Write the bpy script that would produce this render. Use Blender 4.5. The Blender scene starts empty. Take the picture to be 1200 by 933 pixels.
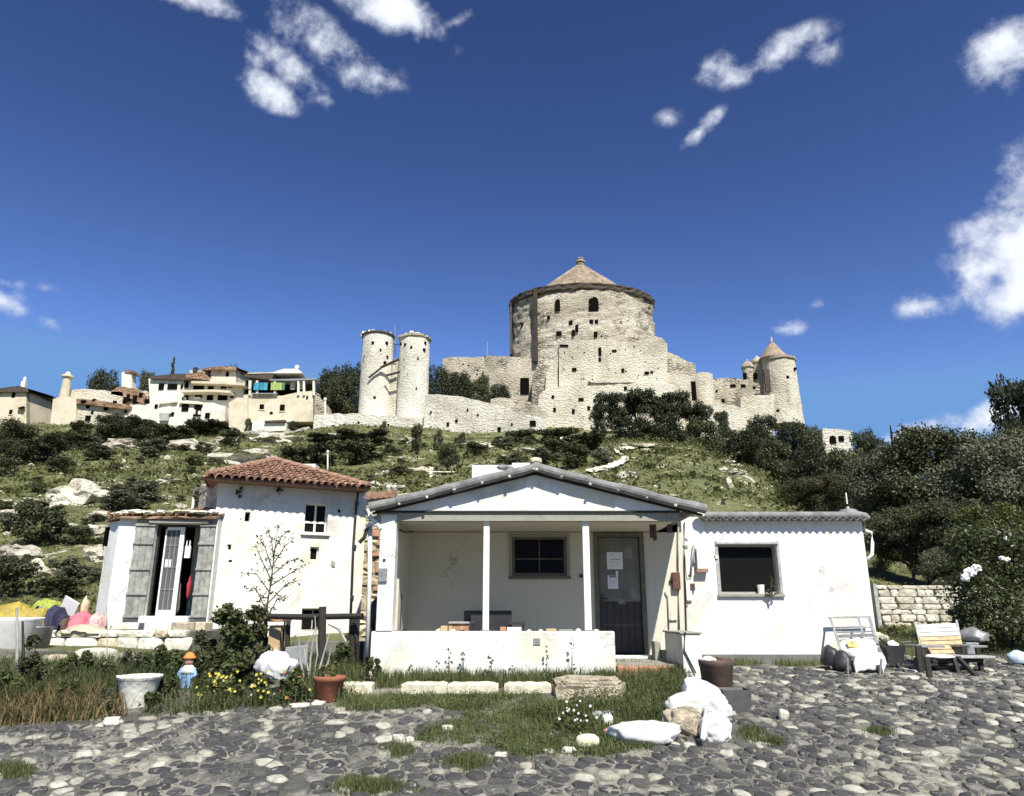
import bpy, math, random
import numpy as np
from mathutils import Vector, Matrix, noise
rad = math.radians
random.seed(7); rng = np.random.default_rng(7)
scn = bpy.context.scene
COL = scn.collection

# ------------------------------------------------------------------ camera
F = 873.0; CZ = 0.8; TH = math.atan(0.290); CS, SN = math.cos(TH), math.sin(TH)
cd = bpy.data.cameras.new('camera'); cam = bpy.data.objects.new('camera', cd); COL.objects.link(cam)
cd.sensor_width = 36; cd.lens = F / 1200 * 36; cd.clip_start = 0.05; cd.clip_end = 20000
cam.location = (0, 0, CZ); cam.rotation_euler = (math.pi / 2 + TH, 0, 0)
scn.camera = cam

# ------------------------------------------------------------------ light
LIGHT = Vector((-0.27, 0.80, -1.0)).normalized()
ELEV = math.asin(-LIGHT.z); AZ = math.atan2(-LIGHT.x, -LIGHT.y)
sd = bpy.data.lights.new('sun', 'SUN'); so = bpy.data.objects.new('sun', sd); COL.objects.link(so)
sd.energy = 4.6; sd.angle = rad(0.53); sd.color = (1.0, 0.955, 0.87)
so.rotation_euler = LIGHT.to_track_quat('-Z', 'Y').to_euler()
scn.view_settings.view_transform = 'Standard'; scn.view_settings.look = 'None'
scn.view_settings.exposure = 0.70; scn.view_settings.gamma = 1.0

def ray(px, py):
    x = (px - 600) / F; y = (466.5 - py) / F
    return (x, CS - y * SN, SN + y * CS)
def P(px, py, Y):
    r = ray(px, py); t = Y / r[1]
    return Vector((r[0] * t, Y, CZ + r[2] * t))
def proj(x, y, z):
    z -= CZ
    d = y * CS + z * SN; v = z * CS - y * SN
    return 600 + F * x / d, 466.5 - F * v / d

world = bpy.data.worlds.new('World'); scn.world = world; world.use_nodes = True
def build_world():
    nt = world.node_tree; N, L = nt.nodes, nt.links
    N.clear()
    out = N.new('ShaderNodeOutputWorld'); bg = N.new('ShaderNodeBackground')
    sky = N.new('ShaderNodeTexSky'); sky.sky_type = 'NISHITA'; sky.sun_disc = False
    sky.sun_elevation = ELEV; sky.sun_rotation = AZ; sky.altitude = 900
    sky.air_density = 1.0; sky.dust_density = 0.3; sky.ozone_density = 3.0
    tc = N.new('ShaderNodeTexCoord'); sep = N.new('ShaderNodeSeparateXYZ')
    L.new(tc.outputs['Generated'], sep.inputs[0])
    az = N.new('ShaderNodeMath'); az.operation = 'ARCTAN2'
    L.new(sep.outputs[0], az.inputs[0]); L.new(sep.outputs[1], az.inputs[1])
    el = N.new('ShaderNodeMath'); el.operation = 'ARCSINE'; L.new(sep.outputs[2], el.inputs[0])
    cmb = N.new('ShaderNodeCombineXYZ'); L.new(az.outputs[0], cmb.inputs[0]); L.new(el.outputs[0], cmb.inputs[1])
    # the cloud banks of that day: azimuth/elevation patches of the sky
    def sph(px, py):
        r = Vector(ray(px, py)).normalized()
        return math.atan2(r.x, r.y), math.asin(r.z)
    blobs = [(215, -8, 110, 24, 0, 1.1), (465, 10, 95, 48, -12, 1.35), (530, 28, 40, 16, 20, .7), (372, 48, 80, 42, -15, 1.25), (345, 80, 74, 36, -20, 1.15), (318, 106, 50, 30, -10, 1.3), (415, 88, 74, 36, 0, 1.0), (300, 70, 26, 22, 0, .6),
             (905, 66, 90, 30, 8, 1.0), (845, 82, 44, 28, 10, .9), (955, 66, 50, 22, 0, .7), (822, 152, 40, 15, 30, .9), (785, 138, 24, 14, 0, .36),
             (1185, 52, 82, 62, 20, 1.15), (1222, 262, 165, 108, 38, 1.5), (1160, 312, 80, 42, 20, 1.05), (1195, 345, 75, 50, 0, 1.1), (1092, 356, 54, 24, 0, .95), (1150, 348, 45, 17, 0, .55),
             (922, 385, 32, 15, 0, .72), (962, 358, 26, 11, 0, .5), (1000, 342, 22, 9, 30, .38), (0, 352, 62, 24, 0, .95), (40, 335, 40, 12, 0, .45), (58, 378, 26, 12, -20, .6), (10, 333, 40, 14, 0, .6),
             (1090, 500, 60, 16, 10, .8), (1165, 486, 60, 24, 20, .95), (1060, 515, 80, 12, 0, .7)]
    # other banks beyond the frame
    rr = random.Random(3)
    extra = []
    for k in range(16):
        a = rr.uniform(.95, 5.3); e = rr.uniform(.12, .95)
        extra.append((a if a < math.pi else a - 2 * math.pi, e, rr.uniform(.1, .3), rr.uniform(.04, .12), rr.uniform(-.4, .4), rr.uniform(.7, 1.1)))
    last = None
    for k, b in enumerate(blobs + extra):
        if k < len(blobs):
            a0, e0 = sph(b[0], b[1]); ra = abs(sph(b[0] + b[2], b[1])[0] - sph(b[0] - b[2], b[1])[0]) / 2; rb = abs(sph(b[0], b[1] + b[3])[1] - sph(b[0], b[1] - b[3])[1]) / 2; ro = rad(b[4]); w = b[5]
        else:
            a0, e0, ra, rb, ro, w = b
        mp = N.new('ShaderNodeMapping'); mp.vector_type = 'TEXTURE'
        mp.inputs['Location'].default_value = (a0, e0, 0); mp.inputs['Rotation'].default_value = (0, 0, ro)
        mp.inputs['Scale'].default_value = (ra, rb, 1)
        L.new(cmb.outputs[0], mp.inputs['Vector'])
        ln = N.new('ShaderNodeVectorMath'); ln.operation = 'LENGTH'; L.new(mp.outputs[0], ln.inputs[0])
        m = N.new('ShaderNodeMath'); m.operation = 'MULTIPLY_ADD'; L.new(ln.outputs['Value'], m.inputs[0])
        m.inputs[1].default_value = -w; m.inputs[2].default_value = w
        if last:
            mx = N.new('ShaderNodeMath'); mx.operation = 'SMOOTH_MAX'; L.new(last, mx.inputs[0]); L.new(m.outputs[0], mx.inputs[1]); mx.inputs[2].default_value = .15
            last = mx.outputs[0]
        else: last = m.outputs[0]
    n1 = N.new('ShaderNodeTexNoise'); n1.inputs['Scale'].default_value = 17; n1.inputs['Detail'].default_value = 12; n1.inputs['Roughness'].default_value = .60; n1.inputs['Distortion'].default_value = .0
    L.new(tc.outputs['Generated'], n1.inputs['Vector'])
    n2 = N.new('ShaderNodeMath'); n2.operation = 'MULTIPLY_ADD'; L.new(n1.outputs['Fac'], n2.inputs[0]); n2.inputs[1].default_value = 3.4; n2.inputs[2].default_value = -1.80
    ad = N.new('ShaderNodeMath'); ad.operation = 'ADD'; L.new(last, ad.inputs[0]); L.new(n2.outputs[0], ad.inputs[1])
    mr = N.new('ShaderNodeMapRange'); mr.interpolation_type = 'SMOOTHSTEP'; L.new(ad.outputs[0], mr.inputs['Value'])
    mr.inputs['From Min'].default_value = 0.0; mr.inputs['From Max'].default_value = 1.1; mr.inputs['To Max'].default_value = 0.97
    # kill clouds where no bank is
    gate = N.new('ShaderNodeMapRange'); L.new(last, gate.inputs['Value']); gate.inputs['From Min'].default_value = 0.0; gate.inputs['From Max'].default_value = .34
    mu = N.new('ShaderNodeMath'); mu.operation = 'MULTIPLY'; L.new(mr.outputs[0], mu.inputs[0]); L.new(gate.outputs[0], mu.inputs[1])
    # the sky colour: a steeper blue (dry clear air)
    gm = N.new('ShaderNodeGamma'); gm.inputs['Gamma'].default_value = 1.85
    hs = N.new('ShaderNodeHueSaturation'); hs.inputs['Saturation'].default_value = 1.0; hs.inputs['Value'].default_value = 1.0
    hs.inputs['Hue'].default_value = .5
    L.new(sky.outputs[0], gm.inputs['Color']); gt = N.new('ShaderNodeMix'); gt.data_type = 'RGBA'; gt.blend_type = 'MULTIPLY'; gt.inputs[0].default_value = 1; L.new(gm.outputs[0], gt.inputs[6]); gt.inputs[7].default_value = (.70, .52, .45, 1)
    cl = N.new('ShaderNodeMix'); cl.data_type = 'RGBA'; cl.blend_type = 'DARKEN'; cl.inputs[0].default_value = 1; L.new(gt.outputs[2], cl.inputs[6]); cl.inputs[7].default_value = (1.6, 3.4, 6.9, 1)
    L.new(cl.outputs[2], hs.inputs['Color'])
    ccr = N.new('ShaderNodeMapRange'); L.new(ad.outputs[0], ccr.inputs['Value']); ccr.inputs['From Min'].default_value = .3; ccr.inputs['From Max'].default_value = 1.6
    cc = N.new('ShaderNodeMix'); cc.data_type = 'RGBA'; L.new(ccr.outputs[0], cc.inputs['Factor'])
    cc.inputs[6].default_value = (7.0, 7.6, 9.0, 1); cc.inputs[7].default_value = (10.5, 10.8, 11.3, 1)
    mix = N.new('ShaderNodeMix'); mix.data_type = 'RGBA'; L.new(mu.outputs[0], mix.inputs['Factor']); L.new(hs.outputs[0], mix.inputs[6]); L.new(cc.outputs[2], mix.inputs[7])
    L.new(mix.outputs[2], bg.inputs['Color']); bg.inputs['Strength'].default_value = 0.065
    L.new(bg.outputs[0], out.inputs[0])
build_world()

# ------------------------------------------------------------------ materials
def new_mat(name):
    m = bpy.data.materials.new(name); m.use_nodes = True
    nt = m.node_tree; return m, nt.nodes, nt.links, nt.nodes['Principled BSDF']
def C4(c): return (c[0], c[1], c[2], 1)
def ramp(N, L, fac, stops):
    r = N.new('ShaderNodeValToRGB'); L.new(fac, r.inputs[0])
    e = r.color_ramp.elements
    while len(e) > 1: e.remove(e[-1])
    e[0].position = stops[0][0]; e[0].color = C4(stops[0][1])
    for p, c in stops[1:]:
        x = e.new(p); x.color = C4(c)
    return r.outputs[0]
def tex_noise(N, L, vec, scale, detail=6, rough=.55, dist=0, stretch=None):
    if stretch:
        mp = N.new('ShaderNodeMapping'); mp.inputs['Scale'].default_value = stretch; L.new(vec, mp.inputs[0]); vec = mp.outputs[0]
    n = N.new('ShaderNodeTexNoise'); n.inputs['Scale'].default_value = scale; n.inputs['Detail'].default_value = detail
    n.inputs['Roughness'].default_value = rough; n.inputs['Distortion'].default_value = dist; L.new(vec, n.inputs['Vector'])
    return n.outputs['Fac']
def mixc(N, L, fac, a, b, mode='MIX'):
    m = N.new('ShaderNodeMix'); m.data_type = 'RGBA'; m.blend_type = mode
    for i, v in ((0, fac), (6, a), (7, b)):
        if isinstance(v, (tuple, list)): m.inputs[i].default_value = C4(v)
        elif isinstance(v, (int, float)): m.inputs[i].default_value = v if i == 0 else (v, v, v, 1)
        else: L.new(v, m.inputs[i])
    return m.outputs[2]
def bump(N, L, b, h, strength=.4, dist=.02):
    bp = N.new('ShaderNodeBump'); bp.inputs['Strength'].default_value = strength; bp.inputs['Distance'].default_value = dist
    L.new(h, bp.inputs['Height']); L.new(bp.outputs[0], b.inputs['Normal'])
def mrange(N, L, v, a, b, c=0, d=1):
    m = N.new('ShaderNodeMapRange'); L.new(v, m.inputs[0])
    for i, x in enumerate((a, b, c, d)): m.inputs[i + 1].default_value = x
    return m.outputs[0]

def simple(name, c, rough=.7, var=.25, scale=6, bs=.2, metal=0, bd=.01, rnd=False):
    m, N, L, b = new_mat(name); tc = N.new('ShaderNodeTexCoord').outputs['Object']
    n = tex_noise(N, L, tc, scale, 8, .6)
    lo = tuple(x * (1 - var) for x in c); hi = tuple(min(1, x * (1 + var)) for x in c)
    col = ramp(N, L, n, [(.3, lo), (.7, hi)])
    if rnd:
        g = N.new('ShaderNodeNewGeometry'); v = mrange(N, L, g.outputs['Random Per Island'], 0, 1, .65, 1.3)
        col = mixc(N, L, 1.0, col, v, 'MULTIPLY')
    L.new(col, b.inputs['Base Color']); b.inputs['Roughness'].default_value = rough; b.inputs['Metallic'].default_value = metal
    if bs: bump(N, L, b, tex_noise(N, L, tc, scale * 5, 6, .6), bs, bd)
    return m

def plaster(name, c, stain, amount=.5, scale=1.2, bs=.35, streak=True, yellow=None):
    """painted lime render with water streaks, patches and pits"""
    m, N, L, b = new_mat(name); tc = N.new('ShaderNodeTexCoord').outputs['Object']
    a = tex_noise(N, L, tc, scale, 8, .62, .6)
    f = mrange(N, L, a, .62 - .2 * amount, .72, 0, .85 * amount + .15)
    col = mixc(N, L, f, c, stain)
    if yellow:
        y = tex_noise(N, L, tc, scale * .8 + .35, 4, .5, .3, (1, 1, 1.3))
        col = mixc(N, L, mrange(N, L, y, .52, .7, 0, .65), col, yellow)
    if streak:
        s = tex_noise(N, L, tc, 2.2, 6, .6, 0, (3.5, 3.5, .35))
        col = mixc(N, L, mrange(N, L, s, .55, .8, 0, .35), col, stain)
    wb = N.new('ShaderNodeTexNoise'); wb.inputs['Scale'].default_value = 2.5; wb.inputs['Detail'].default_value = 6; L.new(tc, wb.inputs['Vector'])
    wm = N.new('ShaderNodeMix'); wm.data_type = 'VECTOR'; wm.inputs[0].default_value = .35; L.new(tc, wm.inputs[4]); L.new(wb.outputs['Color'], wm.inputs[5])
    vc = N.new('ShaderNodeTexVoronoi'); vc.feature = 'DISTANCE_TO_EDGE'; vc.inputs['Scale'].default_value = .9; L.new(wm.outputs[1], vc.inputs['Vector'])
    ck = N.new('ShaderNodeMath'); ck.operation = 'MULTIPLY'; L.new(mrange(N, L, vc.outputs['Distance'], .002, .007, 1, 0), ck.inputs[0]); L.new(mrange(N, L, tex_noise(N, L, tc, .9, 3), .50, .60, 0, .5), ck.inputs[1])
    col = mixc(N, L, ck.outputs[0], col, tuple(x * .4 for x in stain))
    pits = tex_noise(N, L, tc, 22, 3, .5)
    col = mixc(N, L, mrange(N, L, pits, .70, .78, 0, .35), col, tuple(x * .45 for x in stain))
    L.new(col, b.inputs['Base Color']); b.inputs['Roughness'].default_value = .93
    h = tex_noise(N, L, tc, 9, 10, .65); bump(N, L, b, h, bs, .03)
    return m

def masonry(name, lo, mid, hi, cell=1.2, coarse=.12, bs=.7, bd=.25, stretch=(1, 1, 1.9), joint=.5, rend=.5, dark=.3):
    """rough rubble masonry partly covered by old render"""
    m, N, L, b = new_mat(name); tc = N.new('ShaderNodeTexCoord').outputs['Object']
    mp = N.new('ShaderNodeMapping'); mp.inputs['Scale'].default_value = stretch; L.new(tc, mp.inputs[0])
    wv = N.new('ShaderNodeTexNoise'); wv.inputs['Scale'].default_value = cell * 1.3; L.new(mp.outputs[0], wv.inputs['Vector'])
    wob = N.new('ShaderNodeMix'); wob.data_type = 'VECTOR'; wob.inputs[0].default_value = .12 / cell if cell > 1 else .12
    L.new(mp.outputs[0], wob.inputs[4]); L.new(wv.outputs['Color'], wob.inputs[5])
    v = N.new('ShaderNodeTexVoronoi'); v.inputs['Scale'].default_value = cell; L.new(wob.outputs[1], v.inputs['Vector'])
    ve = N.new('ShaderNodeTexVoronoi'); ve.feature = 'DISTANCE_TO_EDGE'; ve.inputs['Scale'].default_value = cell; L.new(wob.outputs[1], ve.inputs['Vector'])
    sp = N.new('ShaderNodeSeparateColor'); L.new(v.outputs['Color'], sp.inputs[0])
    big = tex_noise(N, L, tc, coarse, 9, .62, .4)
    col = ramp(N, L, big, [(.33, lo), (.5, mid), (.66, hi)])
    st = mrange(N, L, sp.outputs[0], 0, 1, .62, 1.25)
    cst = mixc(N, L, 1.0, col, st, 'MULTIPLY')
    jt = mrange(N, L, ve.outputs['Distance'], .0, .12, 1, 0)
    cst = mixc(N, L, N_mul(N, L, jt, joint), cst, tuple(x * .42 for x in mid))
    r = tex_noise(N, L, tc, coarse * 2.3, 9, .65, .3)
    rm = mrange(N, L, r, .62 - .35 * rend, .70 - .35 * rend, 0, .85)
    col = mixc(N, L, rm, cst, col)
    d = tex_noise(N, L, tc, coarse * 6, 10, .7)
    col = mixc(N, L, mrange(N, L, d, .60, .70, 0, dark), col, tuple(x * .35 for x in lo))
    sk = tex_noise(N, L, tc, coarse * 7, 8, .65, .2, (1.6, 1.6, .28)); col = mixc(N, L, mrange(N, L, sk, .54, .68, 0, dark * .9), col, tuple(x * .5 for x in lo))
    L.new(col, b.inputs['Base Color']); b.inputs['Roughness'].default_value = .95
    h1 = mixc(N, L, rm, mrange(N, L, ve.outputs['Distance'], 0, .25, 0, 1), .5)
    h2 = tex_noise(N, L, tc, cell * 2.5, 8, .7)
    h = N.new('ShaderNodeMath'); h.operation = 'ADD'; L.new(h1, h.inputs[0]); L.new(h2, h.inputs[1])
    bump(N, L, b, h.outputs[0], bs, bd)
    return m
def N_mul(N, L, a, k):
    m = N.new('ShaderNodeMath'); m.operation = 'MULTIPLY'; L.new(a, m.inputs[0]); m.inputs[1].default_value = k; return m.outputs[0]

def leafy(name, cols, trans=.25, rough=.55):
    m, N, L, b = new_mat(name)
    g = N.new('ShaderNodeNewGeometry'); oi = N.new('ShaderNodeObjectInfo'); tc = N.new('ShaderNodeTexCoord').outputs['Object']
    n = tex_noise(N, L, tc, 3.0, 3)
    s = N.new('ShaderNodeMath'); s.operation = 'MULTIPLY_ADD'; L.new(g.outputs['Random Per Island'], s.inputs[0]); s.inputs[1].default_value = .6
    n2 = N.new('ShaderNodeMath'); n2.operation = 'MULTIPLY_ADD'; L.new(n, n2.inputs[0]); n2.inputs[1].default_value = .8; n2.inputs[2].default_value = -.2
    L.new(n2.outputs[0], s.inputs[2])
    k = len(cols) - 1
    col = ramp(N, L, s.outputs[0], [(i / k, c) for i, c in enumerate(cols)])
    v = mrange(N, L, oi.outputs['Random'], 0, 1, .8, 1.2)
    col = mixc(N, L, 1.0, col, v, 'MULTIPLY')
    L.new(col, b.inputs['Base Color']); b.inputs['Roughness'].default_value = rough
    b.inputs['Specular IOR Level'].default_value = .3
    if trans:
        tr = N.new('ShaderNodeBsdfTranslucent'); L.new(col, tr.inputs[0]); ms = N.new('ShaderNodeMixShader'); ms.inputs[0].default_value = trans
        L.new(b.outputs[0], ms.inputs[1]); L.new(tr.outputs[0], ms.inputs[2]); L.new(ms.outputs[0], N['Material Output'].inputs[0])
    return m

def stone_rand(name, cols, rough=.85, scale=14, bs=.5, bd=.01, patch=False):
    """colour differs from stone to stone"""
    m, N, L, b = new_mat(name); tc = N.new('ShaderNodeTexCoord').outputs['Object']
    g = N.new('ShaderNodeNewGeometry'); oi = N.new('ShaderNodeObjectInfo')
    a = N.new('ShaderNodeMath'); a.operation = 'ADD'; L.new(g.outputs['Random Per Island'], a.inputs[0]); L.new(oi.outputs['Random'], a.inputs[1])
    fr = N.new('ShaderNodeMath'); fr.operation = 'FRACT'; L.new(a.outputs[0], fr.inputs[0])
    r = N.new('ShaderNodeValToRGB'); r.color_ramp.interpolation = 'CONSTANT'; L.new(fr.outputs[0], r.inputs[0])
    e = r.color_ramp.elements; e[0].color = C4(cols[0]); e[0].position = 0; e.remove(e[1])
    for i, c in enumerate(cols[1:]): e.new((i + 1) / len(cols)).color = C4(c)
    n = tex_noise(N, L, tc, scale, 8, .65)
    col = mixc(N, L, 1.0, r.outputs[0], mrange(N, L, n, .3, .7, .62, 1.35), 'MULTIPLY')
    p = tex_noise(N, L, tc, scale * .35, 5, .6, .5)
    if patch:
        q = tex_noise(N, L, tc, 3.6, 9, .72, .8); wd = tex_noise(N, L, tc, .42, 3, .5)
        ad = N.new('ShaderNodeMath'); ad.operation = 'MULTIPLY_ADD'; L.new(wd, ad.inputs[0]); ad.inputs[1].default_value = .55; L.new(q, ad.inputs[2])
        col = mixc(N, L, mrange(N, L, ad.outputs[0], .855, .92, 0, .8), col, (.30, .285, .23))
        q2 = tex_noise(N, L, tc, 2.2, 9, .7, .8, (1, 1.3, 1)); col = mixc(N, L, mrange(N, L, q2, .52, .58, 0, .75), col, (.056, .055, .053)); q3 = tex_noise(N, L, tc, 7.5, 9, .75, 1.2); col = mixc(N, L, mrange(N, L, q3, .565, .61, 0, .75), col, (.34, .325, .265))
    else: col = mixc(N, L, mrange(N, L, p, .55, .75, 0, .5), col, (.33, .31, .26))
    L.new(col, b.inputs['Base Color']); b.inputs['Roughness'].default_value = rough
    bump(N, L, b, tex_noise(N, L, tc, scale * 2.2, 8, .65), bs, bd)
    return m

WHITE = plaster('white_plaster', (.74, .73, .69), (.33, .31, .25), .50, 1.5, .45, yellow=(.66, .64, .44))
WHITE2 = plaster('old_white_plaster', (.74, .72, .65), (.32, .29, .21), .62, 1.0, .7, yellow=(.66, .57, .33))
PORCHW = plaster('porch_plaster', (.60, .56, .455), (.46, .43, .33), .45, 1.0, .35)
GREYPL = plaster('grey_render', (.30, .29, .24), (.18, .17, .14), .5, 1.6, .5)
BASEC = plaster('damp_cement', (.17, .165, .15), (.09, .09, .075), .6, 3, .6)
CREAM = plaster('cream_render', (.72, .68, .55), (.52, .46, .34), .5, .25, .5)
CREAMF = plaster('far_cream_render', (.60, .54, .41), (.34, .28, .18), .75, .33, .9, yellow=(.50, .42, .27))
VWHITE = plaster('far_white_render', (.68, .65, .56), (.36, .32, .23), .55, .36, .8)
CASTLE = masonry('castle_masonry', (.25, .215, .155), (.52, .465, .355), (.70, .645, .525), 1.5, .16, 1.0, .4, joint=.42, rend=.65, dark=.5)
CASTLE2 = masonry('castle_rendered_masonry', (.42, .375, .285), (.66, .61, .485), (.76, .715, .59), 1.5, .12, 1.0, .35, joint=.38, rend=.95, dark=.45)
TOWERM = masonry('tower_masonry', (.54, .505, .41), (.74, .70, .59), (.80, .77, .67), 1.6, .16, .8, .3, joint=.3, rend=1.1, dark=.3)
WALLM = masonry('rampart_masonry', (.40, .36, .28), (.66, .62, .52), (.80, .76, .66), 1.3, .12, 1.0, .35, joint=.4, rend=.85, dark=.4)
ROCK = masonry('limestone', (.36, .32, .23), (.62, .57, .45), (.76, .72, .60), 1.1, .35, 1.0, .2, joint=.12, rend=.4, dark=.55)
ROCKN = simple('pale_stone', (.58, .55, .45), .9, .35, 7, .8, 0, .02)
ROUGHST = simple('rough_travertine', (.50, .43, .31), .95, .5, 9, 1.0, 0, .05)
KERB = simple('kerb_limestone', (.62, .57, .43), .9, .3, 8, .7, 0, .02)
SLATE = simple('fibre_cement', (.19, .19, .18), .85, .45, 5, .5, 0, .01)
ROOFD = simple('dark_roof', (.065, .05, .038), .9, .4, 2, .4)
ROOFT = simple('terracotta_tile', (.30, .175, .115), .85, .5, 9, .4, 0, .01, rnd=True)
ROOFO = masonry('old_tile_roof', (.20, .12, .07), (.33, .20, .12), (.42, .30, .19), 2.2, .5, .7, .2, joint=.3, rend=.1, dark=.3)
ROOFK = masonry('castle_roof_tiles', (.21, .155, .105), (.31, .235, .165), (.40, .32, .235), 2.6, .5, .6, .15, joint=.25, rend=.3, dark=.4)
SHUT = simple('weathered_shutter_wood', (.27, .27, .24), .85, .45, 7, .5)
WOODD = simple('dark_rail_wood', (.028, .024, .019), .8, .4, 12, .4)
WOODP = simple('pine_wood', (.50, .36, .20), .7, .3, 8, .3)
WOODG = simple('grey_wood', (.36, .35, .33), .8, .35, 10, .3)
TRUNK = simple('bark', (.11, .085, .06), .95, .4, 6, .8, 0, .05)
DOORF = simple('olive_frame_paint', (.13, .115, .08), .6, .3, 8, .2)
DOORG = simple('grey_green_door_paint', (.155, .155, .125), .6, .22, 4, .2)
DOORB = simple('dark_brown_panel', (.045, .035, .028), .55, .3, 8, .3)
PAINTW = simple('white_paint', (.78, .77, .72), .6, .12, 6, .15)
PAINTWO = simple('old_white_paint', (.66, .65, .60), .7, .25, 10, .3)
METALD = simple('dark_metal', (.045, .045, .045), .5, .4, 12, .2, .3)
METALG = simple('grey_metal', (.28, .28, .28), .5, .3, 12, .2, .4)
BROWNM = simple('brown_metal', (.10, .04, .03), .6, .4, 12, .2)
DARK = simple('interior_shade_black', (.007, .006, .005), .95, .3, 6, 0)  # near-black colour that stands in for the shade of interiors and openings
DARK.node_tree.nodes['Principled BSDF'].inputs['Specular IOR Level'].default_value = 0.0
PAPER = simple('paper', (.80, .80, .78), .8, .05, 20, 0)
BLACKINK = simple('ink', (.05, .05, .05), .8, .1, 20, 0)
TERRA = simple('flowerpot_terracotta', (.30, .11, .06), .85, .25, 10, .3)
BRICKR = simple('red_floor_tile', (.42, .22, .13), .85, .3, 8, .4)
SACK = simple('white_sack', (.66, .66, .64), .5, .08, 2.2, .4, 0, .04)
FABP = simple('pink_cloth', (.62, .16, .20), .9, .35, 7, .5)
FABY = simple('yellow_cover', (.34, .265, .045), .6, .35, 5, .9, 0, .02)
FABYG = simple('lime_cloth', (.30, .34, .05), .7, .25, 6, .4)
FABN = simple('navy_cloth', (.025, .028, .06), .8, .3, 7, .5)
FABG = simple('grey_cloth', (.28, .28, .25), .9, .25, 7, .5)
FABT = simple('tan_cloth', (.50, .40, .26), .9, .25, 7, .5)
FABR = simple('red_cloth', (.32, .03, .04), .9, .25, 7, .5)
FABB = simple('light_blue_cloth', (.22, .38, .62), .8, .2, 7, .5)
ORANGE = simple('orange_cloth', (.62, .22, .05), .8, .2, 7, .3)
PLASTG = simple('grey_plastic', (.07, .07, .065), .6, .25, 9, .2)
BROWNP = simple('brown_plastic', (.10, .065, .05), .6, .3, 9, .2)
BLACKP = simple('black_plastic', (.025, .025, .027), .5, .3, 9, .2)
SKIN = simple('doll_skin', (.55, .32, .22), .7, .1, 9, 0)
CYAN = simple('turquoise_banner', (.04, .28, .40), .8, .6, .9, 0)
LIME = simple('lime_banner', (.34, .42, .13), .8, .1, 3, 0)
GREENC = simple('green_banner', (.10, .32, .22), .8, .1, 3, 0)
COBB = stone_rand('cobble_stone', [(.050, .049, .050), (.26, .25, .20), (.056, .055, .053), (.032, .031, .032), (.080, .077, .070), (.042, .041, .043), (.42, .40, .33), (.050, .049, .048), (.12, .115, .098), (.046, .045, .046), (.19, .18, .15), (.038, .037, .037), (.34, .32, .25), (.062, .060, .056)], .85, 9, .9, .02, patch=True)
WSTONE = stone_rand('wall_stone', [(.52, .48, .38), (.62, .58, .48), (.44, .40, .31), (.58, .55, .47)], .9, 12, .9, .02)
TSTONE = stone_rand('terrace_stone', [(.62, .58, .46), (.72, .70, .62), (.55, .47, .32), (.66, .62, .52)], .9, 9, .7, .02)
def glass_mat():
    m, N, L, b = new_mat('window_glass')
    b.inputs['Base Color'].default_value = (.010, .010, .009, 1); b.inputs['Roughness'].default_value = .12; b.inputs['Specular IOR Level'].default_value = .05
    tc = N.new('ShaderNodeTexCoord').outputs['Object']; bump(N, L, b, tex_noise(N, L, tc, 3, 2), .05, .02)
    return m
GLASS = glass_mat()
def clear_glass():
    m, N, L, b = new_mat('clear_pane'); b.inputs['Base Color'].default_value = (.7, .72, .7, 1); b.inputs['Roughness'].default_value = .05
    tr = N.new('ShaderNodeBsdfTransparent'); ms = N.new('ShaderNodeMixShader'); ms.inputs[0].default_value = .08
    L.new(tr.outputs[0], ms.inputs[1]); L.new(b.outputs[0], ms.inputs[2]); L.new(ms.outputs[0], N['Material Output'].inputs[0])
    return m
CLEAR = clear_glass()
PINEL = leafy('pine_needles', [(.018, .024, .010), (.034, .042, .018), (.058, .066, .030)], .15)
OAKL = leafy('dark_oak_leaves', [(.030, .036, .015), (.070, .078, .032), (.150, .155, .078)], .2)
OLIVEL = leafy('olive_leaves', [(.046, .050, .028), (.110, .118, .068), (.24, .245, .165)], .2)
LIGHTL = leafy('yellow_green_leaves', [(.045, .052, .012), (.10, .105, .028), (.20, .20, .07)], .25)
REDL = leafy('dusky_leaves', [(.035, .036, .018), (.062, .058, .028), (.095, .088, .045)], .15)
BUSHL = leafy('garden_leaves', [(.042, .060, .020), (.092, .115, .040), (.21, .235, .11)], .35)
BUSHR = leafy('rose_leaves', [(.030, .042, .016), (.065, .082, .030), (.15, .165, .075)], .25)
PURPL = leafy('purple_leaves', [(.05, .018, .03), (.08, .03, .045), (.05, .05, .03)], .2)
GRASSM = leafy('meadow_grass', [(.056, .075, .026), (.120, .146, .052), (.25, .265, .115)], .35, .8)
HILLG = leafy('hill_grass', [(.100, .108, .038), (.130, .138, .048), (.19, .188, .080)], .3, .9)
STRAW = leafy('dry_grass', [(.14, .11, .045), (.25, .18, .09), (.33, .25, .13)], .2, .8)
PETW = simple('white_petals', (.80, .78, .76), .7, .05, 9, 0)
PETY = simple('yellow_petals', (.62, .54, .10), .7, .1, 9, 0)
PETR = simple('red_petals', (.55, .05, .05), .7, .1, 9, 0)

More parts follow.
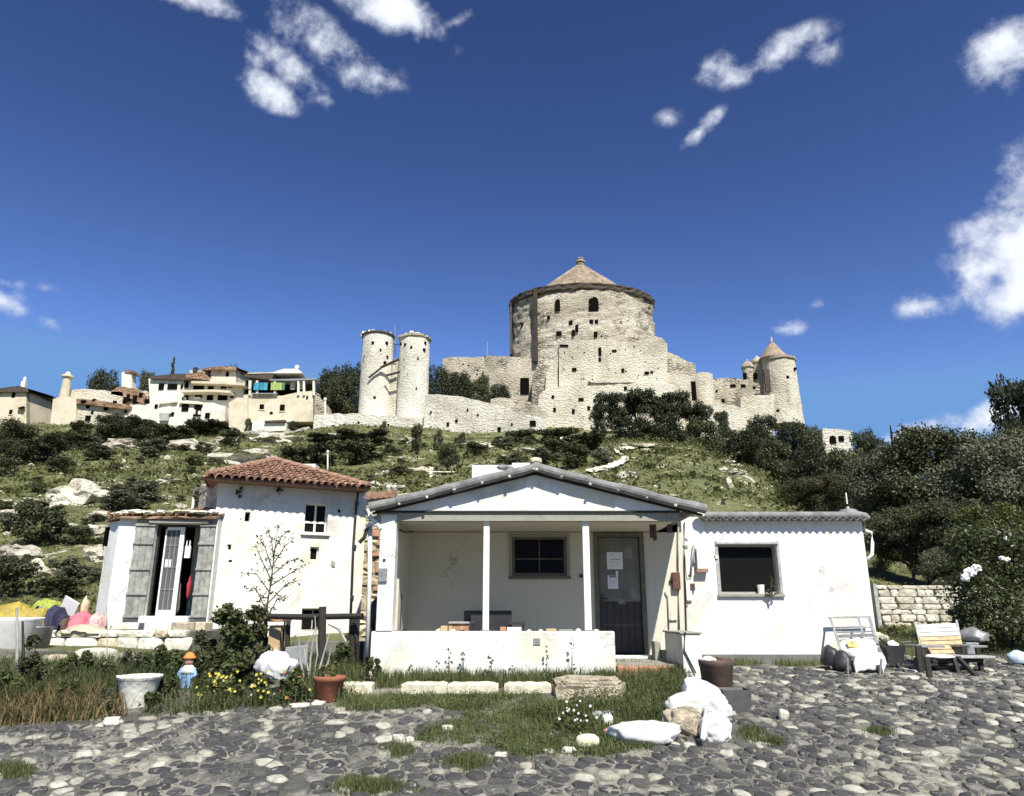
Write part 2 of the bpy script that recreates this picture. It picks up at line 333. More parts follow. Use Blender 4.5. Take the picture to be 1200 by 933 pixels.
def hill_mat():
    m, N, L, b = new_mat('hillside_turf'); tc = N.new('ShaderNodeTexCoord').outputs['Object']
    big = tex_noise(N, L, tc, .09, 8, .6, .3); fine = tex_noise(N, L, tc, 1.3, 10, .7); mid = tex_noise(N, L, tc, .3, 8, .65)
    col = ramp(N, L, mid, [(.32, (.080, .090, .030)), (.5, (.125, .133, .045)), (.62, (.125, .126, .048)), (.74, (.19, .165, .09))])
    col = mixc(N, L, 1.0, col, mrange(N, L, fine, .3, .7, .6, 1.35), 'MULTIPLY')
    r = tex_noise(N, L, tc, .55, 10, .7, .5)
    col = mixc(N, L, mrange(N, L, r, .585, .62, 0, .9), col, (.50, .46, .36))
    L.new(col, b.inputs['Base Color']); b.inputs['Roughness'].default_value = .95
    bump(N, L, b, fine, .8, .25)
    return m
def earth_mat():
    m, N, L, b = new_mat('earth_and_mortar'); tc = N.new('ShaderNodeTexCoord').outputs['Object']
    n = tex_noise(N, L, tc, 1.1, 9, .65, .4); f = tex_noise(N, L, tc, 28, 8, .7)
    col = ramp(N, L, n, [(.34, (.060, .058, .050)), (.48, (.11, .105, .088)), (.57, (.24, .225, .18)), (.68, (.33, .31, .245)), (.78, (.08, .08, .05))])
    col = mixc(N, L, 1.0, col, mrange(N, L, f, .3, .7, .55, 1.4), 'MULTIPLY')
    L.new(col, b.inputs['Base Color']); b.inputs['Roughness'].default_value = .95
    bump(N, L, b, f, .8, .03)
    return m
HILL = hill_mat(); EARTH = earth_mat()
PATHM = simple('pale_path', (.66, .61, .48), .95, .25, 1.5, .6, 0, .1)

# ------------------------------------------------------------------ terrain
TC = [(-900, [.3, .6, 1.4, 3.0, 6.0, 10.0, 16, 20, 24, 26, 27, 20]),
      (-300, [.3, .6, 1.4, 3.2, 6.2, 10.5, 17, 22, 26, 28, 29, 26]),
      (0,    [.3, .6, 1.4, 3.2, 6.2, 10.5, 17, 23, 28, 30, 31, 28]),
      (150,  [.2, .35, 1.3, 3.2, 6.2, 10.5, 17, 22.5, 28, 31, 32, 28]),
      (300,  [.1, .10, .8, 3.2, 6.2, 10.7, 16.5, 22, 27.5, 31, 32, 28]),
      (450,  [0, .05, .8, 3.0, 6.2, 10.8, 16.5, 23, 28.5, 31, 31, 28]),
      (600,  [0, .3, 1.0, 2.8, 6.0, 11.2, 16.5, 21.5, 28.5, 31, 30, 25]),
      (720,  [0, .3, 1.0, 2.6, 6.0, 12.0, 16.3, 20, 28, 31, 29, 24]),
      (800,  [0, .3, 1.0, 2.6, 6.0, 11.9, 15.8, 19.5, 27.5, 31, 29, 24]),
      (860,  [0, .3, 1.0, 2.6, 5.7, 10.6, 14, 18.5, 26.5, 29, 28, 24]),
      (950,  [0, .3, 1.0, 2.3, 4.4, 7.0, 10.5, 15.5, 23.5, 26, 26, 22]),
      (1100, [0, .45, 1.0, 2.0, 3.5, 6.0, 9, 14, 19, 22, 22, 20]),
      (1500, [0, .45, 1.0, 2.0, 3.5, 6.0, 9, 13, 17, 20, 20, 16]),
      (2200, [0, .4, .9, 1.8, 3.0, 5.0, 8, 11, 14, 16, 16, 10])]
TU = [(c[0] - 600) / F / .98 for c in TC]; TY = [13, 16, 20, 26, 35, 50, 70, 90, 110, 130, 160, 320]
GY = [-60, 3, 5, 6.6, 8, 9.5, 11, 12.5, 13]; GZ = [-1.0, -.98, -.88, -.70, -.50, -.28, -.08, 0, 0]
def interp(x, xs, ys):
    if x <= xs[0]: return ys[0]
    if x >= xs[-1]: return ys[-1]
    for i in range(len(xs) - 1):
        if x <= xs[i + 1]:
            t = (x - xs[i]) / (xs[i + 1] - xs[i]); return ys[i] + (ys[i + 1] - ys[i]) * t
def sms(t): t = max(0., min(1., t)); return t * t * (3 - 2 * t)
def T(x, y):
    yy = max(y, 13.0); u = x / yy
    i = 0
    while i < len(TU) - 2 and u > TU[i + 1]: i += 1
    t = sms((u - TU[i]) / (TU[i + 1] - TU[i]))
    a = interp(yy, TY, TC[i][1]); b = interp(yy, TY, TC[i + 1][1])
    z = a + (b - a) * t
    if y < 13:
        z = interp(y, GY, GZ) + z * sms((y - 9.8) / 3.2)
        z += .012 * noise.noise(Vector((x * 1.3, y * 1.3, 0)))
    else:
        k = min(1, max(0, (y - 19) / 30))
        z += k * (1.0 * noise.noise(Vector((x * .07, y * .07, 3))) + .45 * noise.noise(Vector((x * .25, y * .25, 5))) + .15 * noise.noise(Vector((x * .8, y * .8, 9))))
        z += .04 * noise.noise(Vector((x * .9, y * .9, 2)))
    return z
def hit(px, py, y0=3.5, y1=135):
    """first point of the terrain seen in a direction"""
    r = ray(px, py); y = y0
    while y < y1:
        t = y / r[1]; x = r[0] * t; z = CZ + r[2] * t
        if z <= T(x, y): break
        y *= 1.008
    t = y / r[1]; return Vector((r[0] * t, y, T(r[0] * t, y)))

# ------------------------------------------------------------------ mesh helpers
WORG = {}
def obj(name, V, Fc, mat, parent=None, smooth=False, bevel=0, loc=None):
    me = bpy.data.meshes.new(name)
    org = WORG.get(parent.name, Vector((0, 0, 0))) if parent else Vector(loc) if loc is not None else Vector((0, 0, 0))
    V = np.asarray(V, dtype=np.float64).reshape(-1, 3) - np.array(org)
    me.from_pydata(V.tolist(), [], Fc); me.materials.append(mat)
    if smooth: me.polygons.foreach_set('use_smooth', [True] * len(me.polygons))
    me.update()
    o = bpy.data.objects.new(name, me); COL.objects.link(o)
    if parent: o.parent = parent
    elif loc is not None: o.location = org
    WORG[o.name] = org
    if bevel:
        b = o.modifiers.new('bevel', 'BEVEL'); b.width = bevel; b.segments = 2; b.limit_method = 'ANGLE'
    return o
def fast_obj(name, V, Q, mat, parent=None, loc=None, smooth=False):
    """V (n,3) float array, Q (m,k) int array: all faces have k corners"""
    me = bpy.data.meshes.new(name); V = np.ascontiguousarray(V, dtype=np.float32); Q = np.ascontiguousarray(Q, dtype=np.int32)
    org = WORG.get(parent.name, Vector((0, 0, 0))) if parent else Vector(loc) if loc is not None else Vector((0, 0, 0))
    V = V - np.array(org, dtype=np.float32)
    k = Q.shape[1]
    me.vertices.add(len(V)); me.vertices.foreach_set('co', V.ravel())
    me.loops.add(Q.size); me.loops.foreach_set('vertex_index', Q.ravel())
    me.polygons.add(len(Q)); me.polygons.foreach_set('loop_start', np.arange(0, Q.size, k, dtype=np.int32))
    me.update(calc_edges=True); me.materials.append(mat)
    if smooth: me.polygons.foreach_set('use_smooth', [True] * len(me.polygons))
    o = bpy.data.objects.new(name, me); COL.objects.link(o)
    if parent: o.parent = parent
    elif loc is not None: o.location = org
    WORG[o.name] = org
    return o
def tag(o, label=None, cat=None, group=None, kind=None):
    if label: o['label'] = label
    if cat: o['category'] = cat
    if group: o['group'] = group
    if kind: o['kind'] = kind
    elif cat: o['kind'] = 'thing'
    return o
def thing(name, label, cat, loc=(0, 0, 0), group=None):
    o = bpy.data.objects.new(name, None); COL.objects.link(o); o.location = loc; o.empty_display_size = .2
    WORG[o.name] = Vector(loc); return tag(o, label, cat, group)

def ico(sub=1):
    import bmesh
    bm = bmesh.new(); bmesh.ops.create_icosphere(bm, subdivisions=sub, radius=1)
    V = [v.co.copy() for v in bm.verts]; Fc = [[v.index for v in f.verts] for f in bm.faces]; bm.free()
    return V, Fc
ICO = {s: ico(s) for s in (1, 2, 3, 4)}

class MB:
    def __init__(s): s.V = []; s.F = []
    def add(s, V, Fc):
        n = len(s.V); s.V += [tuple(v) for v in V]; s.F += [[i + n for i in f] for f in Fc]; return s
    def hexa(s, p):  # 8 points: bottom 4 ccw, top 4
        return s.add(p, [[3, 2, 1, 0], [4, 5, 6, 7], [0, 1, 5, 4], [1, 2, 6, 5], [2, 3, 7, 6], [3, 0, 4, 7]])
    def box(s, x0, x1, y0, y1, z0, z1):
        return s.hexa([(x0, y0, z0), (x1, y0, z0), (x1, y1, z0), (x0, y1, z0), (x0, y0, z1), (x1, y0, z1), (x1, y1, z1), (x0, y1, z1)])
    def obox(s, c, h, M):
        c = Vector(c); pts = []
        for z in (-1, 1):
            for x, y in ((-1, -1), (1, -1), (1, 1), (-1, 1)):
                pts.append(c + M @ Vector((x * h[0], y * h[1], z * h[2])))
        return s.hexa(pts)
    def beam(s, a, b, w, t, up=(0, 0, 1)):
        a = Vector(a); b = Vector(b); d = (b - a); L = d.length; d.normalize()
        sd_ = d.cross(Vector(up))
        if sd_.length < 1e-4: sd_ = d.cross(Vector((0, 1, 0)))
        sd_.normalize(); u = sd_.cross(d).normalized()
        M = Matrix((d, sd_, u)).transposed()
        return s.obox((a + b) / 2, (L / 2, w / 2, t / 2), M)
    def tube(s, pts, r, n=8, caps=True):
        pts = [Vector(p) for p in pts]; rs = r if isinstance(r, (list, tuple)) else [r] * len(pts)
        V = []; Fc = []
        for i, p in enumerate(pts):
            d = (pts[min(i + 1, len(pts) - 1)] - pts[max(i - 1, 0)]).normalized()
            a = d.cross(Vector((0, 0, 1)))
            if a.length < .05: a = d.cross(Vector((1, 0, 0)))
            a.normalize(); b = d.cross(a)
            for k in range(n):
                t = 2 * math.pi * k / n; V.append(p + (a * math.cos(t) + b * math.sin(t)) * rs[i])
        for i in range(len(pts) - 1):
            for k in range(n):
                Fc.append([i * n + k, i * n + (k + 1) % n, (i + 1) * n + (k + 1) % n, (i + 1) * n + k])
        if caps: Fc.append(list(range(n))[::-1]); Fc.append([len(V) - n + k for k in range(n)])
        return s.add(V, Fc)
    def lathe(s, c, prof, n=24, sx=1, sy=1, caps=True, a0=0, jit=0, seed=0):
        V = []; Fc = []; rr = random.Random(seed)
        for r, z in prof:
            for k in range(n):
                t = a0 + 2 * math.pi * k / n; q = 1 + (rr.uniform(-jit, jit) if jit else 0)
                V.append((c[0] + r * sx * q * math.cos(t), c[1] + r * sy * q * math.sin(t), c[2] + z + (rr.uniform(-jit, jit) * .4 if jit else 0)))
        for i in range(len(prof) - 1):
            for k in range(n): Fc.append([i * n + k, i * n + (k + 1) % n, (i + 1) * n + (k + 1) % n, (i + 1) * n + k])
        if caps: Fc.append(list(range(n))[::-1]); Fc.append([(len(prof) - 1) * n + k for k in range(n)])
        return s.add(V, Fc)
    def prism(s, poly, vec):
        n = len(poly); vec = Vector(vec); A = [Vector(p) for p in poly]; B = [p + vec for p in A]
        Fc = [list(range(n)), [n + k for k in range(n)][::-1]]
        for k in range(n): Fc.append([k, k + n, (k + 1) % n + n, (k + 1) % n])
        return s.add(A + B, Fc)
    def rock(s, c, r, seed=0, sub=2, amp=.25, freq=1.3, flat=True, rz=0):
        V, Fc = ICO[sub]; out = []; c = Vector(c); o = Vector((seed * 3.7, seed * 1.3, seed * 5.1)); cz, sz = math.cos(rz), math.sin(rz)
        for v in V:
            k = 1 + amp * noise.noise(v * freq + o) * 1.6 + amp * .5 * noise.noise(v * freq * 2.7 + o)
            if sub >= 3: k += amp * .3 * noise.noise(v * freq * 6 + o)
            x, y, z = v.x * k * r[0], v.y * k * r[1], v.z * k * r[2]
            if flat and z < -.35 * r[2]: z = -.35 * r[2]
            out.append((c.x + x * cz - y * sz, c.y + x * sz + y * cz, c.z + z))
        return s.add(out, Fc)
    def build(s, name, mat, parent=None, smooth=False, bevel=0, loc=None):
        return obj(name, s.V, s.F, mat, parent, smooth, bevel, loc)

# ------------------------------------------------------------------ terrain meshes
def terrain(name, rows, mat, kind='structure'):
    us = np.concatenate([np.linspace(-3.2, -1.0, 26)[:-1], np.linspace(-1.0, 1.0, 260), np.linspace(1.0, 3.2, 26)[1:]])
    V = []; nu = len(us)
    for y in rows:
        w = max(y, 0) + (18 if y < 13 else 18 * max(0, 1 - (y - 13) / 60))
        for u in us: x = u * w; V.append((x, y, T(x, y)))
    Q = [(j * nu + i, j * nu + i + 1, (j + 1) * nu + i + 1, (j + 1) * nu + i) for j in range(len(rows) - 1) for i in range(nu - 1)]
    o = fast_obj(name, np.array(V), np.array(Q), mat, smooth=True); tag(o, None, None, None, kind); return o
rows_g = list(np.linspace(-60, 2, 14)) + list(np.linspace(3, 13, 60))
rows_h = list(13 * (360 / 13) ** (np.linspace(0, 1, 250)))
ground = terrain('ground', rows_g, EARTH)
hillside = terrain('hillside', rows_h, HILL)
pl = MB(); pl.add([(-6000, -6000, -1.6), (6000, -6000, -1.6), (6000, 6000, -1.6), (-6000, 6000, -1.6)], [[0, 1, 2, 3]]); tag(pl.build('plain', HILL), None, None, None, 'structure')

# ------------------------------------------------------------------ facade helper
class Fac:
    """vertical plane through the ground points A and B; u along it, z up, d outward"""
    def __init__(s, A, B):
        s.A = Vector((A[0], A[1], 0)); d = Vector((B[0] - A[0], B[1] - A[1], 0)); s.L = d.length; s.U = d.normalized()
        s.N = Vector((s.U.y, -s.U.x, 0))
    def p(s, u, z, d=0): q = s.A + s.U * u + s.N * d; return Vector((q.x, q.y, z))
    def uz(s, px, py):
        r = Vector(ray(px, py)); o = Vector((0, 0, CZ)); t = (s.A - o).dot(s.N) / r.dot(s.N); q = o + r * t
        return (q - s.A).dot(s.U), q.z
    def box(s, mb, u0, u1, z0, z1, d0, d1):
        mb.hexa([s.p(u0, z0, d1), s.p(u1, z0, d1), s.p(u1, z0, d0), s.p(u0, z0, d0), s.p(u0, z1, d1), s.p(u1, z1, d1), s.p(u1, z1, d0), s.p(u0, z1, d0)])
    def wall(s, mb, u0, u1, z0, z1, holes, th):
        us = sorted({u0, u1, *[h[0] for h in holes], *[h[1] for h in holes]}); zs = sorted({z0, z1, *[h[2] for h in holes], *[h[3] for h in holes]})
        us = [u for u in us if u0 <= u <= u1]; zs = [z for z in zs if z0 <= z <= z1]
        def solid(i, j):
            if i < 0 or j < 0 or i >= len(us) - 1 or j >= len(zs) - 1: return False
            cu, cz = (us[i] + us[i + 1]) / 2, (zs[j] + zs[j + 1]) / 2
            return not any(h[0] < cu < h[1] and h[2] < cz < h[3] for h in holes)
        for i in range(len(us) - 1):
            for j in range(len(zs) - 1):
                if not solid(i, j): continue
                a, b, c, d = us[i], us[i + 1], zs[j], zs[j + 1]
                mb.add([s.p(a, c), s.p(b, c), s.p(b, d), s.p(a, d)], [[0, 1, 2, 3]])
                mb.add([s.p(a, c, -th), s.p(b, c, -th), s.p(b, d, -th), s.p(a, d, -th)], [[3, 2, 1, 0]])
                for (di, dj, q) in ((-1, 0, (a, c, a, d)), (1, 0, (b, c, b, d)), (0, -1, (a, c, b, c)), (0, 1, (a, d, b, d))):
                    if not solid(i + di, j + dj):
                        mb.add([s.p(q[0], q[1]), s.p(q[2], q[3]), s.p(q[2], q[3], -th), s.p(q[0], q[1], -th)], [[0, 1, 2, 3]])
    def rect(s, px0, px1, py0, py1):
        u0, z1 = s.uz(px0, (py0 + py1) / 2)[0], s.uz((px0 + px1) / 2, py0)[1]
        u1, z0 = s.uz(px1, (py0 + py1) / 2)[0], s.uz((px0 + px1) / 2, py1)[1]
        return [u0, u1, z0, z1]

def window(parent, f, r, nx, nz, fmat, fw=.05, recess=.08, sill=.03, glass=None, bar=.025, zsplit=None, name='window'):
    u0, u1, z0, z1 = r
    mb = MB()
    f.box(mb, u0, u0 + fw, z0, z1, -recess - .05, -recess); f.box(mb, u1 - fw, u1, z0, z1, -recess - .05, -recess)
    f.box(mb, u0 + fw, u1 - fw, z0, z0 + fw, -recess - .05, -recess); f.box(mb, u0 + fw, u1 - fw, z1 - fw, z1, -recess - .05, -recess)
    w = mb.build(name, fmat, parent)
    us = [u0 + fw + (u1 - u0 - 2 * fw) * i / nx for i in range(nx + 1)]
    zs = [z0 + fw + (z1 - z0 - 2 * fw) * (j / nz) for j in range(nz + 1)]
    if zsplit: zs = [z0 + fw] + [z0 + fw + (z1 - z0 - 2 * fw) * k for k in zsplit] + [z1 - fw]
    for i in range(1, len(us) - 1): m = MB(); f.box(m, us[i] - bar / 2, us[i] + bar / 2, z0 + fw, z1 - fw, -recess - .045, -recess - .003); m.build('glazing_bar', fmat, w)
    for j in range(1, len(zs) - 1): m = MB(); f.box(m, u0 + fw, u1 - fw, zs[j] - bar / 2, zs[j] + bar / 2, -recess - .043, -recess - .006); m.build('glazing_bar', fmat, w)
    for i in range(len(us) - 1):
        for j in range(len(zs) - 1):
            m = MB(); f.box(m, us[i] + bar / 2, us[i + 1] - bar / 2, zs[j] + bar / 2, zs[j + 1] - bar / 2, -recess - .035, -recess - .028); m.build('pane', glass or GLASS, w)
    if sill: m = MB(); f.box(m, u0 - .06, u1 + .06, z0 - .05, z0 - .002, -recess, sill + .02); m.build('sill', fmat, w, bevel=.006)
    return w

def corrugated(x0, x1, y0, y1, z0, z1, period, amp, th=.012):
    """corrugated sheet running down in y from (y1,z1) to (y0,z0)"""
    n = int((x1 - x0) / period * 6); xs = np.linspace(x0, x1, n); m = MB(); V = []
    for (y, z) in ((y0, z0), (y1, z1)):
        for s_ in (0, -th):
            for x in xs: V.append((x, y, z + s_ + amp * math.cos(2 * math.pi * (x - x0) / period)))
    Fc = []
    for i in range(n - 1):
        a, b, c, d = i, n + i, 2 * n + i, 3 * n + i
        Fc += [[a, a + 1, c + 1, c], [b, d, d + 1, b + 1], [a, b, b + 1, a + 1], [c, c + 1, d + 1, d]]
    m.add(V, Fc); return m

# ================================================================== THE WHITE COTTAGE WITH THE PORCH
YW, YP = 13.0, 11.2
cot = thing('porch_cottage', 'low white cottage with gabled open porch, grey corrugated roof and flat-roofed wing', 'house', (0, YW, 0))
XL = P(478, 680, YW).x; XR = P(1020, 690, YW).x; XS = P(803, 690, YW).x; ZE = 2.42
ZPC = P(600, 609, YP).z
fw_ = Fac((XL, YW), (XR, YW))
door_r = fw_.rect(697, 757, 624, 771); porch_w = fw_.rect(600, 664, 629, 675); wing_w = fw_.rect(843, 912, 638, 696)
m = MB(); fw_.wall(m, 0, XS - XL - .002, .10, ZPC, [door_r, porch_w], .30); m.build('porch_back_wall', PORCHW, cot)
ZPL = P(900, 767, YW).z; m = MB(); fw_.wall(m, XS - XL, XR - XL, ZPL, ZE, [wing_w], .30); m.build('wing_wall', WHITE, cot)
# the wing wall is slightly battered at its foot; dark damp plinth
m = MB(); m.box(XS + .01, XR + .05, YW - .012, YW + .28, -.25, ZPL - .002); m.build('plinth', BASEC, cot)
m = MB(); m.box(XR - .30, XR + .001, YW + .301, YW + 5, -.1, ZE); m.build('end_wall', WHITE, cot)
m = MB(); m.box(XL - .02, XR - .31, YW + 4.7, YW + 5, -.1, ZE); m.build('rear_wall', WHITE, cot)
m = MB(); m.box(XL + .01, XR - .31, YW + .31, YW + 4.69, .70, .80); m.build('floor', BASEC, cot)
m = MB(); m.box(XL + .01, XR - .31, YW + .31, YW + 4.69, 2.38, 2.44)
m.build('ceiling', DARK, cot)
# porch floor, parapet, stub, pillar, posts
XPl, XPr = P(434, 760, YP).x, P(721, 760, YP).x
zpar = P(580, 740, YP).z
fp = Fac((XPl, YP), (XPr, YP))
m = MB(); m.box(XPl + .02, P(800, 780, YP).x, YP + .251, YW - .002, -.3, .10); m.build('porch_floor', GREYPL, cot)
m = MB(); m.box(XPl, XPr, YP, YP + .22, -.35, zpar); par = m.build('parapet', WHITE, cot, bevel=.015)
m = MB(); v = fp.rect(625, 633, 748, 756); fp.box(m, v[0], v[1], v[2], v[3], -.01, .012); m.build('vent_plate', METALG, par)
m = MB(); m.box(XPl, XPl + .22, YP + .222, YW - .002, -.35, zpar - .003); m.build('side_parapet', WHITE, cot)
for (px0, px1) in ((566, 573.2), (684, 692)):
    x0, x1 = P(px0, 680, YP + .06).x, P(px1, 680, YP + .06).x
    zt = P(600, 607, YP + .06).z
    m = MB(); m.box(x0, x1, YP + .06, YP + .06 + (x1 - x0), zpar + .001, zt); q = m.build('post', PAINTW, cot, bevel=.008)
    m = MB(); m.box(x0 - .02, x1 + .02, YP + .04, YP + .08 + (x1 - x0), zpar + .001, zpar + .02); m.build('post_foot', METALG, q)
x0, x1 = P(443, 680, YP).x, P(462, 680, YP).x; ztp = P(450, 603, YP).z
m = MB(); m.box(x0, x1, YP - .012, YP + .26, zpar + .001, ztp); pil = m.build('corner_pillar', WHITE, cot, bevel=.012)
fpl = Fac((x0, YP - .012), (x1, YP - .012)); v = fpl.rect(444, 454, 666, 682); m = MB(); fpl.box(m, v[0], v[1], v[2], v[3], 0, .035); m.build('grey_meter_cover', METALG, pil, bevel=.005)
m = MB(); fpl.box(m, .06, .10, fpl.uz(450, 657)[1], fpl.uz(450, 655)[1], 0, .02); m.build('nail', METALD, pil)
# inner side wall of the porch (behind a narrow gap)
xg = P(468, 690, YP + .55).x
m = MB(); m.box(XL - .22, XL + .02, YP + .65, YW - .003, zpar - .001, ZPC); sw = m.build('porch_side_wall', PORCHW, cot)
m = MB(); m.tube([(XL + .035, YP + .9, zpar + .02), (XL + .035, YP + .9, zpar + .55)], .008, 6); m.build('cable', METALD, sw)
m = MB(); m.tube([P(463, 616, YP + .3), P(468, 621, YP + .5), P(476, 624, YP + .9), P(484, 623, YP + 1.2)], .016, 6); m.build('loose_cable', METALD, cot)
# beam along the front of the porch and ceiling
zb0, zb1 = P(600, 610.5, YP).z, P(600, 601, YP).z
xb0, xb1 = P(463, 605, YP).x, P(795, 605, YP).x
m = MB(); m.box(xb0 - .28, xb1, YP, YP + .14, zb0, zb1); m.build('front_beam', GREYPL, cot)
m = MB(); m.box(xb0 - .30, xb1 + .02, YP - .03, YP + .14, zb1 + .002, zb1 + .028); m.build('beam_edging', WOODD, cot)
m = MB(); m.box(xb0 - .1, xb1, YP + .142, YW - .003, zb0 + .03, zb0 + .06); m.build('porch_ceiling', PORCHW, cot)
# gable
ap = P(627, 551, YP - .02); gl = P(443, 600, YP - .02); gr = P(812, 600, YP - .02)
zg = zb1 + .03
m = MB(); m.prism([(gl.x + .05, YP - .02, zg), (gr.x - .14, YP - .02, zg), (gr.x - .14, YP - .02, zg + .05), (ap.x, YP - .02, ap.z - .05), (gl.x + .05, YP - .02, zg + .05)][::-1], (0, .16, 0)); m.build('gable', WHITE, cot)
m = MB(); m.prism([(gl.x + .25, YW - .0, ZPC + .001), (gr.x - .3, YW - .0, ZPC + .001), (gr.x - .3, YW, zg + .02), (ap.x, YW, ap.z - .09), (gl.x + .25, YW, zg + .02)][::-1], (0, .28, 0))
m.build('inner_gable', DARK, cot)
m = MB(); m.box(gr.x - .26, gr.x - .14, YP + .142, YW - .002, zb0 + .062, zg + .06); m.build('side_fascia', GREYPL, cot)
# roof: two corrugated slopes and verge pieces
YF = YP - .15
rl = P(434, 596, YF); ra = P(627, 549, YF); rr_ = P(826, 598, YF)
def slope_sheet(a, b, y0, y1, period=.20, amp=.026, th=.016):
    """sheet from eave point a to ridge point b, corrugations run down the slope, repeated along y"""
    L_ = math.hypot(b.x - a.x, b.z - a.z); n = int(L_ / period * 8); V = []
    d = Vector((b.x - a.x, 0, b.z - a.z)).normalized(); nn = Vector((-d.z, 0, d.x)) if d.x > 0 else Vector((d.z, 0, -d.x))
    for s_ in (0, -th):
        for y in (y0, y1):
            for i in range(n + 1):
                t = i / n; k = s_ + amp * math.cos(2 * math.pi * t * L_ / period); V.append((a.x + (b.x - a.x) * t + nn.x * k, y, a.z + (b.z - a.z) * t + nn.z * k))
    w = n + 1; Fc = []
    for i in range(n): Fc += [[i, i + 1, w + i + 1, w + i], [2 * w + i, 3 * w + i, 3 * w + i + 1, 2 * w + i + 1], [i, 2 * w + i, 2 * w + i + 1, i + 1], [w + i, w + i + 1, 3 * w + i + 1, 3 * w + i]]
    Fc += [[0, w, 3 * w, 2 * w], [n, 2 * w + n, 3 * w + n, w + n]]
    return MB().add(V, Fc)
roof = slope_sheet(Vector((rl.x, 0, rl.z + .02)), Vector((ra.x, 0, ra.z + .03)), YF - .02, YW + 5.2).build('left_roof_slope', SLATE, cot, smooth=True)
roof2 = slope_sheet(Vector((rr_.x, 0, rr_.z + .02)), Vector((ra.x, 0, ra.z + .03)), YF - .02, YW + 5.2).build('right_roof_slope', SLATE, cot, smooth=True)
# soffit boards under the verge so that the corrugation throws its scalloped shade
def verge(a, b, n, par_, seed):
    """half-round cement verge pieces lapped along the gable edge"""
    rr = random.Random(seed); d = (b - a) / n
    for i in range(n):
        p0 = a + d * i - d * .04; p1 = a + d * (i + 1) + d * .05
        p0 = p0 + Vector((0, rr.uniform(-.012, .012), rr.uniform(-.012, .012))); p1 = p1 + Vector((0, rr.uniform(-.012, .012), rr.uniform(-.012, .012)))
        m = MB(); r0 = .072 + rr.uniform(-.006, .006); m.tube([p0, p0.lerp(p1, .5) + Vector((0, 0, rr.uniform(-.008, .008))), p1], [r0, r0 * .97, r0 * .88], 12)
        v = m.build('verge_piece', SLATE, par_, smooth=False)
        k = MB(); k.rock(p1 + Vector((0, -.05, -.055)), (.022, .02, .03), seed * 7 + i, 2, .3); k.build('mortar_blob', ROCKN, v)
verge(Vector((rl.x, YF + .0, rl.z + .015)), Vector((ra.x, YF, ra.z + .02)), 6, roof, 1)
verge(Vector((rr_.x, YF + .0, rr_.z + .015)), Vector((ra.x, YF, ra.z + .02)), 6, roof2, 2)
m = MB(); m.beam(Vector((rl.x + .02, YF + .10, rl.z - .06)), Vector((ra.x, YF + .10, ra.z - .06)), .03, .035); m.build('verge_board', WOODD, roof)
m = MB(); m.beam(Vector((rr_.x - .02, YF + .10, rr_.z - .06)), Vector((ra.x, YF + .10, ra.z - .06)), .03, .035); m.build('verge_board', WOODD, roof2)
# ridge capping
for i in range(14):
    y = YF + .1 + i * .5; m = MB(); m.tube([(ra.x, y, ra.z + .03), (ra.x, y + .52, ra.z + .035)], [.085, .075], 10); m.build('ridge_cap', SLATE, cot)
# wing roof : corrugated sheet with a rounded edging
ew = P(818, 604, YW - .12); ez = P(900, 605, YW - .12).z
xe0, xe1 = P(822, 604, YW - .14).x, P(1016, 604, YW - .14).x
wr = corrugated(xe0, xe1 + .02, YW - .17, YW + 5.2, ez - .045, ez + .14, .118, .024).build('wing_roof', SLATE, cot, smooth=True)
m = MB(); pts = [(xe0 - .02, YW - .12, ez + .012), (xe1 - .10, YW - .12, ez + .014), (xe1 - .02, YW - .12, ez - .0), (xe1 + .03, YW - .12, ez - .04)]
m.tube(pts, [.066, .064, .06, .045], 14); m.build('eave_cap', SLATE, wr)
m = MB(); m.rock((xe0 + .0, YW - .13, ez + .03), (.09, .07, .07), 4, 2, .2, flat=False); m.build('cement_patch', ROCKN, wr)
m = MB(); m.box(XS, XR - .001, YW + .001, YW + .29, ZE + .001, ez - .02); m.build('wall_plate', WHITE, cot)
# chimney cowl on the wing end and white block behind the ridge
c = P(994, 600, YW + 1.0)
m = MB(); m.lathe((c.x, c.y, c.z - .15), [(.09, 0), (.09, .12), (.2, .13), (.14, .19), (.04, .21), (.03, .25)], 12); m.build('chimney_cowl', METALG, cot)
m = MB(); m.tube([(c.x, c.y, c.z + .15), (c.x, c.y, c.z + .36)], .012, 6); m.build('cowl_finial', PAINTW, cot)
a, b = P(553, 559, 15.8), P(621, 544, 15.8)
m = MB(); m.box(a.x, P(600, 550, 15.8).x, 15.8, 16.9, 2.6, P(570, 545, 15.8).z); m.box(P(600, 550, 15.8).x + .001, b.x, 15.8, 16.9, 2.6, P(570, 542.5, 15.8).z); m.build('white_chimney_block', WHITE, cot)
m = MB(); m.rock(P(591, 548, 15.6), (.16, .1, .06), 3, 2, .3, flat=False); m.rock(P(598, 551, 15.6), (.12, .1, .05), 5, 2, .3, flat=False); m.build('broken_coping', METALG, cot)
m = MB(); m.rock(P(628, 540.5, YF + .06), (.095, .09, .06), 9, 3, .1, flat=False); m.build('ridge_stone', simple('ochre_ridge_stone', (.55, .50, .34), .9, .25, 8, .4), cot, smooth=True)
# door
u0, u1, z0, z1 = door_r
fr = MB(); t = .075
fw_.box(fr, u0, u0 + t, z0, z1, -.1, .03); fw_.box(fr, u1 - t, u1, z0, z1, -.1, .03); fw_.box(fr, u0 + t, u1 - t, z1 - t, z1, -.1, .03)
door = fr.build('door_frame', DOORF, cot, bevel=.006)
zm = fw_.uz(727, 705)[1]
m = MB(); fw_.box(m, u0 + t + .01, u1 - t - .01, zm, z1 - t - .01, -.07, -.03); d1 = m.build('door_leaf', DOORG, cot, bevel=.004)
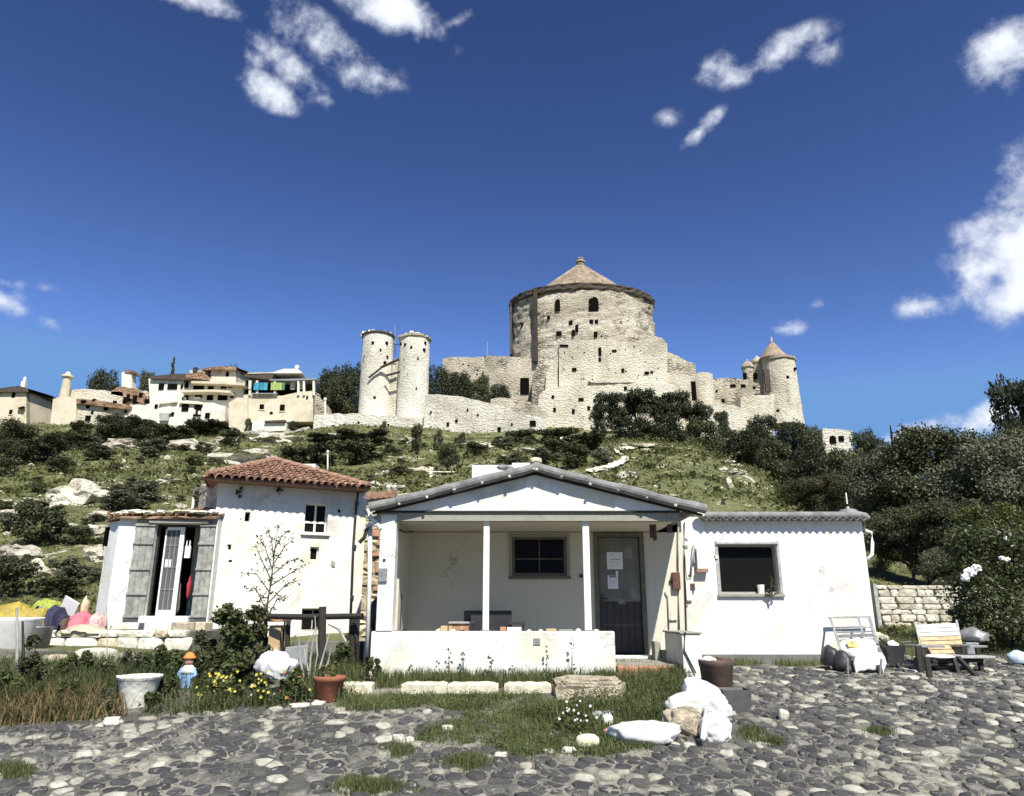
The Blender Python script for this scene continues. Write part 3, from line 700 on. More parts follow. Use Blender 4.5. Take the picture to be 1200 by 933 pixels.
# planks of the lower, darker part
for i in range(6):
    w = (u1 - u0 - 2 * t - .02) / 6; a = u0 + t + .01 + i * w
    m = MB(); fw_.box(m, a + .003, a + w - .003, z0 + .07, zm - .004, -.075, -.04 + .003 * (i % 2)); m.build('door_plank', DOORB, d1)
m = MB(); fw_.box(m, u0 + t + .05, u1 - t - .06, fw_.uz(727, 733)[1], fw_.uz(727, 732)[1], -.04, -.032); m.build('door_rail', DOORG, d1)
m = MB(); fw_.box(m, u0 + t, u0 + t + .05, fw_.uz(700, 708)[1], fw_.uz(700, 696)[1], -.03, .03); q = m.build('lock_plate', METALD, d1)
m = MB(); m.tube([fw_.p(u0 + t + .03, fw_.uz(700, 701)[1], .02), fw_.p(u0 + t + .14, fw_.uz(700, 702)[1], .045)], .012, 8); m.build('handle', METALD, q)
for k, (a, b, c_, d_) in enumerate(((731, 741, 641, 655), (739, 750, 689, 702), (725, 733, 702, 708))):
    v = fw_.rect(a, b, c_, d_); m = MB(); fw_.box(m, v[0], v[1], v[2], v[3], -.03, -.027); m.build('faded_patch', simple('faded_door_patch%d' % k, (.21, .21, .18), .7, .2, 8, 0), d1)
def notice(r, lines, name='notice'):
    v = fw_.rect(*r); m = MB(); fw_.box(m, v[0], v[1], v[2], v[3], -.029, -.024); n_ = m.build(name, PAPER, d1)
    m = MB(); H = v[3] - v[2]; W = v[1] - v[0]; rr = random.Random(int(r[0]))
    for (t0, a0, a1, hh) in lines:
        z = v[3] - H * t0; x = v[0] + W * a0
        while x < v[0] + W * a1:
            w = rr.uniform(.012, .03); fw_.box(m, x, min(x + w, v[0] + W * a1), z - H * hh, z, -.024, -.0225); x += w + .006
    m.build('print', BLACKINK, n_); return n_
notice((711.5, 730, 647, 667), [(.40, .2, .85, .04), (.12, .15, .5, .015), (.6, .12, .8, .012), (.7, .12, .7, .012), (.82, .12, .6, .012)])
notice((712.5, 724.5, 674, 690), [(.02, .15, .85, .16), (.35, .12, .85, .02), (.5, .12, .8, .02), (.62, .12, .85, .02), (.78, .12, .5, .02)])
m = MB(); v = fw_.rect(722, 724.5, 669, 676); fw_.box(m, v[0], v[1], v[2], v[3], -.0285, -.0235); m.build('tape', PAPER, d1)
# threshold and steps
m = MB(); fw_.box(m, u0 - .02, u1 + .02, z0 - .07, z0 - .001, -.12, .14); m.build('threshold', PAINTWO, cot, bevel=.01)
zs = fw_.uz(727, 771)[1]
for k in range(5):
    xa = XPr + .03 + k * .148; m = MB(); m.box(xa, xa + .142, YP + .0, YP + .25, -.2, .085 - .003 * (k % 2)); m.build('brick', BRICKR, cot, bevel=.006)
    m = MB(); m.box(xa - .02, xa + .118, YP - .17, YP - .005, -.2, .0 + .004 * (k % 2)); m.build('brick', BRICKR, cot, bevel=.006)
m = MB(); m.box(XPr + .03, P(779, 780, YW).x, YW - .30, YW - .005, .101, .16); m.build('door_step', PAINTWO, cot, bevel=.012)
# porch window
window(cot, fw_, porch_w, 2, 2, DOORF, .045, .02, .03, bar=.016, zsplit=[.42])
u0, u1, z0, z1 = porch_w; m = MB()
fw_.box(m, u0 - .05, u0 - .001, z0 - .05, z1 + .05, -.02, .03); fw_.box(m, u1 + .001, u1 + .05, z0 - .05, z1 + .05, -.02, .03); fw_.box(m, u0, u1, z1 + .001, z1 + .045, -.02, .028)
m.build('window_surround', GREYPL, cot, bevel=.005)
m = MB(); v = fw_.rect(648, 651, 661, 667); fw_.box(m, v[0], v[1], v[2], v[3], -.15, -.13); m.build('inner_handle', PAINTWO, cot)
m = MB(); fw_.box(m, *fw_.rect(679, 683, 673, 677), 0, .02); m.build('doorbell', METALD, cot)
# hanging brackets under the beam
for (a, b, c_, d_) in ((766, 769, 612, 628), (770, 773.5, 612, 631)):
    v = fp.rect(a, b, c_, d_); m = MB(); fp.box(m, v[0], v[1], v[2], v[3], -.35, -.28); m.build('hanging_bracket', BROWNM, cot)
v = fp.rect(787, 792, 612, 622); m = MB(); fp.box(m, v[0], v[1], v[2], v[3], -.35, -.25); m.build('hanging_bracket', BROWNM, cot)
# right corner post of the porch and pipes on the wall
xa, xb = P(793.5, 680, YP + .1).x, P(799, 680, YP + .1).x
def wpipe(pts, r, mat, name, off=.03): m = MB(); m.tube([fw_.p(*fw_.uz(*p), off) for p in pts], r, 8); return m.build(name, mat, cot, smooth=True)
wpipe([(794.5, 618), (794, 660), (795.5, 738)], .016, METALG, 'drain_pipe')
wpipe([(801.5, 612), (801.5, 660), (804, 744)], .010, METALD, 'conduit')
wpipe([(779, 694), (782, 700), (783.5, 738)], .012, METALG, 'conduit', .02)
wpipe([(783, 727), (793, 727)], .01, METALG, 'pipe_link', .02)
m = MB(); fw_.box(m, *fw_.rect(787, 796, 671, 691), .0, .09); mb_ = m.build('brown_meter_box', BROWNM, cot, bevel=.008)
m = MB(); fw_.box(m, *fw_.rect(784, 787, 680, 684), .0, .03); m.build('valve', METALD, mb_)
# white meter box with a brownish lower edge, conduits
m = MB(); fw_.box(m, *fw_.rect(815, 828, 643, 667), 0, .12); q = m.build('white_meter_box', PAINTW, cot, bevel=.006)
m = MB(); fw_.box(m, *fw_.rect(814.5, 828, 667, 671), 0, .122); m.build('rusty_edge', simple('rusty_edge', (.26, .15, .12), .8, .3, 12, .2), q)
m = MB(); fw_.box(m, *fw_.rect(811.5, 814.5, 643, 660), 0, .05); m.build('conduit_box', METALG, cot)
wpipe([(812.5, 640), (810, 658), (808.5, 676)], .022, METALG, 'conduit'); wpipe([(809, 674), (806, 675)], .014, METALD, 'conduit')
m = MB(); fw_.box(m, *fw_.rect(803.5, 809, 650, 678), .0, .03); m.build('fuse_box', PAINTW, cot, bevel=.004)
m = MB(); fw_.box(m, *fw_.rect(803.5, 810, 680, 704), .0, .05); q = m.build('water_meter', PAINTW, cot, bevel=.006)
m = MB(); fw_.box(m, *fw_.rect(808, 813.5, 684, 692), .0, .06); m.build('rusty_valve', BROWNM, q)
for k, (px, py, s_) in enumerate(((804, 632, 3), (803, 641, 4), (838, 652, 2), (806, 664, 3), (804, 710, 3))):
    m = MB(); c = fw_.p(*fw_.uz(px, py), .0); m.rock(c, (.012 * s_, .01, .012 * s_), k, 1, .3, flat=False); m.build('wall_fitting', METALG, cot)
m = MB(); fw_.box(m, *fw_.rect(838, 841, 651, 655), .0, .03); m.build('junction_box', PAINTWO, cot)
# wing window
window(cot, fw_, wing_w, 1, 1, GREYPL, .035, .10, .03)
u0, u1, z0, z1 = wing_w; m = MB()
fw_.box(m, u0 - .05, u0 - .001, z0, z1 + .06, -.02, .012); fw_.box(m, u1 + .001, u1 + .05, z0, z1 + .06, -.02, .012); fw_.box(m, u0 - .03, u1 + .03, z1 + .001, z1 + .035, -.02, .05)
m.build('window_surround', WOODG, cot, bevel=.004)
m = MB(); a = fw_.uz(893, 695); m.lathe(fw_.p(a[0], z0 + .001, -.04), [(.05, 0), (.062, .15)], 14); tag(m.build('plastic_cup', PAINTW), 'white plastic cup standing on the sill of the wing window', 'cup')
# white pipe at the right end of the wing
m = MB(); m.tube([P(1014, 622, YW + .15), P(1021, 624, YW + .15), P(1022.5, 636, YW + .15), P(1022, 650, YW + .15), P(1016, 656, YW + .15)], .03, 8); m.build('waste_pipe', PAINTW, cot, smooth=True)
# stub wall to the right of the porch entrance
xs0, xs1 = P(800, 765, YP).x, P(821, 765, YP).x; zst = P(810, 743, YP).z
m = MB(); m.box(xs0, xs1 + .02, YP, YP + 1.25, -.3, zst); m.build('stub_wall', plaster('stub_plaster', (.72, .70, .63), (.40, .38, .32), .5, 2.0, .5), cot, bevel=.015)
m = MB(); m.box(xs0 - .03, xs1 + .04, YP - .02, YP + 1.26, zst + .001, zst + .025); m.build('stub_coping', GREYPL, cot, bevel=.008)
m = MB(); m.tube([(xs0 + .03, YP - .012, zst), (xs0 + .05, YP - .02, .55), (xs0 + .02, YP - .02, .3), (xs0 + .16, YP - .03, .0)], .012, 6); m.build('black_hose', BLACKP, cot)
# bench-like stone blocks in the entrance gap
m = MB(); a = P(767, 760, YW - .5); m.box(P(766, 760, YW - .5).x, P(773, 760, YW - .5).x, YW - .6, YW - .3, .1, P(770, 752, YW - .5).z); m.box(P(774, 760, YW - .5).x, P(783, 760, YW - .5).x, YW - .6, YW - .3, .1, P(770, 762, YW - .5).z)
m.build('step_block', GREYPL, cot, bevel=.012)
# gutter, downpipe and bits at the left corner
m = MB(); m.tube([P(432, 598, YP + .1), P(433, 606, YP + .05), P(441, 612, YP), P(446, 620, YP - .02)], [.03, .035, .035, .03], 8); m.tube([P(424, 622, YP), P(433, 614, YP), P(446, 617, YP)], [.015, .03, .03], 6); m.build('broken_gutter', PAINTWO, cot)
m = MB(); m.tube([P(431, 616, YP + .05), P(427, 630, YP + .05), P(421, 636, YP + .05)], .03, 6); m.tube([P(428, 598, YP + .05), P(434, 610, YP + .05), P(445, 606, YP + .05)], .022, 6); m.build('gutter_elbow', METALD, cot)
m = MB(); m.tube([P(434, 616, YP + .12), P(433, 680, YP + .12), P(430, 770, YP + .12)], .032, 10); m.build('white_downpipe', PAINTW, cot, smooth=True)
m = MB(); m.box(P(446, 600, YP).x, P(463, 600, YP).x, YP + .02, YP + .25, ztp, ztp + .16); m.build('pillar_head', GREYPL, cot)

# furniture and bits on the porch
def chair_porch():
    FABN = BLACKP
    t = thing('chair', 'dark slung armchair on the porch, its back rising above the parapet', 'chair', P(571, 745, 12.1))
    c = P(571, 745, 12.1); c.z = .10
    z0 = P(571, 730, 12.1).z; z1 = P(571, 715.5, 12.1).z; w = .38
    m = MB(); m.box(c.x - w, c.x + w, c.y + .18, c.y + .22, z0 - .35, z1); m.build('backrest', FABN, t, bevel=.02)
    m = MB(); m.box(c.x - w, c.x + w, c.y - .25, c.y + .2, .45, .49); m.build('seat', FABN, t, bevel=.01)
    for sx in (-1, 1):
        m = MB(); m.box(c.x + sx * w - .02, c.x + sx * w + .02, c.y - .28, c.y + .2, z0 - .1, z0 - .07); m.build('armrest', WOODP, t)
        for yy in (-.24, .16): m = MB(); m.box(c.x + sx * (w - .02) - .02, c.x + sx * (w - .02) + .02, c.y + yy, c.y + yy + .04, .1, z0 - .1); m.build('leg', WOODD, t)
chair_porch()
def table_porch():
    c = P(543, 745, 12.2); t = thing('table', 'low wooden table with pale top behind the porch parapet', 'table', (c.x, c.y, .1))
    x0, x1 = P(527, 730, 12.2).x, P(554, 730, 12.2).x; zt = P(540, 728.5, 12.2).z
    m = MB(); m.box(x0, x1, 11.95, 12.45, zt - .03, zt); m.build('tabletop', WOODG, t, bevel=.006)
    for x in (x0 + .03, x1 - .03):
        for y in (12.0, 12.4): m = MB(); m.box(x - .025, x + .025, y - .025, y + .025, .1, zt - .031); m.build('leg', WOODP, t)
    m = MB(); m.box(x0 + .05, x1 - .05, 11.98, 12.0, zt - .16, zt - .032); m.build('apron', BRICKR, t)
table_porch()
def stool_porch():
    x0, x1 = P(598, 735, 12).x, P(615, 735, 12).x; zt = P(606, 729, 12).z
    t = thing('side_table', 'small dark side table on the porch, right of the armchair', 'table', ((x0 + x1) / 2, 12.1, .1))
    m = MB(); m.box(x0, x1, 11.9, 12.25, zt - .04, zt); m.build('tabletop', METALD, t)
    for x in (x0 + .02, x1 - .02):
        for y in (11.93, 12.22): m = MB(); m.tube([(x, y, .1), (x, y, zt - .04)], .014, 6); m.build('leg', METALD, t)
stool_porch()
def crate_on(px0, px1, py, Y, mat, name, lab, cat, h=.07, base=None, dep=.16):
    x0, x1 = P(px0, py, Y).x, P(px1, py, Y).x; z = zpar if base is None else base
    m = MB(); m.box(x0, x1, Y, Y + dep, z + .001, z + h); return tag(m.build(name, mat, bevel=.01), lab, cat)
crate_on(594, 611, 738, YP + .03, PAPER, 'paper_packet', 'white paper packet lying on the parapet right of the middle post', 'packet', .055)
crate_on(516, 524, 738, YP + .04, WOODP, 'wooden_box', 'small brown wooden box at the left on the porch parapet', 'box', .075, dep=.12)
crate_on(586, 593, 738, YP + .05, BRICKR, 'brick', 'single red brick beside the white packet on the parapet', 'brick', .06, dep=.12)
crate_on(655, 672, 739, YP + .04, GREYPL, 'grey_board', 'flat grey board lying near the right end of the parapet', 'board', .025)
crate_on(640, 652, 739, YP + .05, WOODP, 'wooden_block', 'light wood offcut on the parapet, left of the grey board', 'offcut', .035)
for k, (px, s_) in enumerate(((457, .02), (515, .03), (531, .025), (620, .02), (634, .022), (678, .028), (699, .022))):
    c = P(px, 740, YP + .1); m = MB(); m.rock((c.x, c.y, zpar + s_ * .3), (s_ * 1.6, s_, s_), k, 2, .3)
    tag(m.build('pebble', ROCKN), 'small loose stone on the porch parapet, ' + ('beside the corner pillar', 'left of the wooden box', 'under the table edge', 'right of the white packet', 'left of the wood offcut', 'left of the right post', 'right of the right post')[k], 'stone', 'loose stones on the parapet')
# mop and broom leaning left inside the porch
a = P(512, 716, 12.6)

# ================================================================== THE OLD HOUSE ON THE LEFT
A_ = P(246, 660, 16.5); B_ = P(427, 660, 18.0)
lh = thing('village_house', 'old two-storey white house with red tiled roof and small lean-to, left of the porch cottage', 'house', (A_.x, A_.y, .3))
fl = Fac((A_.x, A_.y), (B_.x, B_.y)); LH = fl.L; ZTOP = 3.70
big = fl.rect(357, 384, 590, 625); small = fl.rect(363, 373.5, 641, 657); low = fl.rect(353, 381, 713, 740)
h1 = fl.rect(287, 293, 600, 611); h2 = fl.rect(266, 271, 638, 644); h3 = fl.rect(268, 272, 656, 659)
m = MB(); fl.wall(m, 0, LH, .1, ZTOP, [big, small, low, h1, h2, h3], .35); m.build('front_wall', WHITE2, lh)
Ck = P(224, 600, 19.4); Dk = Vector((B_.x + (Ck.x - A_.x), B_.y + 2.6, 0))
fs = Fac((Ck.x, Ck.y), (A_.x, A_.y))
m = MB(); fs.wall(m, 0, fs.L - .002, .1, ZTOP - .01, [], .35); tops = [fs.p(fs.L * t, ZTOP - .02 + .28 * (1 - t) + .05 * math.sin(t * 23), .01) for t in np.linspace(0, .97, 12)]; m.prism([fs.p(0, ZTOP - .03, .01), fs.p(fs.L * .97, ZTOP - .03, .01)] + tops[::-1], -fs.N * .3); m.build('side_wall', masonry('side_masonry', (.34, .31, .24), (.52, .48, .38), (.66, .62, .52), 3.0, .9, .8, .06, rend=.5), lh)
fr_ = Fac((B_.x, B_.y), (Dk.x, Dk.y)); m = MB(); fr_.box(m, .002, fr_.L, .1, ZTOP - .01, -.3, 0); m.build('side_wall', WHITE2, lh)
fb_ = Fac((Dk.x, Dk.y), (Ck.x, Ck.y)); m = MB(); fb_.box(m, 0, fb_.L, .1, ZTOP - .01, -.3, 0); m.build('rear_wall', WHITE2, lh)
m = MB(); m.prism([fl.p(0.1, ZTOP - .3, -.4), fl.p(LH - .1, ZTOP - .3, -.4), Vector((Dk.x, Dk.y - .1, ZTOP - .3)), Vector((Ck.x + .1, Ck.y - .1, ZTOP - .3))], (0, 0, .1)); m.build('ceiling', DARK, lh)
for r in (h1, h2, h3): m = MB(); fl.box(m, r[0], r[1], r[2], r[3], -.34, -.2); m.build('opening', DARK, lh)
window(lh, fl, big, 2, 1, PAINTW, .035, .12, .05, bar=.045, zsplit=[.36])
window(lh, fl, small, 1, 1, PAINTWO, .03, .08, 0)
window(lh, fl, low, 2, 1, WOODG, .04, .10, 0)
m = MB(); u0, u1, z0, z1 = big; fl.box(m, u0 - .09, u0 - .002, z0 - .05, z1 + .08, -.01, .014); fl.box(m, u1 + .002, u1 + .10, z0 - .05, z1 + .08, -.01, .014); fl.box(m, u0, u1, z1 + .002, z1 + .08, -.01, .014); m.build('window_surround', WHITE2, lh)
for k, (px, py, s_) in enumerate(((397, 599, .05), (389, 661, .09), (301, 660, .03), (282, 608, .02))):
    m = MB(); c = fl.p(*fl.uz(px, py)); m.rock(c, (s_, .015, s_), k, 1, .2, flat=False); m.build('wall_patch', GREYPL if k != 0 else DARK, lh)
# ivy-like dark tufts hanging under the eaves
# roof: hip with a single point, tiled front and side slopes
ev = .16
e1 = P(243, 557, 15.98); e2 = P(432, 573.5, 17.5); e4 = Vector((Ck.x + .55, Ck.y + .2, e1.z)); e3 = Vector((Dk.x + .2, Dk.y + .2, e2.z)); pk = P(322, 541, 19.2)
e1.z = e2.z = (e1.z + e2.z) / 2; e3.z = e4.z = e1.z
m = MB(); m.add([e1, e2, e3, e4, pk, e1 - Vector((0, 0, .05)), e2 - Vector((0, 0, .05)), e3 - Vector((0, 0, .05)), e4 - Vector((0, 0, .05))],
      [[0, 1, 4], [1, 2, 4], [2, 3, 4], [3, 0, 4], [0, 5, 6, 1], [1, 6, 7, 2], [2, 7, 8, 3], [3, 8, 5, 0], [8, 7, 6, 5]])
lroof = m.build('roof', simple('roof_bed', (.22, .12, .08), .9, .3, 6, .3), lh)
m = MB(); m.prism([fl.p(-.02, ZTOP + .001, .05), fl.p(LH + .02, ZTOP + .001, .05), fl.p(LH + .02, ZTOP + .001, -.3), fl.p(-.02, ZTOP + .001, -.3)], (0, 0, max(.02, e1.z - .06 - ZTOP))); m.build('eave_course', GREYPL, lh)
def tile_slope(a, b, top, per=.165, course=.30, r=.068, seed=0):
    """barrel tiles: columns run from the eave a-b up to the hip lines meeting in top; one mesh of tiles"""
    rr = random.Random(seed); m = MB(); ab = (b - a); L = ab.length; U = ab.normalized()
    w = top - a; ut = w.dot(U); S = (w - U * ut); H = S.length; S.normalize(); Nn = U.cross(S).normalized()
    if Nn.z < 0: Nn = -Nn
    n = int(L / per)
    for i in range(n + 1):
        u = per * (i + .5); s = -.07; k = 0
        while True:
            hmax = H * (u / ut if u < ut else (L - u) / (L - ut))
            if s > hmax - .05: break
            s1 = min(s + course * 1.18, hmax + .02)
            j = rr.uniform(-.012, .012); r0 = r * rr.uniform(.94, 1.06); V = []; K = 6
            for (ss, rk, lift) in ((s, r0 * 1.08, .035), (s1, r0 * .85, .004)):
                for q in range(K + 1):
                    t = math.pi * q / K; V.append(a + U * (u + j + rk * math.cos(t) * 1.15) + S * ss + Nn * (lift + rk * math.sin(t)))
            for (ss, rk, lift) in ((s, r0 * 1.08 - .014, .035),):
                for q in range(K + 1):
                    t = math.pi * q / K; V.append(a + U * (u + j + rk * math.cos(t) * 1.15) + S * ss + Nn * (lift - .004 + rk * math.sin(t)))
            Fc = [[q, q + 1, K + 2 + q, K + 1 + q][::-1] for q in range(K)] + [[2 * K + 2 + q, 2 * K + 3 + q, q + 1, q] for q in range(K)]
            m.add(V, Fc); s += course; k += 1
    return m
tag(tile_slope(e1, e2, pk, seed=1).build('roof_tiles', ROOFT, lroof), None, None, None, 'stuff')
tag(tile_slope(e2, e3, pk, seed=2).build('roof_tiles', ROOFT, lroof), None, None, None, 'stuff')
tag(tile_slope(e4, e1, pk, seed=3).build('roof_tiles', ROOFT, lroof), None, None, None, 'stuff')
def ridge(a, b, par_, mat, r=.075, step=.34, seed=0):
    n = max(1, int((b - a).length / step)); d = (b - a) / n
    for i in range(n):
        m = MB(); m.tube([a + d * i + Vector((0, 0, .05)), a + d * (i + 1.12) + Vector((0, 0, .045))], [r, r * .85], 8); m.build('hip_tile', mat, par_)
ridge(e2 + Vector((0, 0, .02)), pk + Vector((0, 0, .02)), lroof, ROOFT); ridge(e1 + Vector((0, 0, .02)), pk + Vector((0, 0, .02)), lroof, ROOFT)
c = P(358, 549, 19.0); m = MB(); m.box(c.x - .25, c.x + .25, c.y, c.y + .4, c.z - .4, c.z + .12); m.build('chimney', PAINTWO, lh)
# downpipe at the right corner
m = MB(); m.tube([fl.p(*fl.uz(418.5, 577), .10), fl.p(*fl.uz(417, 590), .05), fl.p(*fl.uz(413.5, 640), .05), fl.p(*fl.uz(409.5, 742), .05)], .030, 8); dp = m.build('downpipe', METALD, lh, smooth=True)
for py in (590, 641, 700): m = MB(); c = fl.p(*fl.uz(417.5 - (py - 590) * .052, py), .05); m.tube([c - Vector((0, 0, .04)), c + Vector((0, 0, .04))], .046, 8); m.build('pipe_collar', METALD, dp)
# little masonry shed behind the gap between the houses
m = MB(); a, b = P(429, 600, 15.2), P(480, 600, 15.2); m.box(a.x, b.x, 15.2, 16.4, .1, P(450, 578, 15.2).z)
shed = tag(m.build('masonry_shed', masonry('shed_masonry', (.42, .33, .2), (.62, .52, .34), (.75, .68, .50), 3.2, .8, .8, .08, joint=.6, rend=.3)), 'narrow ochre rubble wall seen in the gap left of the porch pillar', 'wall')
for k, (px, py, w, h) in enumerate(((442, 690, 9, 5), (444, 668, 8, 6), (441, 650, 9, 4), (446, 636, 9, 6), (440, 625, 9, 8), (466, 640, 6, 8), (467, 662, 6, 6), (466, 690, 5, 12))):
    c = P(px, py, 15.17); m = MB(); m.box(c.x - w / 118, c.x + w / 118, 15.15, 15.199, c.z - h / 118, c.z + h / 118); m.build('brick', BRICKR, shed, bevel=.01)
for k in range(5):
    c = P(432 + k * 7, 581 - k * .6, 15.1); m = MB(); m.tube([c, c + Vector((0, .45, .06))], [.08, .07], 8); m.build('coping_tile', ROOFT, shed)
m = MB(); m.box(P(435, 740, 13.4).x, P(444, 740, 13.4).x, 13.3, 13.6, .0, P(440, 712, 13.4).z); m.rock(P(440, 722, 13.2), (.12, .12, .25), 3, 2, .4, flat=False); tag(m.build('dark_gas_bottle', BLACKP), 'dark rubbish bin pushed into the gap behind the white downpipe', 'bin')

# lean-to with the french door
AY = 16.15
xa, xb = P(133, 660, AY).x, P(248, 660, AY).x; zl = P(190, 607, AY).z
fa = Fac((xa, AY), (xb, AY + .15)); dr = fa.rect(176, 233, 614, 722)
lt = lh
m = MB(); fa.wall(m, 0, fa.L - .01, .1, zl, [dr], .3); m.build('lean_to_wall', WHITE, lt)
xs_ = P(117, 680, AY + .3).x
fa2 = Fac((xs_, AY + .32), (xa, AY)); m = MB(); sr = [.22, .50, fa2.uz(125, 655)[1], fa2.uz(125, 622)[1]]
fa2.wall(m, 0, fa2.L - .003, -.1, zl - .06, [], .25); m.build('lean_to_side_wall', WHITE, lt)
v = fa2.rect(122, 127.5, 618, 640); m = MB(); fa2.box(m, v[0], v[1], v[2], v[3], 0, .004); m.build('dark_slit', DARK, lt)
m = MB(); m.box(xs_ + .05, xb, AY + 2.4, AY + 2.6, 0, zl + .4); m.build('lean_to_rear', DARK, lt)
m = MB(); m.box(xs_ + .05, xb - .1, AY + .32, AY + 2.39, .40, .45); m.build('lean_to_floor', BASEC, lt)
# lean-to roof: slopes up to the right, dry stone coping over the door
q0 = P(118, 610, AY + .9); q1 = P(150, 603, AY - .1); q2 = P(224, 588, AY + 2.4); q3 = P(246, 600, AY - .05)
zr = zl + .02
zk = P(224, 590, AY + 2.4).z; m = MB(); m.add([Vector((xs_ - .1, AY + .34, zr - .02)), Vector((xa - .05, AY - .12, zr)), Vector((xb, AY - .02, zr + .02)), Vector((xb, AY + 2.4, zk)), Vector((P(150, 604, AY + 2.4).x, AY + 2.4, P(150, 604, AY + 2.4).z))] + [Vector((xs_ - .1, AY + .34, zr - .08)), Vector((xa - .05, AY - .12, zr - .05)), Vector((xb, AY - .02, zr - .04)), Vector((xb, AY + 2.4, zk - .1)), Vector((P(150, 604, AY + 2.4).x, AY + 2.4, P(150, 604, AY + 2.4).z - .1))], [[0, 1, 2, 3], [0, 3, 4], [9, 8, 7, 6, 5], [0, 5, 6, 1], [1, 6, 7, 2], [2, 7, 8, 3], [3, 8, 9, 4], [4, 9, 5, 0]]); m.build('lean_to_roof', ROOFO, lt)
tm = MB()
for i in range(24):
    x = xs_ + .05 + i * .14
    if x > xb - .05: break
    for j in range(7):
        y = AY + .2 + j * .32; fx = max(0, min(1, (x - xs_) / (xb - xs_))); fz = zr + .03 + (y - AY) / 2.4 * (zk - zr) * (.25 + .75 * fx)
        tm.tube([(x, y, fz + .03), (x, y + .36, fz + .02 + .36 / 2.4 * (zk - zr) * (.25 + .75 * fx))], [.07, .06], 7)
tag(tm.build('roof_tiles', ROOFO, lt), None, None, None, 'stuff')
rr = random.Random(4); x = xs_
while x < xb - .1:
    w = rr.uniform(.16, .32); yy = AY + (.3 * max(0, (xa - x) / (xa - xs_)) if x < xa else 0)
    m = MB(); m.rock((x + w / 2, yy + .05, zr + .10 + rr.uniform(-.01, .02)), (w * .56, .16, .05), int(x * 50), 2, .25, flat=False); m.build('coping_stone', TSTONE, lt); x += w * .95
m = MB(); u0, u1, z0, z1 = dr; fa.box(m, u0 - .12, u1 + .12, z1 + .001, z1 + .07, -.1, .10); m.build('lintel', GREYPL, lt, bevel=.01)
m = MB(); fa.box(m, u0 - .05, u1 - .06, z0 - .14, z0 - .001, -.1, .16); m.build('door_sill', PAINTW, lt, bevel=.01)
# frame, leaf with glazing bars, shutters
m = MB(); fa.box(m, u0, u0 + .05, z0, z1, -.2, -.12); fa.box(m, u1 - .04, u1, z0, z1, -.2, -.12); fa.box(m, u0 + .05, u1 - .04, z1 - .05, z1, -.2, -.12); fd = m.build('french_door_frame', METALD, lt)
la, lb = fa.uz(185, 670)[0], fa.uz(209, 670)[0]
m = MB(); fa.box(m, la + .02, la + .05, z0, z1 - .1, -.14, -.10); fa.box(m, lb - .09, lb, z0, z1 - .06, -.14, -.09); fa.box(m, la + .05, lb - .09, z0, z0 + .12, -.14, -.1); fa.box(m, la + .05, lb - .09, z1 - .12, z1 - .06, -.14, -.1)
leaf = m.build('door_leaf', PAINTW, lt, bevel=.004)
for zz in (.28, .52, .76): m = MB(); z = z0 + (z1 - z0) * zz; fa.box(m, la + .05, lb - .09, z, z + .018, -.135, -.11); m.build('glazing_bar', METALG, leaf)
for uu in (.33, .66): m = MB(); u = la + .05 + (lb - la - .14) * uu; fa.box(m, u, u + .012, z0 + .12, z1 - .12, -.133, -.112); m.build('glazing_bar', METALG, leaf)
m = MB(); fa.box(m, la + .05, lb - .09, z0 + .12, z1 - .12, -.127, -.122); m.build('pane', CLEAR, leaf)
m = MB(); r_ = fa.rect(190, 197, 655, 665); fa.box(m, r_[0], r_[1], r_[2], r_[3], -.18, -.16); m.build('lace_curtain', PAINTW, leaf)
for (a, b) in ((190.5, 192), (196, 197.5)):
    r_ = fa.rect(a, b, 622, 722); m = MB(); fa.box(m, r_[0], r_[1], r_[2], r_[3], -.22, -.21); m.build('curtain_strip', METALG, leaf)
def shutter(pa, pb, seed):
    rr = random.Random(seed)
    ua, ub = fa.uz(pa, 670)[0], fa.uz(pb, 670)[0]; zt, zb = fa.uz(200, 610)[1], fa.uz(200, 726)[1]
    m = MB(); fa.box(m, ua, ub, zb, zt, .012, .03); s = m.build('shutter', SHUT, lt)
    n = 3
    for i in range(n):
        w = (ub - ua) / n; m = MB(); fa.box(m, ua + i * w + .006, ua + (i + 1) * w - .006, zb - .01 * rr.random(), zt + .01 * rr.random(), .0305, .045 + .004 * rr.random()); m.build('plank', SHUT, s, bevel=.003)
    for k in (.03, .25, .50, .76, .95):
        z = zb + (zt - zb) * k; m = MB(); fa.box(m, ua - .01, ub + .01, z - .025, z + .025, .0495, .066); m.build('batten', SHUT, s, bevel=.004)
        m = MB(); fa.box(m, ua - .012, ub + .012, z - .04, z - .027, .0495, .062); m.build('hinge_strap', METALD, s)
shutter(153, 176, 1); shutter(230, 248, 2)
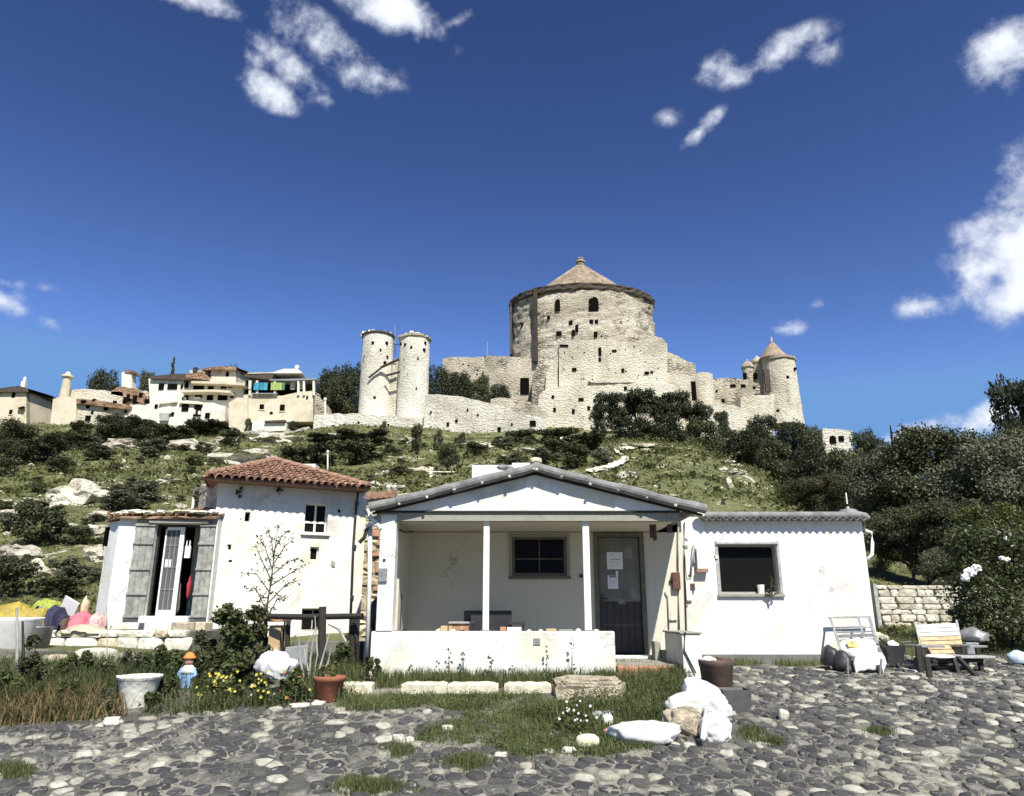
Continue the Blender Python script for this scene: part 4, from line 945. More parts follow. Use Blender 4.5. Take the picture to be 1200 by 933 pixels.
# things seen inside the open door
iy = AY + .55
def hang(px0, px1, py0, py1, mat, name, lab, cat, Y=iy, seed=1):
    a, b = P(px0, py1, Y), P(px1, py0, Y); m = MB(); m.rock(((a.x + b.x) / 2, Y, (a.z + b.z) / 2), ((b.x - a.x) / 2, .08, (b.z - a.z) / 2), seed, 3, .3, flat=False)
    return tag(m.build(name, mat, smooth=True), lab, cat)
hang(203, 213, 684, 722, FABG, 'grey_coat', 'grey coat hanging inside the open french door', 'coat', seed=2)
hang(218, 225, 677, 700, FABR, 'red_jacket', 'red jacket hanging by the right jamb of the french door', 'jacket', AY + .3, 5)
hang(208, 213, 633, 652, PLASTG, 'grey_bag', 'small grey bag hanging high in the dark doorway', 'bag', seed=8)
c0, c1 = P(216, 654, AY + .3), P(224, 640, AY + .3); m = MB(); m.box(c0.x, c1.x, AY + .28, AY + .32, c0.z, c1.z); m.box(c0.x + .01, c0.x + .03, AY + .29, AY + .31, c1.z, c1.z + .13); m.box(c1.x - .04, c1.x - .02, AY + .29, AY + .31, c1.z, c1.z + .13)
tag(m.build('white_chair_back', PAINTW), 'small white slatted panel hung in the upper right of the french door', 'panel')

# ================================================================== STONE TERRACE
def blocky(c, h, seed, rough=.08, sub=4, pw=.28):
    V, Fc = ICO[sub]; out = []
    for v in V:
        s = [math.copysign(abs(q) ** pw, q) for q in v]; mx = 1.0; n_ = Vector(s)
        k = 1 + rough * noise.noise(v * 2.2 + Vector((seed, 0, 0))) + rough * .9 * noise.noise(v * 6 + Vector((seed, 0, 0))) + rough * .6 * noise.noise(v * 14 + Vector((0, seed, 0)))
        out.append((c[0] + n_.x * h[0] * k, c[1] + n_.y * h[1] * k, c[2] + n_.z * h[2] * k))
    return MB().add(out, Fc)

def stone_row(par_, name, x0, x1, y, z0, z1, hmin, hmax, wmin, wmax, depth, mat, seed, fn=None, bx=.75):
    rr = random.Random(seed); z = z0; n = 0; pts = []
    while z < z1 - .02:
        h = min(rr.uniform(hmin, hmax), z1 - z); x = x0 - rr.uniform(0, wmin)
        while x < x1:
            w = rr.uniform(wmin, wmax); cx = x + w / 2; yy = y if fn is None else fn(cx)
            m = blocky((cx + rr.uniform(-.01, .01), yy + rr.uniform(-.02, .02), z + h / 2 + rr.uniform(-.006, .006)), (w * .5, depth, h * .52), rr.randint(0, 9999), .10, 2, .38)
            m.build(name, mat, par_); n += 1; x += w
        z += h
    return n
TYF = 14.0; ztr = .50
tx0, tx1 = P(-160, 745, TYF).x, P(232, 745, TYF).x
m = MB(); m.box(tx0, tx1, TYF + .12, 19.0, -.6, ztr); terr = m.build('terrace', EARTH); tag(terr, None, None, None, 'structure')
stone_row(terr, 'stone', P(-40, 745, TYF).x, P(200, 745, TYF).x, TYF + .1, -.22, ztr + .02, .14, .24, .25, .6, .16, TSTONE, 11)
# steps to the french door
m = MB(); sa, sb = P(166, 740, 15.4).x, P(235, 740, 15.4).x
for k in range(3):
    z = .50 - k * .16
    y = 15.45 - k * .42; rr = random.Random(k); x = sa - k * .1
    while x < sb:
        w = rr.uniform(.35, .6); m = MB(); m.box(x, min(x + w - .015, sb + .05), y - .0, y + .44, z - .16, z + .15 + rr.uniform(-.01, .01)); m.build('step_stone', TSTONE if (k + int(x * 9)) % 3 else ROUGHST, terr, bevel=.025); x += w
# ----- laundry, covers and boxes heaped on the terrace
def heap(name, px0, px1, py0, py1, mat, lab, cat, Y=14.4, seed=0, amp=.3, sub=3, depth=.35, smooth=True, freq=1.4):
    a, b = P(px0, py1, Y), P(px1, py0, Y); m = MB(); cx, cz = (a.x + b.x) / 2, a.z
    hz = b.z - a.z
    m.rock((cx, Y, cz + hz * .36), ((b.x - a.x) / 2, depth, hz * .66), seed, sub, amp, freq)
    return tag(m.build(name, mat, smooth=smooth), lab, cat)
def cloth_heap(name, px0, px1, py0, py1, mat, lab, cat, Y=14.4, seed=0, depth=.4, folds=6, group=None):
    """crumpled cloth: ridged folds over a low mound"""
    a, b = P(px0, py1, Y), P(px1, py0, Y); W = b.x - a.x; H = b.z - a.z; n = 46; V = []; o = Vector((seed * 9.1, seed * 2.3, 0))
    for j in range(n + 1):
        for i in range(n + 1):
            s = i / n * 2 - 1; t = j / n * 2 - 1; r = math.sqrt(s * s + t * t)
            e = 1 + .3 * noise.noise(Vector((s, t, 0)) * 1.8 + o)
            base = max(0, 1 - (r / e) ** 2.2); f = noise.noise(Vector((s * folds * .5, t * folds * .35, seed)) + o); f2 = 1 - abs(noise.noise(Vector((s * folds, t * folds * .7, 3 + seed)) + o)) * 2
            z = base ** .5 * (.80 + .16 * f) + .09 * f2 * min(1, base * 3); V.append(((a.x + b.x) / 2 + s * W * .52 * (1 + .08 * f), Y + t * depth, a.z + max(-.02, z * H)))
    Fc = [[j * (n + 1) + i, j * (n + 1) + i + 1, (j + 1) * (n + 1) + i + 1, (j + 1) * (n + 1) + i] for j in range(n) for i in range(n)]
    return tag(obj(name, V, Fc, mat, None, True), lab, cat, group)
cloth_heap('yellow_cover', -22, 52, 704, 737, FABY, 'bright yellow crumpled cover at the left end of the stone terrace', 'cover', 14.35, 3, .5, 5)
cloth_heap('yellow_cover', 28, 66, 709, 742, FABY, 'second yellow cover drooping over the terrace edge beside the navy cloth', 'cover', 14.2, 8, .3, 4)
cloth_heap('lime_cloth', 40, 72, 701, 716, FABYG, 'lime green cloth on top of the heap behind the navy cloth', 'cloth', 14.75, 4, .3)
cloth_heap('grey_sack', 40, 58, 708, 734, FABG, 'grey folded tarpaulin between yellow cover and navy cloth', 'tarpaulin', 14.5, 6, .3)
cloth_heap('navy_cloth', 50, 80, 706, 741, FABN, 'navy blue bundle of clothes beside the yellow cover', 'clothes', 14.35, 5, .35)
cloth_heap('brown_cloth', 70, 86, 722, 741, BROWNP, 'dark brown bundle in front of the white board', 'bundle', 14.2, 12, .25)
c = P(81, 712, 14.6); m = MB(); m.obox(c, (.16, .012, .17), Matrix.Rotation(rad(28), 3, 'Y') @ Matrix.Rotation(rad(18), 3, 'X')); tag(m.build('white_board', PAPER, bevel=.004), 'white board propped at a slant on the heap of clothes', 'board')
cloth_heap('pink_clothes', 80, 112, 715, 735, FABP, 'pink and red clothes spread at the right end of the heap', 'clothes', 14.4, 2, .3)
cloth_heap('pink_cloth', 104, 124, 716, 738, simple('pale_pink_cloth', (.62, .36, .34), .9, .3, 6, .4), 'pale pink cloth against the foot of the white lean-to wall', 'cloth', 14.5, 9, .25)
heap('tan_cushion', 94, 106, 701, 722, FABT, 'tan stuffed cushion standing on the pink clothes', 'cushion', 14.6, 7, .25, depth=.12)
cloth_heap('tan_sacking', 80, 124, 730, 742, simple('dusty_sacking', (.42, .38, .28), .9, .3, 6, .4), 'dusty beige sacking under the pink clothes', 'sacking', 14.15, 15, .25)
# white tub and grey bucket at the left end
def lathe_thing(name, px, py, Y, prof, mat, lab, cat, n=20, base=None, tilt=None):
    c = P(px, py, Y) if base is None else base; m = MB(); m.lathe((0, 0, 0), prof, n, caps=False); 
    o = obj(name, [Vector(v) + c for v in m.V], m.F, mat, None, True, loc=c)
    if tilt: o.rotation_euler = tilt
    return tag(o, lab, cat)
tb = lathe_thing('white_tub', 6, 778, 13.1, [(0, 0), (.36, 0), (.40, .02), (.44, .68), (.47, .72), (.46, .74), (.42, .72), (.38, .06), (0, .05)], PAINTW, 'large white plastic tub below the yellow cover at the left edge', 'tub')
lathe_thing('grey_bin', 38, 772, 13.3, [(0, 0), (.20, 0), (.24, .5), (.26, .52), (.22, .50), (.18, .04), (0, .03)], METALG, 'dull grey metal bin right of the white tub', 'bin')
for (px, t0, b0, Y, lab) in ((19.5, 712, 800, 11.8, 'thin grey wooden stake nearer the white tub'), (26.5, 728, 805, 11.6, 'shorter dark wooden stake next to the grey one'), (125, 708, 792, 12.2, 'slender bare stick standing before the lean-to wall')):
    a = hit(px, b0); Y = a.y; b = P(px, t0, Y); m = MB(); m.tube([a - Vector((0, 0, .1)), a.lerp(b, .5) + Vector((.01, 0, 0)), b], [.022, .02, .014] if px < 100 else [.010, .008, .005], 6); tag(m.build('wooden_stake', WOODG if px != 26.5 else WOODD), lab, 'stake')

# ================================================================== YARD : COBBLES
def inpoly(x, y, poly):
    c = False; n = len(poly); j = n - 1
    for i in range(n):
        xi, yi = poly[i]; xj, yj = poly[j]
        if (yi > y) != (yj > y) and x < (xj - xi) * (y - yi) / (yj - yi) + xi: c = not c
        j = i
    return c
LAWN = [(396, 832), (428, 786), (432, 780), (720, 786), (795, 782), (812, 812), (800, 850), (770, 876), (690, 889), (600, 886), (572, 874), (488, 872), (500, 856), (556, 836), (500, 829), (450, 833)]
GARD = [(-600, 900), (-200, 868), (0, 854), (130, 845), (250, 838), (345, 828), (400, 832), (436, 786), (436, 700), (-600, 700)]
TUFTS = [(430, 924, 42, 12), (468, 882, 16, 10), (14, 906, 22, 10), (880, 862, 12, 10), (548, 895, 26, 12), (1030, 860, 10, 3), (905, 872, 8, 5)]
def is_cobble(x, y):
    px, py = proj(x, y, T(x, y))
    if y > 12.6 and px > 820 and px < 965: return False
    if y > 13.6: return False
    if y > 12.4 and px < 1025: return False
    if y > 10.6 and px < 825 and px > 430: return False
    nx = 9 * noise.noise(Vector((x * 2.2, y * 2.2, 7)))
    if inpoly(px + nx, py + nx * .4, LAWN) or inpoly(px + nx, py + nx * .3, GARD): return False
    for (a, b, w, h) in TUFTS[:3]:
        if abs(px - a) / w + abs(py - b) / h < .6: return False
    return True
def cobbles():
    rr = random.Random(21); pts = []; sp = .172
    ys = []; y = 3.9; row = 0
    while y < 13.6:
        w = .80 * y + .8; x = -w + (row % 2) * sp * .5
        while x < w:
            q = rr.random()
            pts.append((x + rr.uniform(-.42, .42) * sp, y + rr.uniform(-.42, .42) * sp)); x += sp * (1 if q > .35 else (1.6 if q > .12 else .6))
        y += sp * .86; row += 1
    grid = {}
    for i, p in enumerate(pts): grid.setdefault((int(math.floor(p[0] / .4)), int(math.floor(p[1] / .4))), []).append(i)
    cells = []
    for i, p in enumerate(pts):
        if not is_cobble(*p): continue
        poly = [(p[0] - .3, p[1] - .3), (p[0] + .3, p[1] - .3), (p[0] + .3, p[1] + .3), (p[0] - .3, p[1] + .3)]
        gx, gy = int(math.floor(p[0] / .4)), int(math.floor(p[1] / .4))
        for a in (-1, 0, 1):
            for b in (-1, 0, 1):
                for j in grid.get((gx + a, gy + b), ()):
                    if j == i: continue
                    q = pts[j]; mx, my = (p[0] + q[0]) / 2, (p[1] + q[1]) / 2; dx, dy = q[0] - p[0], q[1] - p[1]
                    L = math.hypot(dx, dy)
                    if L > .75: continue
                    out = []; g = .004 + .008 * rr.random()
                    f = lambda v: ((v[0] - mx) * dx + (v[1] - my) * dy) / L + g
                    for k in range(len(poly)):
                        A, B = poly[k], poly[(k + 1) % len(poly)]; fa_, fb2 = f(A), f(B)
                        if fa_ <= 0: out.append(A)
                        if (fa_ < 0) != (fb2 < 0): t = fa_ / (fa_ - fb2); out.append((A[0] + (B[0] - A[0]) * t, A[1] + (B[1] - A[1]) * t))
                    poly = out
                    if len(poly) < 3: break
                if len(poly) < 3: break
            if len(poly) < 3: break
        if len(poly) < 3: continue
        cx = sum(v[0] for v in poly) / len(poly); cy = sum(v[1] for v in poly) / len(poly)
        # resample to a rounded outline of 9 points
        per = []
        for k in range(9):
            ang = 2 * math.pi * k / 9 + rr.uniform(-.12, .12); dx, dy = math.cos(ang), math.sin(ang); best = .3
            for e in range(len(poly)):
                A, B = poly[e], poly[(e + 1) % len(poly)]; ex, ey = B[0] - A[0], B[1] - A[1]; den = dx * ey - dy * ex
                if abs(den) < 1e-9: continue
                t = ((A[0] - cx) * ey - (A[1] - cy) * ex) / den; s = ((A[0] - cx) * dy - (A[1] - cy) * dx) / den
                if t > 0 and -1e-6 <= s <= 1 + 1e-6: best = min(best, t)
            per.append((dx, dy, best * rr.uniform(.86, 1.02)))
        ar = [p_[2] for p_ in per]; mean = sum(ar) / 9
        if mean < .03: continue
        g0 = T(cx, cy); h = rr.uniform(.004, .030); V = []
        tx, ty = rr.uniform(-.06, .06), rr.uniform(-.06, .06)
        for (sc, hh) in ((1.0, -.03), (.95, h * .6), (.78, h)):
            for (dx, dy, r) in per:
                r2 = (.85 * r + .15 * mean) if sc < .9 else r; X, Y_ = cx + dx * r2 * sc, cy + dy * r2 * sc; V.append((X, Y_, T(X, Y_) + hh + (dx * tx + dy * ty) * r2 * (hh > 0)))
        V.append((cx, cy, g0 + h * 1.08))
        Fc = []
        for a in range(2):
            for k in range(9): Fc.append([a * 9 + k, a * 9 + (k + 1) % 9, (a + 1) * 9 + (k + 1) % 9, (a + 1) * 9 + k])
        for k in range(9): Fc.append([18 + k, 18 + (k + 1) % 9, 27])
        px, py = proj(cx, cy, g0); vis = -30 < px < 1230 and py < 945
        cells.append((mean / cy ** 1.5 if vis else -1, V, Fc))
    cells.sort(key=lambda c: -c[0])
    for k, (s, V, Fc) in enumerate(cells[:300]): obj('cobble', V, Fc, COBB, ground, True)
    m = MB()
    for (s, V, Fc) in cells[300:]: m.add(V, Fc)
    tag(m.build('cobbles', COBB, ground, True), None, None, None, 'stuff')
    print('cobbles', len(cells))
cobbles()

# ---------------- kerb in front of the porch
kerb = thing('stone_kerb', 'row of pale kerb stones in the grass before the porch parapet', 'kerb', P(560, 805, 10.75))
for (a, b, t, bo, s) in ((398, 436, 800.5, 812, 1), (470, 523.5, 800.5, 811, 2), (524.5, 584, 801, 813, 3), (591, 646, 801, 811, 4)):
    A, B = P(a, t, 10.25), P(b, t, 10.25); m = MB(); n = 10; rr = random.Random(s); V = []
    zt = A.z; 
    for i in range(n + 1):
        x = A.x + (B.x - A.x) * i / n; j = rr.uniform(-.012, .012)
        e = .02 if i in (0, n) else 0
        for (yy, zz) in ((10.25 + j + e, -.5), (10.24 + j + e, zt - .02 - e), (10.27 + j, zt - e), (10.47, zt + .004 - e), (10.49, -.5)): V.append((x, yy, zz + (rr.uniform(-.006, .006) if zz > -.3 else 0)))
    Fc = [[i * 5 + k, i * 5 + k + 1, (i + 1) * 5 + k + 1, (i + 1) * 5 + k][::-1] for i in range(n) for k in range(4)] + [[0, 1, 2, 3, 4], [n * 5 + k for k in (4, 3, 2, 1, 0)]]
    obj('kerb_stone', V, Fc, KERB, kerb)
m = MB(); A, B = P(650, 799, 10.0), P(731, 799, 10.0); V, Fc = ICO[4]
cx = (A.x + B.x) / 2; w = (B.x - A.x) / 2
tag(blocky((cx, 10.22, A.z - .22), (w * 1.0, .30, .25), 3, .12).build('rough_stone_block', ROUGHST), 'large pitted travertine block at the right end of the kerb', 'stone block')

# ================================================================== STONE WALL ON THE RIGHT
WYR = 17.0
x0, x1 = P(1033, 700, WYR).x, P(1175, 700, WYR).x; zb, zt = P(1080, 733, WYR).z, P(1080, 686, WYR).z
m = MB(); m.box(x0 + .05, x1, WYR + .1, WYR + .5, zb - .3, zt - .04)
sw_ = m.build('dry_stone_wall', simple('wall_core', (.22, .19, .14), .95, .3, 8, .5)); tag(sw_, 'low pale dry stone wall behind the wooden lounger', 'wall')
stone_row(sw_, 'stone', x0, x1, WYR + .12, zb - .03, zt, .10, .17, .16, .44, .13, WSTONE, 31)
m = MB(); p = P(1029.5, 725, 16.7); m.box(p.x - .02, p.x + .06, 16.7, 16.85, .3, P(1030, 684, 16.7).z); tag(m.build('wooden_post', WOODG), 'short grey post at the left end of the dry stone wall', 'post')
m = MB(); m.box(P(1020, 720, 17.6).x, P(1032, 720, 17.6).x, 17.5, 17.6, .3, P(1026, 702, 17.6).z); tag(m.build('rusty_panel', BROWNM), 'rusty brown panel between cottage corner and stone wall', 'panel')
m = MB(); c = P(1024, 733, 15.5); m.rock((c.x, 15.5, T(c.x, 15.5) + .06), (.28, .2, .14), 4, 3, .25); tag(m.build('pale_boulder', ROCKN), 'pale boulder lying at the foot of the cottage corner', 'boulder')

# ================================================================== LOUNGERS AND YARD THINGS
def white_lounger():
    t = thing('sun_lounger', 'white sheet-covered sun lounger with raised ladder-like back against the wing wall', 'sun lounger', hit(1003, 785))
    bl, br = P(973, 724, 12.85), P(1018.5, 723, 12.85); cl, cr = P(986, 764, 12.3), P(1030, 762, 12.3)
    m = MB(); m.beam(bl, cl, .03, .03); f1 = m.build('back_frame', METALG, t)
    m = MB(); m.beam(br, cr, .045, .035); m.build('back_frame', METALG, t)
    m = MB(); m.beam(bl + Vector((-.03, 0, 0)), br + Vector((.03, 0, 0)), .03, .035); m.build('top_rail', WOODG, t)
    for k in (.33, .45, .56, .70): a, b = bl.lerp(cl, k), br.lerp(cr, k); m = MB(); m.beam(a, b, .012, .022 if k < .5 else .05); m.build('slat', METALG if k > .4 else WOODG, t)
    a, b = P(1006, 724, 12.83), P(1013, 750, 12.5); m = MB(); m.beam(a, b, .03, .03); m.build('strut', METALG, t)
    # the white sheet: over the seat and falling in front
    fl_, fr2 = P(1001, 768, 11.75), P(1036, 767, 11.75)
    n = 22; V = []
    rows = [(bl.lerp(cl, .72), br.lerp(cr, .72)), (cl + Vector((.0, 0, .02)), cr + Vector((0, 0, .02))), (fl_ + Vector((-.02, .15, .02)), fr2 + Vector((0, .15, .02))), (fl_, fr2), (P(1000, 774, 11.68), P(1038, 774, 11.68)), (P(1003, 788, 11.64), P(1033, 788, 11.64))]
    dense = []
    for r in range(len(rows) - 1):
        for k in range(5): dense.append((rows[r][0].lerp(rows[r + 1][0], k / 5), rows[r][1].lerp(rows[r + 1][1], k / 5)))
    dense.append(rows[-1])
    for j, (a, b) in enumerate(dense):
        for i in range(n + 1):
            s = i / n; p = a.lerp(b, s); side = max(0, abs(s - .5) * 2 - .82) / .18
            q = noise.noise(Vector((s * 5, j * .25, 2))); V.append(p + Vector((0, -.012 * q, .014 * q + .03 * math.sin(s * 3.14) - .05 * side)))
    Fc = [[j * (n + 1) + i, j * (n + 1) + i + 1, (j + 1) * (n + 1) + i + 1, (j + 1) * (n + 1) + i] for j in range(len(dense) - 1) for i in range(n)]
    o = obj('sheet', V, Fc, SACK, t, True); s = o.modifiers.new('th', 'SOLIDIFY'); s.thickness = .012
    for (px, py, Y, h) in ((994, 794, 11.85, 774), (1031, 793, 11.9, 772), (984, 786, 12.3, 764), (1029, 784, 12.35, 762)):
        a = hit(px, py, 10); m = MB(); m.tube([a, P(px + (2 if px > 1000 else -1), h, a.y)], .018, 8); m.build('leg', METALG, t)
    m = MB(); m.beam(P(1034, 768, 11.85), P(1030, 760, 12.3), .03, .03); m.build('side_rail', METALG, t)
    for px in (995, 1031): a = hit(px, 791, 10); m = MB(); m.tube([a + Vector((-.02, 0, .07)), a + Vector((.02, 0, .07))], .07, 14); m.build('wheel', BLACKP, t)
    m = MB()
    c = P(999, 757.5, 12.25)
    return t
white_lounger()
o = MB(); c = P(998, 757, 12.32)
o.obox(c + Vector((0, -.03, .03)), (.075, .01, .05), Matrix.Rotation(rad(-35), 3, 'X')); pk_ = tag(o.build('yellow_packet', PETY), 'small packet printed yellow and white lying on the white lounger sheet', 'packet')
for k in range(3): m = MB(); m.obox(c + Vector((-.04 + k * .035, -.04, .035 + (k % 2) * .015)), (.012, .01, .012), Matrix.Rotation(rad(-35), 3, 'X')); m.build('print', PAPER if k != 1 else ORANGE, pk_)
def bag(px0, px1, py0, py1, Y, mat, name, lab, seed):
    a, b = P(px0, py1, Y), P(px1, py0, Y); m = MB(); m.rock(((a.x + b.x) / 2, Y, a.z + (b.z - a.z) * .42), ((b.x - a.x) / 2, .17, (b.z - a.z) * .6), seed, 3, .14)
    return tag(m.build(name, mat, smooth=True), lab, 'bag')
bag(965, 981, 757, 786, 12.1, BLACKP, 'black_bag', 'black bag left of the white lounger, against the plinth', 3)
bag(978, 997, 763, 791, 11.95, BLACKP, 'black_bag', 'shiny black bag tucked under the near left side of the white lounger', 6)
def wood_lounger():
    g = hit(1110, 790, 10); t = thing('garden_lounger', 'slatted wooden garden lounger with dark frame and arms, before the dry stone wall', 'lounger', g)
    tl, tr = P(1074.5, 732, 12.9), P(1123, 730, 12.9); bl, br = P(1083, 767, 12.25), P(1130, 766, 12.25)
    n = 7
    for i in range(n):
        a, b = tl.lerp(bl, (i + .06) / n), tr.lerp(br, (i + .06) / n); c, d = tl.lerp(bl, (i + .90) / n), tr.lerp(br, (i + .90) / n)
        m = MB(); m.prism([a, c, d, b], (0, .022, 0)); m.build('slat', PAINTWO if i < 3 else WOODP, t, bevel=.003)
    for (p, q) in ((tl, bl), (tr, br)):
        m = MB(); m.beam(p + Vector((0, .04, .03)), q + Vector((0, .04, -.05)), .03, .045); m.build('back_rail', WOODG, t)
    for (x0, x1, yy) in ((1072, 1099, 756), (1127, 1148, 756)):
        a, b = P(x0, yy, 12.1), P(x1, yy, 12.1); m = MB(); m.box(a.x, b.x, 11.9, 12.45, a.z - .03, a.z); m.build('armrest', METALG, t, bevel=.006)
    m = MB(); a, b = P(1078, 770, 12.1), P(1136, 770, 12.1); m.box(a.x, b.x, 11.75, 12.3, a.z - .06, a.z - .012); m.build('seat_frame', WOODD, t, bevel=.006)
    a, b = P(1088, 770, 11.8), P(1121, 770, 11.8); V, Fc = ICO[3]; m = MB(); m.rock(((a.x + b.x) / 2, 11.9, a.z), ((b.x - a.x) / 2, .22, .035), 3, 3, .05, flat=False); m.build('seat_cushion', PAINTW, t, smooth=True)
    for (px, top, bot, w) in ((1076, 757, 791, .035), (1087, 770, 795, .035), (1082, 760, 788, .03), (1146, 757, 782, .035), (1129, 757, 786, .03), (1120, 772, 788, .03), (1092, 772, 786, .025)):
        g = hit(px, bot, 10); a = P(px - 1, top, g.y); m = MB(); m.box(a.x - w, a.x + w, g.y - w * .7, g.y + w * .7, g.z - .02, a.z); m.build('leg', WOODD, t, bevel=.004)
    m = MB(); a, b = hit(1087, 790, 10), hit(1118, 786, 10); m.beam(Vector((a.x, a.y, a.z + .12)), Vector((b.x, b.y, b.z + .12)), .03, .03); m.build('stretcher', WOODD, t)
wood_lounger()
def side_tab():
    a, b = P(1117, 768, 11.9), P(1157, 767.5, 11.9); t = thing('low_table', 'low grey-topped table with dark legs right of the wooden lounger', 'table', (a.x, 11.9, 0))
    m = MB(); m.box(a.x, b.x, 11.7, 12.25, a.z - .035, a.z); m.build('tabletop', WOODG, t, bevel=.006)
    for (px, bo) in ((1133, 787), (1145.5, 794), (1150, 788), (1123, 790)):
        g = hit(px, bo, 10); q = P(px - 1.5, 770, g.y); m = MB(); m.beam(g, Vector((q.x, min(max(g.y, 11.73), 12.22), a.z - .036)), .06, .05, (1, 0, 0)); m.build('leg', WOODD, t)
side_tab()
# folded pushchair frame with basket between the loungers
def pushchair():
    g = hit(1050, 784, 10); t = thing('garden_trolley', 'dark folded trolley with basket between the two loungers', 'trolley', g); Y = g.y
    m = MB(); m.tube([P(1030, 748, Y), P(1046, 760, Y), P(1052, 764, Y)], .018, 6); m.tube([P(1052, 748, Y), P(1042, 760, Y)], .014, 6); m.tube([P(1056, 753, Y), P(1068, 752, Y), P(1074, 755, Y)], .014, 6); m.build('handle', BLACKP, t)
    m = MB(); V = []
    for (py, a, b, d) in ((756, 1033, 1056, .16), (780, 1037, 1053, .12)):
        p, q = P(a, py, Y), P(b, py, Y); V += [(p.x, Y - d, p.z), (q.x, Y - d, q.z), (q.x, Y + d, q.z), (p.x, Y + d, p.z)]
    m.add(V, [[0, 1, 5, 4], [1, 2, 6, 5], [2, 3, 7, 6], [3, 0, 4, 7], [4, 5, 6, 7]]); m.build('basket', METALD, t)
    m = MB(); m.rock(P(1047, 757, Y), (.10, .1, .07), 5, 2, .3, flat=False); m.build('white_cup', PAINTW, t, smooth=True)
    for px in (1040, 1052): a = hit(px, 785, 10); m = MB(); m.tube([a + Vector((-.015, 0, .05)), a + Vector((.015, 0, .05))], .05, 12); m.build('wheel', BLACKP, t)
    m = MB(); a = P(1041, 780, Y); m.tube([a, P(1052, 780, Y)], .012, 6); m.build('axle', METALD, t)
pushchair()
heap('grey_plastic_sheet', 1127, 1156, 737, 753, METALG, 'pale grey plastic cover bundled behind the low table', 'cover', 13.4, 5, .25, depth=.25)
m = MB(); a, b = P(1128, 753, 13.2), P(1143, 753, 13.2); m.box(a.x, b.x, 13.1, 13.4, T(a.x, 13.2) - .05, a.z); tag(m.build('grey_crate', METALG, bevel=.01), 'grey crate carrying the plastic cover behind the low table', 'crate')
c = hit(1193, 780, 10); m = MB(); m.rock((c.x + .06, c.y, c.z + .08), (.22, .16, .14), 7, 3, .15); tag(m.build('blue_white_bag', simple('blue_white_plastic', (.42, .52, .60), .5, .5, 3, .4), smooth=True), 'blue and white plastic bag on the ground at the right edge', 'bag')

# ----- sacks and pots before the stub wall
def sack(px, py, wpx, hpx, mat, name, lab, cat='sack', seed=1, amp=.16, sub=4, base=None, lift=0, Y=None, dy=.7, tilt=0, group=None):
    g = hit(px, py, 5) if Y is None else Vector((P(px, py, Y).x, Y, P(px, py, Y).z))
    s = F * 1.06 / g.y; w, h = wpx / s / 2, hpx / s / 2; V, Fc = ICO[sub]; o = Vector((seed * 3.1, seed, 0)); ct, st_ = math.cos(tilt), math.sin(tilt); out = []
    for v in V:
        q = Vector([math.copysign(abs(a) ** .75, a) for a in v])
        cr = 1 - abs(noise.noise(v * 2.3 + o)) * 3.2; cr2 = 1 - abs(noise.noise(v * 6.5 + o)) * 3
        k = 1 + amp * noise.noise(v * 1.3 + o) + amp * .35 * cr + amp * .18 * cr2
        x, y, z = q.x * w * k, q.y * w * dy * k, q.z * h * k
        x, z = x * ct - z * st_, x * st_ + z * ct
        out.append((g.x + x, g.y + w * dy + y, g.z + h * .85 + max(z, -h * .85) + lift))
    return tag(obj(name, out, Fc, mat, None, True), lab, cat, group)
sack(758, 877, 74, 27, SACK, 'white_sack', 'white sack lying flat in the grass at the left of the heap', seed=2, dy=.5, amp=.25)
sack(842, 872, 36, 33, SACK, 'white_bag', 'knotted white bag standing at the front right of the heap', 'bag', seed=5, dy=.6, amp=.2)
sack(803, 868, 38, 34, ROUGHST, 'tan_stone', 'tan lumpy stone between the flat sack and the knotted bag', 'stone', seed=9, amp=.35, dy=.7)
sack(796, 856, 34, 22, simple('tan_stone', (.48, .42, .31), .9, .3, 9, .5), 'tan_boulder', 'smooth tan boulder under the upper white sacks', 'stone', seed=4, Y=8.75)
sack(812, 842, 54, 27, simple('dirty_white_sack', (.66, .64, .58), .6, .3, 5, .5), 'dirty_sack', 'dirty white sack lying across the stones, left in the heap', seed=11, Y=8.85, amp=.2, dy=.5)
sack(828, 834, 50, 33, SACK, 'white_sack', 'bulging white sack on top of the heap by the stub wall', seed=7, Y=8.95, amp=.22, dy=.5, tilt=-.5)
sack(845, 848, 30, 26, SACK, 'white_sack', 'white sack hanging over the right side of the heap', seed=13, Y=8.75, amp=.22, dy=.5, tilt=-.6)
sack(837, 846, 15, 11, ORANGE, 'orange_cloth', 'scrap of orange cloth between the white sacks', 'cloth', seed=3, Y=8.5)
m = MB(); a = P(826, 832, 8.3); m.tube([P(827, 832, 8.4), P(826, 850, 8.2), P(824, 866, 8.1), P(826, 871, 8.1)], [.012, .035, .03, .015], 8); tag(m.build('twisted_strip', SACK, smooth=True), 'twisted strip of white plastic hanging beside the knotted bag', 'plastic strip')
def lat(name, px, bot, top, wtop, wbot, mat, lab, cat, extra=None, n=22, y0=5):
    g = hit(px, bot, y0); s = F * 1.06 / g.y; h = (bot - top) / s * 1.02; R1, R0 = wtop / s / 2, wbot / s / 2; gy = g.y + R0 * .8
    t = thing(name, lab, cat, (g.x, gy, g.z)); o = (g.x, gy, g.z)
    m = MB(); m.lathe(o, [(R0 * .92, 0), (R0, .01), (R0 + (R1 - R0) * .80, h * .80), (R1 * 1.0, h * .82), (R1 * 1.03, h * .97), (R1 * .99, h), (R1 * .90, h), (R1 * .86, h * .8), (0, h * .76)], n, caps=False); m.build('pot_body', mat, t, smooth=True)
    return t, Vector(o), h, R1
pt, po, ph, pr = lat('brown_pot', 845, 815, 778, 40, 33, BROWNP, 'large dark brown flowerpot holding rubbish right of the white sacks', 'flowerpot')
